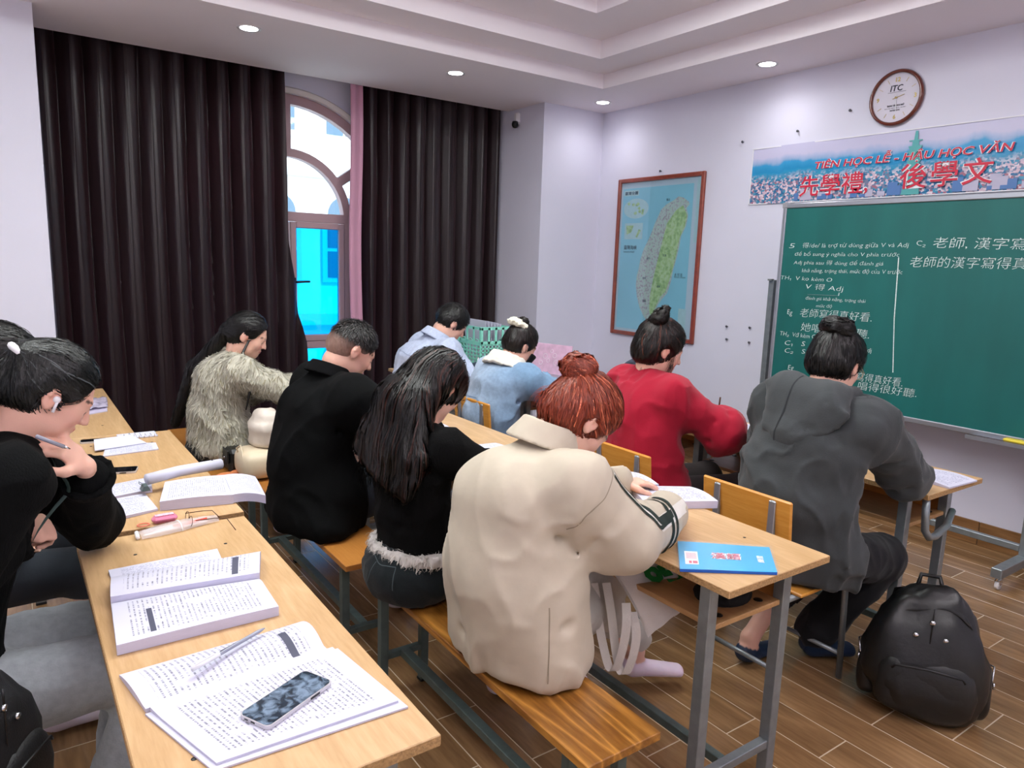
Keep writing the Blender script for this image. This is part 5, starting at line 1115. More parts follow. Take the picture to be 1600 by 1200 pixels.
# ---------------------------------------------------------------- people
SKIN = l3((226, 178, 158)); LIP = l3((196, 96, 96))
M_SKIN = vmat('skin', .5, var=.03, vscale=40, sub=.15, bump=.05, bscale=300)
M_HAIR = vmat('hair', .40, var=.18, vscale=90, spec=.38, bump=.5, bscale=160, stretch=(1, 1, .25))
def hand_prims(W, d, n, s, curl=.5, thumb=.6, sc=1.0, spread=0.02, pinch=False):
    d = nrm(d); n = nrm(V3(n)-d*(V3(n) @ d)); s = np.cross(d, n)*(1 if np.cross(d, n) @ V3(s) > 0 else -1); out = []
    W = V3(W); out.append(econe(W, W+d*.035*sc, s, .027*sc, .036*sc, .019*sc, .016*sc, .01)); out.append(econe(W+d*.035*sc, W+d*.075*sc, s, .037*sc, .040*sc, .015*sc, .013*sc, .01))
    for o, ln, r in ((.029, .070, .0088), (.0095, .078, .0090), (-.0105, .073, .0086), (-.029, .057, .0078)):
        p = W+d*(.083-abs(o-.005)*.25)*sc+s*o*sc; c_ = curl*(1.25 if (pinch and o > 0) else 1.0); a = .15*c_; dirv = nrm(d+s*o*spread*30)
        for f, k in ((.45, 1.0), (.30, 1.1), (.25, .8)):
            a += c_*k; dv = dirv*math.cos(a)-n*math.sin(a); q = p+dv*ln*f*sc; out.append(cone(p, q, r*sc, (r-.0007)*sc, .004)); p = q; r -= .0006
    p = W+d*.022*sc+s*.026*sc; dv = nrm(d*.65+s*.75-n*.35*thumb)
    for ln, r in ((.040, .0125), (.032, .0105), (.026, .0090)):
        q = p+dv*ln*sc; out.append(cone(p, q, r*sc, (r-.001)*sc, .008)); p = q; dv = nrm(dv+d*.45-n*.55*thumb-s*.35*thumb)
    return out
def elbow(S_, W, la, lb, pole):
    S_, W = V3(S_), V3(W); D = W-S_; L = min(np.linalg.norm(D), la+lb-.002); t = nrm(D); a = (la*la-lb*lb+L*L)/(2*L); h = math.sqrt(max(la*la-a*a, 0)); p = V3(pole); p = nrm(p-t*(p @ t)); return S_+t*a+p*h
class Person:
    """joints in world space; the figure sits at seat, its head centre is at head"""
    def __init__(s, seat, head, yaw=0, nod=40, turn=0, roll=0, sh=.4515, male=False, wr=None, wl=None, er=None, el=None, hs=1.0, foot=(.38, .30), spread=.11, knee=.44, lower=0, bulge=.05, shw=None):
        r = math.radians(yaw); s.F = V3(math.cos(r), math.sin(r), 0); s.L = V3(-math.sin(r), math.cos(r), 0); s.U = V3(0, 0, 1); s.hs = hs; s.sh = sh
        s.P = V3(seat[0], seat[1], sh+.085); s.H = V3(head); ty = math.radians(yaw+turn); hf0 = V3(math.cos(ty), math.sin(ty), 0); n = math.radians(nod)
        s.hf = nrm(hf0*math.cos(n)-s.U*math.sin(n)); s.hu = nrm(hf0*math.sin(n)+s.U*math.cos(n)); s.hl = np.cross(s.hu, s.hf)
        rr = math.radians(roll); s.hl, s.hu = s.hl*math.cos(rr)+s.hu*math.sin(rr), s.hu*math.cos(rr)-s.hl*math.sin(rr)
        s.nt = s.H-s.hu*.075*hs-s.hf*.025*hs                        # top of the neck
        back = nrm(s.P+s.F*.0-s.nt); s.N = s.nt-nrm(s.hu*.6+nrm(s.nt-s.P)*.8)*.075
        s.sp = nrm(s.N-s.P); mid = (s.P+s.N)/2; bk = np.cross(s.L, s.sp); bk = bk if bk @ s.F < 0 else -bk; s.bk = bk
        s.W = s.P+(s.N-s.P)*.36+bk*bulge*.7; s.C = s.P+(s.N-s.P)*.72+bk*bulge; s.male = male
        w = shw or (.175 if male else .158); s.S = {}
        s.Sc = s.N-s.sp*.055+bk*.012
        for q, sg in (('L', 1), ('R', -1)): s.S[q] = s.Sc+s.L*sg*w-bk*.02
        s.Wr = {'R': V3(wr) if wr is not None else s.P+s.F*.5-s.L*.15+s.U*.28, 'L': V3(wl) if wl is not None else s.P+s.F*.5+s.L*.15+s.U*.28}
        s.E = {}
        for q, sg, e in (('L', 1, el), ('R', -1, er)): s.E[q] = V3(e) if e is not None else elbow(s.S[q], s.Wr[q], .28, .25, -s.U*.7+s.L*sg*.6-s.F*.3)
        s.hip = {q: s.P+s.L*sg*.085-s.U*.005 for q, sg in (('L', 1), ('R', -1))}
        s.K = {q: s.P+s.F*knee+s.L*sg*spread+s.U*(.0-lower) for q, sg in (('L', 1), ('R', -1))}
        s.A = {q: V3(*(s.P+s.F*foot[i]+s.L*sg*spread)[:2], .085) for i, (q, sg) in enumerate((('L', 1), ('R', -1)))}
        s.toe = {q: s.A[q]+s.F*.15-s.U*.055 for q in 'LR'}
    def hw(s, x, y, z): return s.H+(s.hl*-x+s.hf*y+s.hu*z)*s.hs      # head-local: x right, y forward, z up
    def face(s):
        c = s.hs; R = np.array([-s.hl, s.hf, s.hu]); e = lambda x, y, z, a, b, d, k=.02, m='u': ell(s.hw(x, y, z), V3(a, b, d)*c, R, k*c, m)
        p = [e(0, -.012, .035, .077, .095, .085), e(0, .028, -.03, .060, .064, .083, .04), e(0, .058, -.088, .030, .030, .024, .035)]
        for q in (-1, 1): p += [e(q*.036, .056, -.022, .026, .030, .030, .02), e(q*.045, .02, -.065, .022, .04, .03, .02)]
        p += [cone(s.hw(-.030, .080, .022), s.hw(.030, .080, .022), .012*c, .012*c, .015*c), cone(s.hw(0, .090, .012), s.hw(0, .108, -.026), .0065*c, .011*c, .010*c), e(-.012, .097, -.031, .008, .009, .007, .006), e(.012, .097, -.031, .008, .009, .007, .006)]
        for q in (-1, 1): p += [e(q*.031, .098, .002, .015, .012, .010, .012, 's'), e(q*.031, .079, .001, .0125, .0125, .0105, .003)]
        p += [e(0, .090, -.0535, .020, .010, .0052, .005), e(0, .088, -.062, .018, .010, .0058, .005), e(0, .101, -.0575, .02, .006, .0012, .003, 's')]
        for q in (-1, 1):
            p += [cone(s.hw(q*.074, .004, .0), s.hw(q*.088, -.012, .004), .010*c, .010*c, .01*c), e(q*.084, -.010, -.002, .010, .019, .031, .008), e(q*.092, -.004, .002, .006, .010, .017, .005, 's'), e(q*.081, -.004, -.026, .007, .009, .010, .008)]
        p += [cone(s.hw(0, -.022, -.05), s.nt, .056*c, .052*c, .03), cone(s.nt, s.N-s.sp*.03, .050 if not s.male else .058, .062, .03)]
        return p
    def face_color(s, Vt):
        q = (Vt-s.H)/s.hs; x, y, z = q @ -s.hl, q @ s.hf, q @ s.hu; C = np.tile(SKIN, (len(Vt), 1))
        def tint(m, c): m = np.clip(m, 0, 1)[:, None]; C[:] = C*(1-m)+c*m
        tint(.5*np.exp(-(((np.abs(x)-.038)/.018)**2+((z+.03)/.018)**2))*(y > .03), l3((226, 140, 130)))
        tint(.45*np.exp(-((np.abs(x)-.08)/.01)**2-((z)/.03)**2), l3((226, 130, 120)))
        tint((np.exp(-(x/.017)**2-((z+.058)/.0075)**2) > .4)*(y > .07)*.8, LIP)
        tint((np.abs(z-.026-.10*(.03-np.abs(np.abs(x)-.032))*.6) < .0032)*(np.abs(np.abs(x)-.033) < .017)*(y > .05)*.85, l3((40, 28, 26)))
        tint((np.abs(z+.004) < .0024)*(np.abs(np.abs(x)-.031) < .0135)*(y > .06)*.9, l3((24, 18, 18)))
        return C
    def body(s, vox=.008, hands={}, socks=l3((225, 215, 228))):
        p = s.face(); m = 1.06 if s.male else .94
        p += [econe(s.W, s.C, s.L, .125*m, .145*m, .085, .095), econe(s.P, s.W, s.L, .150, .128*m, .095, .088), cone(s.S['L'], s.S['R'], .045*m, .045*m, .03), cone(s.N-s.sp*.02, s.S['L'], .042, .040, .03), cone(s.N-s.sp*.02, s.S['R'], .042, .040, .03)]
        for q in 'LR':
            p += [cone(s.S[q], s.E[q], .045*m, .034*m, .02), cone(s.E[q], s.Wr[q], .036*m, .0235*m, .012)]
            p += [cone(s.hip[q], s.K[q], .072, .050, .02), cone(s.K[q], s.A[q]+s.U*.02, .047, .034, .02)]
            p += [cone(s.A[q]-s.U*.04, s.A[q]+s.U*.02, .034, .032, .02), ell(s.A[q]-s.U*.042-nrm(s.toe[q]-s.A[q])*.032, (.034, .034, .036), None, .02), econe(s.A[q]-s.U*.048, s.toe[q], s.L, .034, .038, .034, .021, .025)]
            h = hands.get(q)
            if h: p += hand_prims(s.Wr[q], *h[0:3], **(h[3] if len(h) > 3 else {}))
            else:
                d = nrm(s.Wr[q]-s.E[q]); d = nrm(d*.8-s.U*.2+s.F*.2); p += hand_prims(s.Wr[q], d, s.U, (s.L if q == 'R' else -s.L), curl=.45)
        sd = SDF(p+[above(.012)] if min(s.toe['L'][2], s.toe['R'][2]) < .06 else p); Vt, F = mesh_sdf(sd, vox)
        C = s.face_color(Vt)
        lz = {q: s.A[q][2]-.015+.35*np.maximum(0, -((Vt-s.A[q]) @ nrm((s.toe[q]-s.A[q])*V3(1, 1, 0))))-.22*np.maximum(0, (Vt-s.A[q]) @ nrm((s.toe[q]-s.A[q])*V3(1, 1, 0))-.02)*0 for q in 'LR'}; low = Vt[:, 2] < np.minimum(lz['L'], 9)*0+np.where(np.linalg.norm(Vt-s.A['L'], axis=1) < np.linalg.norm(Vt-s.A['R'], axis=1), lz['L'], lz['R']); nf = np.minimum(np.linalg.norm(Vt-s.A['L'], axis=1), np.linalg.norm(Vt-s.A['R'], axis=1)) < .3
        C[low & nf] = socks; s.sd_body = sd
        return Vt, F, C
    def creases(s, dp=.012, wd=.013, seed=1, rad=.10, waist=4):
        r = random.Random(seed); out = []; g = lambda a: r.uniform(-a, a)
        for q, sg in (('L', 1), ('R', -1)):
            t = nrm(s.E[q]-s.S[q]); f = nrm(s.Wr[q]-s.E[q]); o = s.L*sg
            for k in range(5):      # round the bend of the elbow
                c = s.E[q]+(-t if k % 2 else f)*(.03+.03*k); ax = t if k % 2 else f; a1 = nrm(np.cross(ax, s.U+o*.3)); a2 = np.cross(ax, a1); w0 = r.uniform(0, 6.3)
                pt = [c+(a1*math.cos(w0+.6*j)+a2*math.sin(w0+.6*j))*rad+ax*.012*j for j in range(4)]; dd = dp*r.uniform(.4, .8)
                for j in range(3): out.append((pt[j], pt[j+1], wd*1.3, dd))
            pit = s.S[q]-s.L*sg*.02-s.sp*.12       # from the armpit over the back and the upper arm
            for k in range(4): out.append((pit+s.bk*.06+s.L*sg*.03, pit+s.bk*(.12)-s.L*sg*r.uniform(.06, .16)-s.sp*r.uniform(-.03, .16), wd*r.uniform(1.2, 1.7), dp*r.uniform(.3, .55)))
            for k in range(2): out.append((s.S[q]+t*.05*k-s.sp*.02+s.bk*.07, s.S[q]+t*(.10+.06*k)+o*.07, wd, dp*.8))
            for k in range(waist):
                z = s.P+s.sp*r.uniform(.00, .20); out.append((z+o*.17+s.bk*.02, z+o*r.uniform(.0, .07)+s.bk*.16+s.sp*g(.05), wd*r.uniform(1.3, 1.9), dp*r.uniform(.3, .6)))
        return out
    def top_prims(s, loose=.02, sleeve=.9, hem=0, m=None, hang=0, k=.04, sl=None, belly=0):
        m = m or (1.06 if s.male else .95); l = loose; sl = l if sl is None else sl
        p = [econe(s.W+s.bk*hang*.6, s.C, s.L, .128*m+l*1.1, .148*m+l, .088+l+belly, .100+l, k), econe(s.P+s.U*hem, s.W+s.bk*hang*.6, s.L, .150+l*1.15, .130*m+l*1.1, .100+l+hang*.5, .090+l+belly, k),
             cone(s.S['L'], s.S['R'], .050*m+l*.6, .050*m+l*.6, k), cone(s.N-s.sp*.035, s.S['L'], .048+l*.3, .045+l*.5, k), cone(s.N-s.sp*.035, s.S['R'], .048+l*.3, .045+l*.5, k)]
        for q in 'LR':
            We = s.E[q]+(s.Wr[q]-s.E[q])*sleeve; p += [cone(s.S[q], s.E[q], .052*m+sl*.9, .042*m+sl*.9, .035), cone(s.E[q], We, .043*m+sl*.9, .031+sl*.5, .03)]
        return p
    def legs_prims(s, loose=.01, ank=.03, k=.03):
        l = loose; p = [econe(s.P-s.F*.02, s.P+s.F*.06, s.L, .168+l, .160+l, .098+l, .085+l, k)]
        for q in 'LR': A = s.A[q]+s.U*ank; p += [cone(s.hip[q]+s.U*.01, s.K[q], .080+l, .057+l, k), cone(s.K[q], A, .055+l, .040+l*1.3, k)]
        return p
def fabric(name, sdf, vox, color, m, parent, colf=None, label=None, over=False):
    Vt, F = mesh_sdf(sdf, vox); C = np.tile(color, (len(Vt), 1)) if colf is None else colf(Vt)
    return np_mesh(name, Vt, F, m, parent, C, label=label), Vt, F
def hair_cols(base, var=.35, tint=None, share=.0):
    def f(n):
        c = base[None]*(1+RNG.normal(size=(n, 1))*var); c = np.clip(c, .001, 1)
        if tint is not None: k = RNG.random(n) < share; c[k] = tint*(1+RNG.normal(size=(k.sum(), 1))*.2)
        return np.clip(c, .001, 1)
    return f
def cap_prims(P, th=.012, low=.0, brow=.035, k=.02):
    """hair shell over the skull, cut away from the face"""
    c = P.hs; R = np.array([-P.hl, P.hf, P.hu])
    return [ell(P.hw(0, -.014, .037), V3(.077+th, .094+th, .086+th)*c, R, k), ell(P.hw(0, -.045, -.02+low), V3(.066+th, .060+th, .062)*c, R, .03)]
def cut_face(P, z=.052, y=.030, lo=-.055, k=.008):
    c = P.hs; R = np.array([-P.hl, P.hf, P.hu])
    out = [ell(P.hw(0, .095, -.045), V3(.085, .085, .085+z)*c, R, k, 's')]
    for q in (-1, 1): out.append(ell(P.hw(q*.096, .004, -.028), V3(.032, .042, .048)*c, R, k, 's'))
    return out
def roots_on(sdf, n, filt=None):
    us = [p for p in sdf.p if p.mode == 'u']; lo = np.min([p.lo for p in us], 0); hi = np.max([p.hi for p in us], 0); out = []
    tot = 0
    for _ in range(30):
        P = lo+(hi-lo)*RNG.random((n*6, 3)); d = sdf(P); P = P[np.abs(d) < .012]; P = sdf.project(P, 0, 2)
        P = P[np.abs(sdf(P)) < .004]
        if filt is not None: P = P[filt(P)]
        out.append(P); tot += len(P)
        if tot >= n: break
    return np.concatenate(out)[:n]
import time as _t
SEAT = .4515
M_SHELL = vmat('shell_jacket_fabric', .62, sheen=.1, var=.03, bump=.10, bscale=40)
M_KNIT = vmat('knit', .92, sheen=.0, var=.15, vscale=120, bump=.5, bscale=260, stretch=(1, 1, .2), spec=.12)
M_FLEECE = vmat('sweatshirt_fleece', .88, sheen=.12, var=.05, vscale=18, bump=.15, bscale=180, spec=.25)
M_DENIM = vmat('denim', .85, sheen=.1, var=.12, vscale=60, bump=.25, bscale=240, spec=.25)
M_WOOLC = vmat('dark_wool', .9, sheen=.0, var=.2, vscale=60, bump=.2, bscale=200, spec=.12)
M_TROUS = vmat('trouser_cloth', .85, sheen=.08, var=.06, vscale=24, bump=.15, bscale=160, spec=.25)
M_FUR = vmat('shaggy_yarn', .85, sheen=.3, var=.08, vscale=60, spec=.2)
M_SEAM = mat('jacket_seam', (150, 138, 120), .9); M_DSEAM = mat('dark_seam', (34, 38, 42), .9); M_STRIPE = mat('dark_green_stripe', (16, 34, 28), .8); M_WSTR = mat('white_stripe', (226, 222, 214), .8)  # jacket seams are tapes darker than the cloth
def person(label, P, vox, hands={}, socks=l3((225, 215, 228)), group=None):
    t = thing('person', label, 'person', (0, 0, 0), group=group); Vt, F, C = P.body(vox, hands, socks); np_mesh('body', Vt, F, M_SKIN, t, C); return t
def tied_flow(T):
    T = V3(T); return lambda p: (T-p)/(np.linalg.norm(T-p, axis=1, keepdims=True)+1e-6)
def near(T, r): T = V3(T); return lambda p: np.linalg.norm(p-T, axis=1) < r
def hair_obj(t, prims, vox, base, cols, flow, n, steps=12, ds=.012, w=.0024, off=.0015, amp=.002, filt=None, stop=None, jit=.25, name='hair', sc=(40, 40, 40), label=None, lift=0, hang=None):
    sd = SDF(prims, mkfold(amp, sc, 3)); Vt, F = mesh_sdf(sd, vox); n0 = vnoise(Vt*60, 2)[:, None]; C = np.clip(base[None]*(1+.35*n0), .0005, 1); o = np_mesh(name, Vt, F, M_HAIR, t, C, label=label)
    R0 = roots_on(sd, n, filt); strands(sd, R0, flow, steps, ds, off, w, jit, cols, 'hair_strands', o, M_HAIR, lift, stop); return o, sd
def wisps(parent, sd, pts0, dirs, n, length, col, drop=.6, w=.0016, seg=8, spread=.25):
    """loose single hairs that leave the head and fall"""
    pts0 = np.asarray(pts0, float); k = RNG.integers(0, len(pts0), n); P = pts0[k]+RNG.normal(size=(n, 3))*.006; D = np.asarray(dirs, float)[k % len(dirs)]+RNG.normal(size=(n, 3))*spread; D /= np.linalg.norm(D, axis=1, keepdims=True)
    A = [P]; ln = length*(.5+RNG.random((n, 1))*.6)/seg
    for i in range(seg): D = D+np.array([0, 0, -drop/seg*2]); D /= np.linalg.norm(D, axis=1, keepdims=True); P = P+D*ln; A.append(P)
    A = np.stack(A, 1); Sd = np.cross(np.gradient(A, axis=1), np.array([.3, -.9, .2])); Sd /= np.linalg.norm(Sd, axis=2, keepdims=True)+1e-9; s = seg+1; ww = w*np.clip(1.1-np.linspace(0, 1, s), .2, 1)[None, :, None]
    Vt = np.stack([A-Sd*ww/2, A+Sd*ww/2], 2).reshape(-1, 3); i0 = ((np.arange(n)[:, None]*s+np.arange(s-1)[None])*2).ravel(); F = np.stack([i0, i0+1, i0+3, i0+2], 1)
    np_mesh('loose_hairs', Vt, F, M_HAIR, parent, hair_cols(col, .3)(n)[:, None].repeat(s*2, 1).reshape(-1, 3), kind='stuff')
BLK = l3((15, 14, 14)); 
# ================================================================ 1 red-haired reader in the cream jacket
P = Person((1.135, 1.545), (1.315, 1.525, 1.115), yaw=-4, nod=54, turn=-6, wr=(1.640, 1.445, .815), er=(1.325, 1.315, .825), wl=(1.70, 1.74, .805), el=(1.46, 1.84, .82), knee=.46, spread=.13, foot=(.42, .62), shw=.17, bulge=.07)
P.S['L'] = P.S['L']+V3(.07, -.035, -.035); P.K['R'] = V3(1.50, 1.62, .47); P.A['R'] = V3(1.83, 1.74, .125); P.toe['R'] = V3(1.975, 1.655, .060); P.A['L'] = V3(1.52, 1.84, .085); P.toe['L'] = V3(1.66, 1.84, .03)
t = person('person with a copper red hair bun in an oversized cream jacket, bent over a notebook', P, .0065, {'R': ((.70, .62, -.05), (.0, -.3, .95), (-.7, .7, 0), dict(curl=.55)), 'L': ((.8, -.3, .05), (0, 0, 1), (0, -1, 0), dict(curl=.3))}, socks=l3((232, 214, 232)))
sdj = SDF(P.top_prims(.050, .93, hem=-.04, hang=.045, k=.06, sl=.050)+[econe(P.P+P.U*.14, P.P-P.U*.02, P.L, .235, .235, .15, .14, .08), above(SEAT+.012, .03)],
          mkfold(.010, (5, 5, 3.2), 4, P.creases(.007, .016, 3, .095)+[((1.16, 1.33, .95), (1.06, 1.46, .80), .022, .006), ((1.02, 1.40, .60), (1.12, 1.30, .64), .02, .008), ((.96, 1.55, .56), (1.05, 1.36, .58), .02, .007)]))
CRM = l3((193, 182, 163))
fr = nrm(P.F*.75-P.L*.45+P.U*.45); _pp = np.array([P.S['R']+(P.E['R']-P.S['R'])*u+fr*.07 for u in np.linspace(0, 1, 9)]+[P.E['R']+(P.Wr['R']-P.E['R'])*u+fr*.06 for u in np.linspace(.1, 1, 9)])
_f0 = sdj.fold
def _soft(p):
    d = np.full(len(p), 9.0)
    for c0 in _pp: d = np.minimum(d, ((p-c0)**2).sum(1))
    return _f0(p)*(1-.92*np.exp(-d/.0045))
sdj.fold = _soft
jk, Vt, F = fabric('jacket', sdj, .0075, CRM, M_SHELL, t)
# collar, cuffs, seams, stripes
ax = nrm(P.N+P.sp*.03-(P.Sc)); cc = P.N+P.sp*.052+P.F*.006
sdc = SDF([band(cc, nrm(P.sp+P.F*.25), .084, .030, .005, slope=-.45, ratio=1.05, fwd=P.F), halfspace(cc+P.F*.062, P.F, .01)], mkfold(.002, (9, 9, 9), 2)); fabric('collar', sdc, .005, CRM, M_SHELL, t)
for q in 'RL':
    d = nrm(P.Wr[q]-P.E[q]); sdk = SDF([band(P.E[q]+(P.Wr[q]-P.E[q])*.90, d, .046, .016, .006, fwd=P.U)], mkfold(.003, (30, 30, 30), 1)); fabric('cuff', sdk, .005, CRM, M_SHELL, t)
S_, E_, W_ = P.S['R'], P.E['R'], P.Wr['R']
def arm_path(offv, a=0, b=.86, o=.07):
    out = []
    for u in np.linspace(a, 1, 7): out.append(S_+(E_-S_)*u+offv*o)
    for u in np.linspace(.12, b, 5): out.append(E_+(W_-E_)*u+offv*o)
    return out
tape(sdj, arm_path(fr), .042, .0012, 'sleeve_stripe', M_WSTR, t, 'white band between the dark stripes')
sR = nrm(np.cross(E_-S_, fr))
for o_, w_ in ((.014, .012), (-.012, .024)):
    tape(sdj, [p+sR*o_ for p in arm_path(fr, 0, .38)], w_, .0026, 'sleeve_stripe', M_STRIPE, t, 'dark green stripe')
dF = nrm(W_-E_)
for u, w_ in ((.60, .020), (.76, .020)):   # rings round the forearm
    c0 = E_+dF*.25*u; a1 = nrm(np.cross(dF, P.U)); a2 = np.cross(dF, a1); tape(sdj, [c0+(a1*math.cos(a)+a2*math.sin(a))*.07 for a in np.linspace(-1.7, 1.2, 10)], w_, .002, 'sleeve_stripe', M_STRIPE, t, 'dark green stripe')
arm_c = S_+P.L*.02; a1 = nrm(P.F-nrm(E_-S_)*(P.F @ nrm(E_-S_))); a2 = np.cross(nrm(E_-S_), a1)
tape(sdj, [arm_c+nrm(E_-S_)*.02+(a1*math.cos(a)+a2*math.sin(a))*.10 for a in np.linspace(.4, 2.7, 10)], .0035, .0004, 'shoulder_seam', M_SEAM, t)
tape(sdj, [V3(1.06, 1.30, z) for z in np.linspace(.50, .70, 6)], .0035, .0004, 'side_seam', M_SEAM, t)
sdt = SDF(P.legs_prims(.022, .07)+[econe((1.22, 1.44, .45), (1.27, 1.46, .22), P.L, .10, .075, .07, .05, .05), halfspace(P.P-P.F*.02, -P.F, .01)], mkfold(.008, (10, 10, 6), 8)); 
M_TROUS1 = M_TROUS
sdt = SDF(P.legs_prims(.010, .07), mkfold(.006, (10, 10, 6), 8)); sdt.p.append(Prim(lambda p: np.minimum(SEAT+.008-p[:, 2], 1.232-p[:, 0]), (9, 9, 9), (-9, -9, -9), .01, 'i')); fabric('trousers', sdt, .008, l3((196, 192, 186)), M_TROUS, t)
# hair: smooth cap swept into a bun
bun = P.hw(-.012, -.118, .082); RED = l3((128, 52, 32)); RED2 = l3((196, 104, 74))
hp = cap_prims(P, .016)+[ell(P.hw(0, -.055, -.045), (.058, .050, .045), np.array([-P.hl, P.hf, P.hu]), .03)]+cut_face(P)
ho, hsd = hair_obj(t, hp, .005, RED*.75, hair_cols(RED, .20, RED2, .08), tied_flow(bun), 2600, 11, .012, .0030, amp=.0025, stop=near(bun, .045), jit=.15)
Rb = np.array([-P.hl, P.hf, P.hu]); bp = [ell(bun, (.043, .040, .038), Rb, .01), cone(bun-P.hl*.018+P.hu*.012, bun+P.hl*.024+P.hu*.016, .026, .020, .006), ell(bun-P.hu*.016, (.041, .038, .018), Rb, .008)]
def swirl(c, ax): c, ax = V3(c), V3(ax); return lambda p: np.cross(ax[None], p-c)
hair_obj(t, bp, .005, RED*.8, hair_cols(RED*1.05, .2, RED2, .10), lambda p: swirl(bun, nrm(P.hu*.8+P.hl*.5))(p)*12+RNG.normal(size=p.shape)*.05, 900, 10, .012, .0030, name='hair_bun', amp=.006, sc=(26, 26, 26))
m_ = MB(); m_.box(tuple(bun+P.hf*.045-P.hl*.038+P.hu*.022), (.030, .016, .028), .004, Matrix.Rotation(.5, 3, 'Y')); m_.build('hair_clip', M_BLACK, t, 'small black hair clip')
wisps(t, hsd, [P.hw(x, -.105, -.02+.01*i) for i, x in enumerate((-.06, -.04, -.02, 0, .02))], [-P.hu*.5-P.hf*.7+P.L*.4], 150, .075, RED2, 1.2, .0013)
# ================================================================ 2 long dark hair, black sweater with white trim
P = Person((1.075, 2.045), (1.165, 2.085, 1.130), yaw=4, nod=38, turn=8, hs=.93, wr=(1.50, 1.93, .81), er=(1.33, 1.80, .83), wl=(1.48, 2.22, .805), shw=.16, bulge=.02)
t = person('person with long dark brown hair in a black ribbed sweater with white fluffy hem', P, .008)
sds = SDF(P.top_prims(.012, .95, hem=.04, k=.03, sl=.014)+[above(SEAT+.130, .01)], mkfold(.006, (9, 9, 5), 21, P.creases(.009, .012, 5, .07))); INK = l3((9, 9, 10)); fabric('sweater', sds, .008, INK, M_KNIT, t)
hemc = P.P+P.U*.062; sdh = SDF([econe(hemc, hemc+P.sp*.02, P.L, .192, .190, .140, .136, .01), halfspace(hemc-P.sp*.008, -P.sp, .01), halfspace(hemc+P.sp*.020, P.sp, .01)], mkfold(.005, (40, 40, 40), 3))
hm, _, _ = fabric('white_trim', sdh, .006, l3((206, 200, 196)), M_FUR, t)
R0 = roots_on(sdh, 1500); strands(sdh, R0, lambda p: np.tile(V3(0, 0, -1), (len(p), 1)), 4, .007, .001, .0022, .8, hair_cols(l3((205, 200, 194)), .15), 'fluffy_fibres', hm, M_FUR, lift=.0025)
sdt = SDF(P.legs_prims(.014, .02)+[ell(P.P-P.F*.03-P.U*.01, (.145, .185, .115), None, .03), above(SEAT+.003)], mkfold(.004, (14, 14, 10), 5)); JEAN = l3((18, 26, 30)); fabric('jeans', sdt, .008, JEAN, M_DENIM, t)
M_STITCH = mat('grey_stitching', (70, 82, 86), .8)
for pts in ([(-.12, -.10, .05), (-.14, -.04, .035), (-.12, .02, .045)], [(-.12, -.10, .05), (-.125, -.11, -.01)], [(-.14, -.02, .04), (-.15, .0, -.04)], [(-.13, .06, .05), (-.14, .10, .03), (-.12, .14, .045)]):
    tape(sdt, [P.P+V3(x, y, z) for x, y, z in pts], .003, .0008, 'stitching', M_STITCH, t)
DBR = l3((12, 10, 9)); RB = l3((60, 30, 22))
back0 = P.hw(0, -.09, -.03)
def hp_long(q): return [econe(P.hw(0, -.055, .01), P.hw(0, -.06, -.06)-P.F*.05-P.U*.03, P.L, .086, .105, .072, .066, .03), econe(P.hw(0, -.06, -.06)-P.F*.055-P.U*.02, V3(1.005, 2.06, .95), P.L, .108, .160, .068, .062, .03), econe(V3(1.005, 2.07, .97), V3(.965, 2.09, .875), P.L, .175, .155, .058, .026, .03)]
hp = cap_prims(P, .016)+hp_long(0)+cut_face(P, .045)
def long_flow(p):
    q = (p-P.H); z = q @ P.hu; d = np.tile(V3(-.12, .06, -1.0), (len(p), 1)); d += (P.hf*-.9)[None]*np.clip(z/.08, 0, 1)[:, None]; return d
hair_obj(t, hp, .007, DBR*.8, hair_cols(DBR, .45, RB, .14), long_flow, 3800, 18, .016, .0034, amp=.004, sc=(26, 26, 9), jit=.10, lift=.0003)
wisps(t, None, [V3(.96, 1.95+.03*i, .89+.01*(i % 3)) for i in range(10)], [V3(-.1, 0, -1)], 420, .11, DBR, .3, .0022)
# ================================================================ 3 short hair, black coat
P = Person((1.05, 2.84), (1.19, 2.87, 1.160), yaw=2, nod=34, turn=-8, male=True, wr=(1.50, 2.72, .81), er=(1.30, 2.58, .84), wl=(1.50, 3.05, .81), el=(1.25, 3.22, .86), shw=.20, bulge=.05)
t = person('person with short cropped hair in a loose black coat, seen from behind', P, .0085)
sdj = SDF(P.top_prims(.045, .95, hem=.0, hang=.075, k=.06, m=1.14)+[econe(P.P+P.U*.04-P.F*.03, P.P-P.F*.06-P.U*.04, P.L, .26, .30, .15, .16, .08), above(SEAT+.004, .02)], mkfold(.010, (5, 5, 3), 31, P.creases(.010, .016, 8)))
fabric('coat', sdj, .0095, l3((7, 8, 9)), M_WOOLC, t)
sdc = SDF([band(P.N+P.sp*.035-P.F*.01, nrm(P.sp+P.F*.3), .086, .024, .006, slope=-.4, fwd=P.F), halfspace(P.N+P.F*.06, P.F, .01)]); fabric('coat_collar', sdc, .006, l3((9, 9, 11)), M_WOOLC, t)
sdt = SDF(P.legs_prims(.012, .02)+[above(SEAT+.003)], mkfold(.005, (10, 10, 6), 8)); fabric('trousers', sdt, .010, l3((40, 46, 54)), M_TROUS, t)
hp = cap_prims(P, .006, low=.012)+cut_face(P, .050); crown = P.hw(0, -.05, .12)
def short_flow(p): q = p-crown; return q/(np.linalg.norm(q, axis=1, keepdims=True)+1e-6)
hsd0 = SDF(hp)
def fade(Vt): z = (Vt-P.H) @ P.hu/P.hs; k = np.clip((z+.035)/.085, 0, 1)[:, None]; return SKIN*.42*(1-k)+BLK*1.3*k
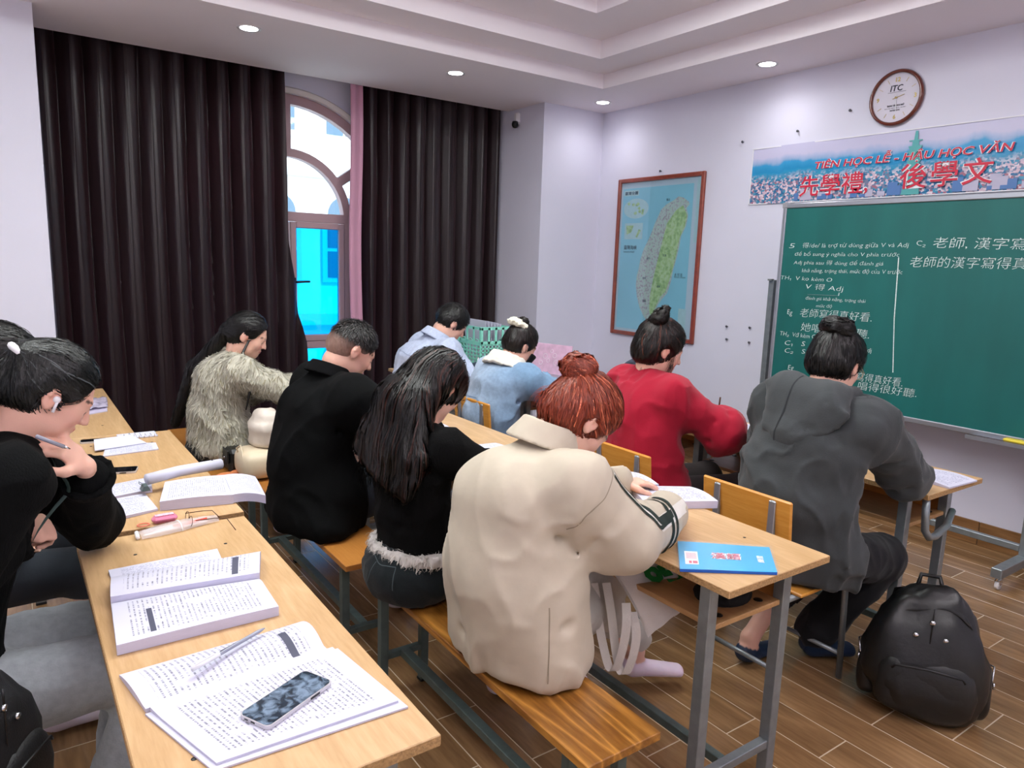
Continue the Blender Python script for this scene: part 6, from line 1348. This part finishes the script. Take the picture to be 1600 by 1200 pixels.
Vt, F = mesh_sdf(SDF(hp, mkfold(.001, (90, 90, 90), 2)), .006); ho = np_mesh('hair', Vt, F, M_HAIR, t, fade(Vt), label='short black hair faded at the neck')
R0 = roots_on(hsd0, 2600, lambda p: (p-P.H) @ P.hu > .035); strands(hsd0, R0, short_flow, 3, .007, .001, .0022, .5, hair_cols(l3((30, 27, 27)), .4, l3((90, 84, 84)), .08), 'hair_strands', ho, M_HAIR, lift=.0028)
# ================================================================ 4 shaggy cream sweater, long straight hair
P = Person((.905, 3.98), (1.045, 3.92, 1.120), hs=.95, yaw=-2, nod=25, turn=-22, wr=(1.40, 3.95, .805), er=(1.19, 3.72, .84), wl=(1.40, 4.2, .805), shw=.155, bulge=.04)
t = person('person with very long straight black hair in a shaggy cream sweater, on the farthest bench', P, .009)
FURC = l3((190, 186, 170)); sds = SDF(P.top_prims(.034, .93, hem=.0, hang=.03, k=.05)+[econe(P.P+P.U*.02, P.P+P.U*.07, P.L, .215, .20, .155, .15, .03), above(SEAT+.055, .02)], mkfold(.008, (9, 9, 7), 41))
sw, _, _ = fabric('sweater', sds, .010, FURC, M_FUR, t)
R0 = roots_on(sds, 11000); strands(sds, R0, lambda p: np.tile(V3(0, 0, -1), (len(p), 1))+vnoise(p*14, 3)[:, None]*V3(.6, .8, 0)[None], 4, .0085, .0015, .0032, .45, hair_cols(FURC, .14, l3((146, 138, 112)), .2), 'shaggy_fibres', sw, M_FUR, lift=.0022)
sdt = SDF(P.legs_prims(.012, .02)+[ell(P.P-P.F*.03-P.U*.02, (.15, .185, .11), None, .03), above(SEAT+.003)]); fabric('trousers', sdt, .011, l3((16, 17, 20)), M_TROUS, t)
tie = P.hw(.0, -.110, -.02)
hp = cap_prims(P, .010)+[cone(P.hw(0, -.09, .0), tie, .05, .030, .03), cone(tie, V3(.815, 4.10, .93), .028, .044, .02), cone(V3(.815, 4.10, .93), V3(.715, 4.17, .63), .044, .022, .02)]+cut_face(P, .045)
def fl4(p):
    up = (p-tie) @ P.hu > -.02; d = tied_flow(tie)(p); f = np.tile(V3(-.15, .12, -1), (len(p), 1)); nr = np.linalg.norm(p-tie, axis=1) < .035; return np.where((up & ~nr & (p[:, 2] > .99))[:, None], d, f)
hair_obj(t, hp, .008, BLK*.7, hair_cols(BLK, .4), fl4, 1900, 14, .016, .0034, amp=.002, jit=.08, label='long black hair in a low tail')
m_ = MB(); m_.tube([tuple(tie+(P.L*math.cos(a)*.034+P.hu*math.sin(a)*.034)) for a in np.linspace(0, 2*math.pi, 14)[:-1]], .008, 6, closed=True); m_.build('hair_tie', M_BLACK, t)
m_ = MB(); m_.tube([tuple(P.hw(.07, .02, -.01)), tuple(P.hw(.075, .02, -.09)), tuple(P.S['R']+V3(.05, -.045, .03)), tuple(P.S['R']+V3(.02, -.065, -.10)), tuple(P.S['R']+V3(.0, -.07, -.18))], [.006, .008, .009, .007, .003], 7); m_.build('front_lock', mat('black_lock', (20, 18, 18), .45), t)
# ================================================================ 5 grey hooded sweatshirt, hair bun
P = Person((2.35, 1.46), (2.435, 1.43, 1.225), yaw=-4, nod=24, turn=4, wr=(2.90, 1.40, .815), er=(2.63, 1.225, .835), wl=(2.86, 1.62, .81), el=(2.56, 1.76, .85), male=False, shw=.175, bulge=.06, foot=(-.02, .06), knee=.40, spread=.15, hs=.93)
P.K['R'] = V3(2.74, 1.33, .46); P.A['R'] = V3(2.62, 1.50, .085); P.toe['R'] = V3(2.72, 1.42, .035)
t = person('person with a black hair bun in a dark grey hooded sweatshirt, facing the chalkboard', P, .0075, {'R': ((.6, .75, -.1), (0, -.2, 1), (-.7, .7, 0), dict(curl=.5))}, socks=l3((30, 48, 74)))
GRY = l3((60, 64, 66))
sds = SDF(P.top_prims(.038, .93, hem=-.02, hang=.05, k=.06, m=1.08, sl=.026)+[econe(P.P+P.U*.03, P.P-P.U*.05, P.L, .225, .215, .165, .15, .05), above(SEAT+.004, .02)],
          mkfold(.016, (6, 6, 4.5), 52, P.creases(.014, .014, 12, .08)+[((2.28, 1.32, .64), (2.28, 1.60, .60), .018, .010), ((2.30, 1.28, .56), (2.26, 1.58, .53), .016, .010), ((2.32, 1.26, .86), (2.46, 1.18, .93), .018, .012), ((2.28, 1.34, .82), (2.42, 1.20, .86), .018, .010), ((2.26, 1.64, .84), (2.34, 1.70, .90), .018, .010)]))
fabric('hooded_sweatshirt', sds, .0085, GRY, M_FLEECE, t)
n0 = P.N; bk = P.bk
hd = [cone(n0+P.L*.100+P.F*.03+P.U*.035, n0+P.L*.090-P.F*.05+P.U*.045, .032, .042, .04), cone(n0-P.L*.100+P.F*.03+P.U*.035, n0-P.L*.090-P.F*.05+P.U*.035, .032, .042, .04), cone(n0+P.L*.085-P.F*.06+P.U*.040, n0-P.L*.085-P.F*.06+P.U*.035, .044, .044, .04),
      econe(n0-P.F*.085+P.U*.01, n0-P.F*.135-P.U*.11+P.L*.02, P.L, .175, .110, .055, .042, .05), cone(n0-P.F*.135-P.U*.11+P.L*.0, n0-P.F*.145-P.U*.17+P.L*.045, .052, .026, .05)]
sdH = SDF(hd, mkfold(.004, (8, 8, 8), 61, [(n0-P.F*.12+P.L*.10-P.U*.0, n0-P.F*.13-P.L*.09-P.U*.03, .014, .012), (n0-P.F*.12-P.L*.11+P.U*.02, n0-P.F*.14+P.L*.0-P.U*.10, .012, .010)])); fabric('hood', sdH, .007, GRY*1.08, M_FLEECE, t)
tape(sdH, [n0+P.L*.03-P.F*.07+P.U*.10, n0+P.L*.03-P.F*.18+P.U*.01, n0+P.L*.045-P.F*.20-P.U*.11, n0+P.L*.045-P.F*.18-P.U*.19], .006, .0012, 'hood_seam', M_DSEAM, t)
sdt = SDF(P.legs_prims(.026, .03)+[above(.05)], mkfold(.007, (9, 9, 6), 8)); BKT = l3((20, 20, 24)); sdt.p.append(Prim(lambda p: np.minimum(np.minimum(SEAT+.004-p[:, 2], 2.53-p[:, 0]), 9), (9, 9, 9), (-9, -9, -9), .01, 'i')); fabric('trousers', sdt, .0085, BKT, M_TROUS, t)
sdf_ = SDF([econe(P.A['R']-P.U*.045-P.F*.02, P.toe['R']+P.F*.01, P.L, .042, .044, .034, .026, .02), cone(P.A['R']-P.U*.03, P.A['R']-P.U*.02, .042, .042, .02), halfspace(P.A['R']+P.U*.03, P.U, .01), above(.004)]); fabric('slipper', sdf_, .006, l3((28, 44, 70)), M_TROUS, t, label='dark blue slipper')
bun = P.hw(.0, -.075, .115); hp = cap_prims(P, .016)+cut_face(P, .045)
ho, hsd = hair_obj(t, hp, .006, BLK*.8, hair_cols(BLK, .5, l3((58, 54, 54)), .06), tied_flow(bun), 2000, 12, .012, .0026, stop=near(bun, .035), jit=.2, amp=.0025)
Rb = np.array([-P.hl, P.hf, P.hu]); hair_obj(t, [ell(bun+P.hu*.008, (.052, .046, .034), Rb, .01), cone(bun-P.hl*.03, bun+P.hl*.03+P.hu*.018, .024, .026, .01)], .006, BLK*.8, hair_cols(BLK, .5), lambda p: swirl(bun, nrm(P.hu))(p)*12, 600, 9, .012, .0026, name='hair_bun', amp=.006, sc=(28, 28, 28))
m_ = MB(); gf = mat('thin_gold_frame', (190, 160, 120), .3, .8)
for q in (-1, 1): m_.tube([tuple(P.hw(q*.085, -.015, .018)), tuple(P.hw(q*.082, .04, .012)), tuple(P.hw(q*.068, .095, .008))], .0014, 6)
for q in (-1, 1): m_.tube([tuple(P.hw(q*.033+.024*math.cos(a), .108, .002+.019*math.sin(a))) for a in np.linspace(0, 6.283, 18)[:-1]], .0012, 5, closed=True)
m_.build('eyeglasses', gf, t, 'thin gold glasses')
# ================================================================ 6 red sweater
P = Person((2.345, 2.19), (2.405, 2.255, 1.185), yaw=-6, nod=20, turn=-18, wr=(2.79, 2.20, .825), er=(2.52, 1.965, .85), wl=(2.80, 2.42, .81), shw=.165, bulge=.04)
t = person('person with a loose black bun in a baggy dark red sweater, in the second row', P, .008, {'R': ((.75, .6, .05), (0, -.2, 1), (-.5, .8, 0), dict(curl=.8))})
REDW = l3((158, 16, 44)); sds = SDF(P.top_prims(.046, .95, hem=.04, hang=.04, k=.06, sl=.042)+[cone(P.E['R'], P.E['R']+nrm(P.Wr['R']-P.E['R'])*.16, .082, .070, .05), above(SEAT+.10, .03)],
          mkfold(.012, (7, 7, 5), 71, P.creases(.012, .016, 6, .085)+[((2.26, 2.10, .84), (2.30, 2.06, .62), .016, .012), ((2.26, 2.24, .86), (2.28, 2.26, .62), .018, .010), ((2.42, 1.96, .82), (2.56, 1.92, .84), .018, .014), ((2.54, 1.96, .80), (2.66, 2.0, .88), .016, .012)])); fabric('red_sweater', sds, .009, REDW, M_FLEECE, t)
sdc = SDF([band(P.N-P.sp*.014, nrm(P.sp+P.F*.15), .078, .009, .006, fwd=P.F)]); fabric('neckband', sdc, .006, REDW*1.05, M_FLEECE, t)
sdt = SDF(P.legs_prims(.014, .02)+[above(SEAT+.003)]); sdt.p.append(Prim(lambda p: np.minimum(SEAT+.004-p[:, 2], 2.53-p[:, 0]), (9, 9, 9), (-9, -9, -9), .01, 'i')); sdt.p.remove(sdt.p[-2]); fabric('trousers', sdt, .010, l3((52, 46, 46)), M_TROUS, t)
bun = P.hw(.03, -.075, .120); DK = l3((26, 20, 18)); hp = cap_prims(P, .018)+[ell(P.hw(0, -.06, -.05), (.07, .05, .04), np.array([-P.hl, P.hf, P.hu]), .03)]+cut_face(P, .045)
hair_obj(t, hp, .0065, DK*.8, hair_cols(DK, .45, l3((96, 50, 36)), .08), tied_flow(bun), 2000, 12, .012, .0030, stop=near(bun, .03), jit=.22)
Rb = np.array([-P.hl, P.hf, P.hu]); hair_obj(t, [cone(bun-P.hl*.025, bun-P.hl*.03+P.hu*.045, .024, .016, .008), cone(bun+P.hl*.0, bun+P.hl*.02+P.hu*.03, .024, .018, .008), ell(bun-P.hu*.008, (.036, .034, .026), Rb, .01)], .006, DK*.8, hair_cols(DK, .45), lambda p: swirl(bun, nrm(P.hu+P.hl*.5))(p)*12, 500, 8, .011, .0028, name='hair_bun', amp=.004, sc=(30, 30, 30))
wisps(t, None, [P.hw(-.03+.02*i, -.055, -.085) for i in range(4)]+[P.hw(.075, .04, -.02), P.hw(.07, .05, -.05)], [-P.hu], 200, .07, DK, .3, .0016)
# ================================================================ 7 denim jacket with fleece collar, black mask
P = Person((2.24, 3.30), (2.385, 3.30, 1.085), hs=.90, yaw=6, nod=30, turn=-16, wr=(2.66, 3.42, .81), er=(2.44, 3.08, .84), wl=(2.74, 3.50, .805), shw=.165, bulge=.06, sh=.4505)
t = person('person in a washed blue denim jacket with cream fleece collar and black face mask', P, .009)
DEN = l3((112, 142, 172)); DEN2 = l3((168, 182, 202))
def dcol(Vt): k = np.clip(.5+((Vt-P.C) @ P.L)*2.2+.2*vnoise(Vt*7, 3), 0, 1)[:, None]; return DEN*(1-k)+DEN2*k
sds = SDF(P.top_prims(.034, .92, hem=.0, hang=.06, k=.05)+[above(SEAT+.03, .02)], mkfold(.009, (10, 10, 6), 81, P.creases(.012, .012, 15)+[((2.36, 3.10, .86), (2.30, 3.18, .76), .014, .010), ((2.18, 3.20, .62), (2.18, 3.42, .60), .014, .008)])); fabric('denim_jacket', sds, .0095, DEN, M_DENIM, t, dcol)
for dz in (.80, .62): tape(sds, [P.P+P.bk*.25+P.L*y+V3(0, 0, dz-.53) for y in np.linspace(-.17, .17, 6)], .004, .001, 'seam', mat('denim_seam', (110, 138, 172), .9), t)
sdc = SDF([band(P.N+P.sp*.028-P.F*.012, nrm(P.sp+P.F*.25), .098, .034, .016, slope=-.5, fwd=P.F), halfspace(P.N+P.F*.085, P.F, .01)], mkfold(.005, (30, 30, 30), 5)); fabric('fleece_collar', sdc, .007, l3((222, 218, 208)), M_FUR, t)
sdt = SDF(P.legs_prims(.014, .02)+[above(SEAT+.003)]); fabric('trousers', sdt, .011, l3((60, 76, 104)), M_DENIM, t)
sdm = SDF([econe(P.hw(0, .060, -.020), P.hw(0, .058, -.085), P.hl, .064, .050, .062, .050, .02), ell(P.hw(0, -.02, -.05), (.2, .075, .2), np.array([-P.hl, P.hf, P.hu]), .004, 's'), halfspace(P.hw(0, 0, -.012), P.hu, .01)]); fabric('face_mask', sdm, .006, l3((18, 18, 22)), M_TROUS, t)
bun = P.hw(.0, -.085, .105); hp = cap_prims(P, .014)+cut_face(P, .045)
hair_obj(t, hp, .007, DK*.8, hair_cols(DK, .45), tied_flow(bun), 1300, 11, .013, .003, stop=near(bun, .03), jit=.2)
hair_obj(t, [ell(bun+P.hu*.030+P.hf*.02, (.030, .028, .024), np.array([-P.hl, P.hf, P.hu]))], .007, DK, hair_cols(DK, .4), lambda p: swirl(bun, nrm(P.hu))(p)*12, 200, 6, .01, .003, name='hair_bun')
sdq = SDF([ell(bun+V3(*(P.hl*math.cos(a)*.042+P.hf*math.sin(a)*.042)), (.024, .024, .020), None, .006) for a in np.linspace(0, 6.283, 8)[:-1]], mkfold(.006, (60, 60, 60), 2)); fabric('scrunchie', sdq, .006, l3((222, 218, 200)), M_FUR, t, label='cream ruffled scrunchie')
# ================================================================ 8 pale denim shirt
P = Person((2.035, 3.98), (2.285, 3.905, 1.160), hs=.93, yaw=-4, nod=38, turn=-12, male=True, wr=(2.44, 3.92, .81), er=(2.25, 3.66, .84), wl=(2.48, 4.10, .81), shw=.18, bulge=.07, sh=.4505)
t = person('person with short black hair in a pale washed denim shirt, writing at the back', P, .009, {'R': ((.8, .5, -.1), (0, -.2, 1), (-.5, .8, 0), dict(curl=.8))})
PD = l3((176, 186, 210)); sds = SDF(P.top_prims(.026, .92, hem=.0, hang=.03, k=.05)+[above(SEAT+.02, .02)], mkfold(.009, (9, 9, 5), 91, P.creases(.012, .012, 19)+[((2.15, 3.72, .92), (2.10, 3.80, .76), .014, .01)])); fabric('denim_shirt', sds, .0095, PD, M_DENIM, t)
tape(sds, [P.C+P.bk*.2+P.L*y+P.sp*.05 for y in np.linspace(-.16, .16, 6)], .004, .001, 'yoke_seam', mat('pale_denim_seam', (140, 150, 176), .9), t)
sdc = SDF([band(P.N+P.sp*.032-P.F*.01, nrm(P.sp+P.F*.25), .086, .026, .005, slope=-.4, fwd=P.F), halfspace(P.N+P.F*.065, P.F, .01)]); fabric('shirt_collar', sdc, .006, PD, M_DENIM, t)
sdt = SDF(P.legs_prims(.012, .02)+[above(SEAT+.003)]); fabric('trousers', sdt, .011, l3((120, 116, 112)), M_TROUS, t)
hp = cap_prims(P, .013, low=.02)+cut_face(P, .045); crown = P.hw(0, -.03, .12); hsd0 = SDF(hp)
Vt, F = mesh_sdf(SDF(hp, mkfold(.003, (50, 50, 50), 2)), .007); ho = np_mesh('hair', Vt, F, M_HAIR, t, np.tile(BLK, (len(Vt), 1)))
R0 = roots_on(hsd0, 1500); strands(hsd0, R0, lambda p: (p-crown)/(np.linalg.norm(p-crown, axis=1, keepdims=True)+1e-6), 4, .009, .001, .003, .4, hair_cols(BLK, .5, l3((60, 60, 66)), .08), 'hair_strands', ho, M_HAIR, lift=.002)
# ================================================================ 9 ponytail, black cardigan, earbud, chin on hand
P = Person((-.19, 1.955), (.072, 1.950, 1.215), yaw=4, nod=36, turn=0, wr=(-.01, 1.93, .905), er=(-.165, 1.775, .83), wl=(.128, 1.915, 1.040), el=(.150, 2.120, .835), shw=.150, bulge=.05, knee=.44, hs=.885)
P.S['L'] = P.S['L']+V3(.03, 0, .0)
t = person('person with black ponytail and white earbud in black cardigan, chin on one hand', P, .0052,
           {'L': ((-.55, -.28, .78), (.72, -.42, .50), (-.2, -.9, -.3), dict(curl=.72, thumb=.6)), 'R': ((.75, .65, -.25), (.3, -.6, .75), (-.3, .5, .8), dict(curl=1.0, thumb=1.0))})
BC = l3((8, 9, 10)); sds = SDF(P.top_prims(.026, .80, hem=.0, hang=.03, k=.05, sl=.022)+[above(SEAT+.004, .02)], mkfold(.008, (9, 9, 6), 101, P.creases(.010, .013, 23)+[((-.05, 1.72, .98), (-.10, 1.80, .86), .014, .01), ((-.12, 1.70, .84), (-.04, 1.80, .88), .012, .008)])); fabric('cardigan', sds, .0075, BC, M_KNIT, t)
M_TRIM = mat('dark_green_trim', (40, 62, 58), .7)
tape(sds, [P.N+P.F*.10-P.L*.07, P.C+P.F*.20-P.L*.06, P.W+P.F*.22-P.L*.06], .010, .003, 'frayed_trim', M_TRIM, t); 
for q in 'LR':
    d = nrm(P.Wr[q]-P.E[q]); sdk = SDF([band(P.E[q]+(P.Wr[q]-P.E[q])*.76, d, .046, .022, .005, slope=.35, fwd=P.L)], mkfold(.003, (40, 40, 40), 1)); fabric('cuff', sdk, .005, BC, M_KNIT, t)
sdt = SDF(P.legs_prims(.020, .02)+[above(SEAT+.003)], mkfold(.007, (10, 10, 8), 12)); sdt.p[-1] = Prim(lambda p: np.minimum(SEAT+.004-p[:, 2], -.06-p[:, 0]), (9, 9, 9), (-9, -9, -9), .01, 'i'); fabric('trousers', sdt, .008, l3((160, 168, 172)), M_DENIM, t)
tie = P.hw(0, -.094, .052); hp = cap_prims(P, .012)+[cone(P.hw(0, -.06, .05), tie, .055, .026, .03)]+cut_face(P, .060)+[ell(P.hw(0, .105, -.05), (.10, .085, .105), np.array([-P.hl, P.hf, P.hu]), .012, 's')]
GL = l3((16, 18, 18)); ho, hsd = hair_obj(t, hp, .0055, GL*.8, hair_cols(GL, .45, l3((70, 76, 78)), .05), tied_flow(tie), 3000, 13, .012, .0022, stop=near(tie, .03), jit=.10)
b0, b1, b2_ = tie-P.hf*.01, V3(-.085, 1.94, 1.20), V3(-.135, 1.94, 1.04)
hair_obj(t, [cone(b0, b1, .022, .045, .02), cone(b1, b2_, .046, .038, .02), cone(b2_, b2_+V3(-.02, .01, -.10), .036, .012, .02)], .0065, GL*.8, hair_cols(GL, .45), lambda p: np.tile(V3(-.35, .02, -1), (len(p), 1)), 1600, 16, .014, .0026, name='ponytail', jit=.10)
m_ = MB(); axp = nrm(b1-tie); u1 = nrm(np.cross(axp, P.hl)); m_.tube([tuple(tie-P.hf*.006+(P.hl*math.cos(a)+u1*math.sin(a))*.034) for a in np.linspace(0, 6.283, 18)[:-1]], .0085, 8, closed=True); m_.build('hair_tie', M_WHITE, t, 'white hair tie')
m_ = MB(); ellips(m_, tuple(P.hw(.087, .003, .0)), (.008, .006, .008), None, 8); m_.tube([tuple(P.hw(.088, .006, -.002)), tuple(P.hw(.088, .012, -.032))], .0032, 8); m_.build('earbud', M_WHITE, t, 'white wireless earbud')
tp = thing('ballpoint_pen', 'clear pen held between the fingers of the hand under the chin', 'pen', (0, 0, 0)); m_ = MB(); m_.tube([(.035, 1.825, 1.145), (.085, 1.850, 1.110)], .0045, 8); m_.build('barrel', MATS['clear_plastic_barrel'], tp)
m_ = MB(); m_.tube([(.085, 1.850, 1.110), (.097, 1.856, 1.102)], [.0040, .0012], 8); m_.build('tip', M_CHROME, tp)
# ================================================================ 10 mostly hidden neighbour at the left edge
P = Person((-.25, 2.66), (-.035, 2.64, 1.185), yaw=0, nod=30, turn=0, shw=.155, wr=(-.02, 2.56, .64), wl=(-.02, 2.76, .64))
t = person('person whose black hair just shows above the ponytail at the left picture edge', P, .010)
sds = SDF(P.top_prims(.026, .93, hang=.03, k=.05)+[above(SEAT+.004, .02)], mkfold(.006, (9, 9, 6), 111)); fabric('dark_jacket', sds, .011, l3((24, 26, 30)), M_WOOLC, t)
sdt = SDF(P.legs_prims(.014, .02)+[above(SEAT+.003)]); fabric('trousers', sdt, .012, l3((50, 56, 64)), M_TROUS, t)
hp = cap_prims(P, .014)+cut_face(P, .045); hair_obj(t, hp, .008, BLK*.8, hair_cols(BLK, .5), tied_flow(P.hw(0, -.1, .0)), 900, 11, .013, .003, jit=.15)
# pens in writing hands
for k, (a, b, l) in enumerate((((1.455, 3.985, .815), (1.47, 4.0, .93), 'white pen upright in the hand of the fluffy sweater'), ((2.50, 3.955, .81), (2.54, 3.99, .92), 'white pen in the hand of the pale denim shirt'), ((2.86, 2.27, .81), (2.845, 2.25, .93), 'dark pen in the hand of the red sweater'))):
    tp = thing('writing_pen', l, 'pen', (0, 0, 0)); a, b = Vector(a), Vector(b); m_ = MB(); m_.tube([a.lerp(b, .12), b], .004, 8); m_.build('barrel', M_WHITE if k < 2 else MATS['dark_bronze'], tp); m_ = MB(); m_.tube([a, a.lerp(b, .12)], [.0008, .0036], 8); m_.build('tip', M_CHROME, tp)
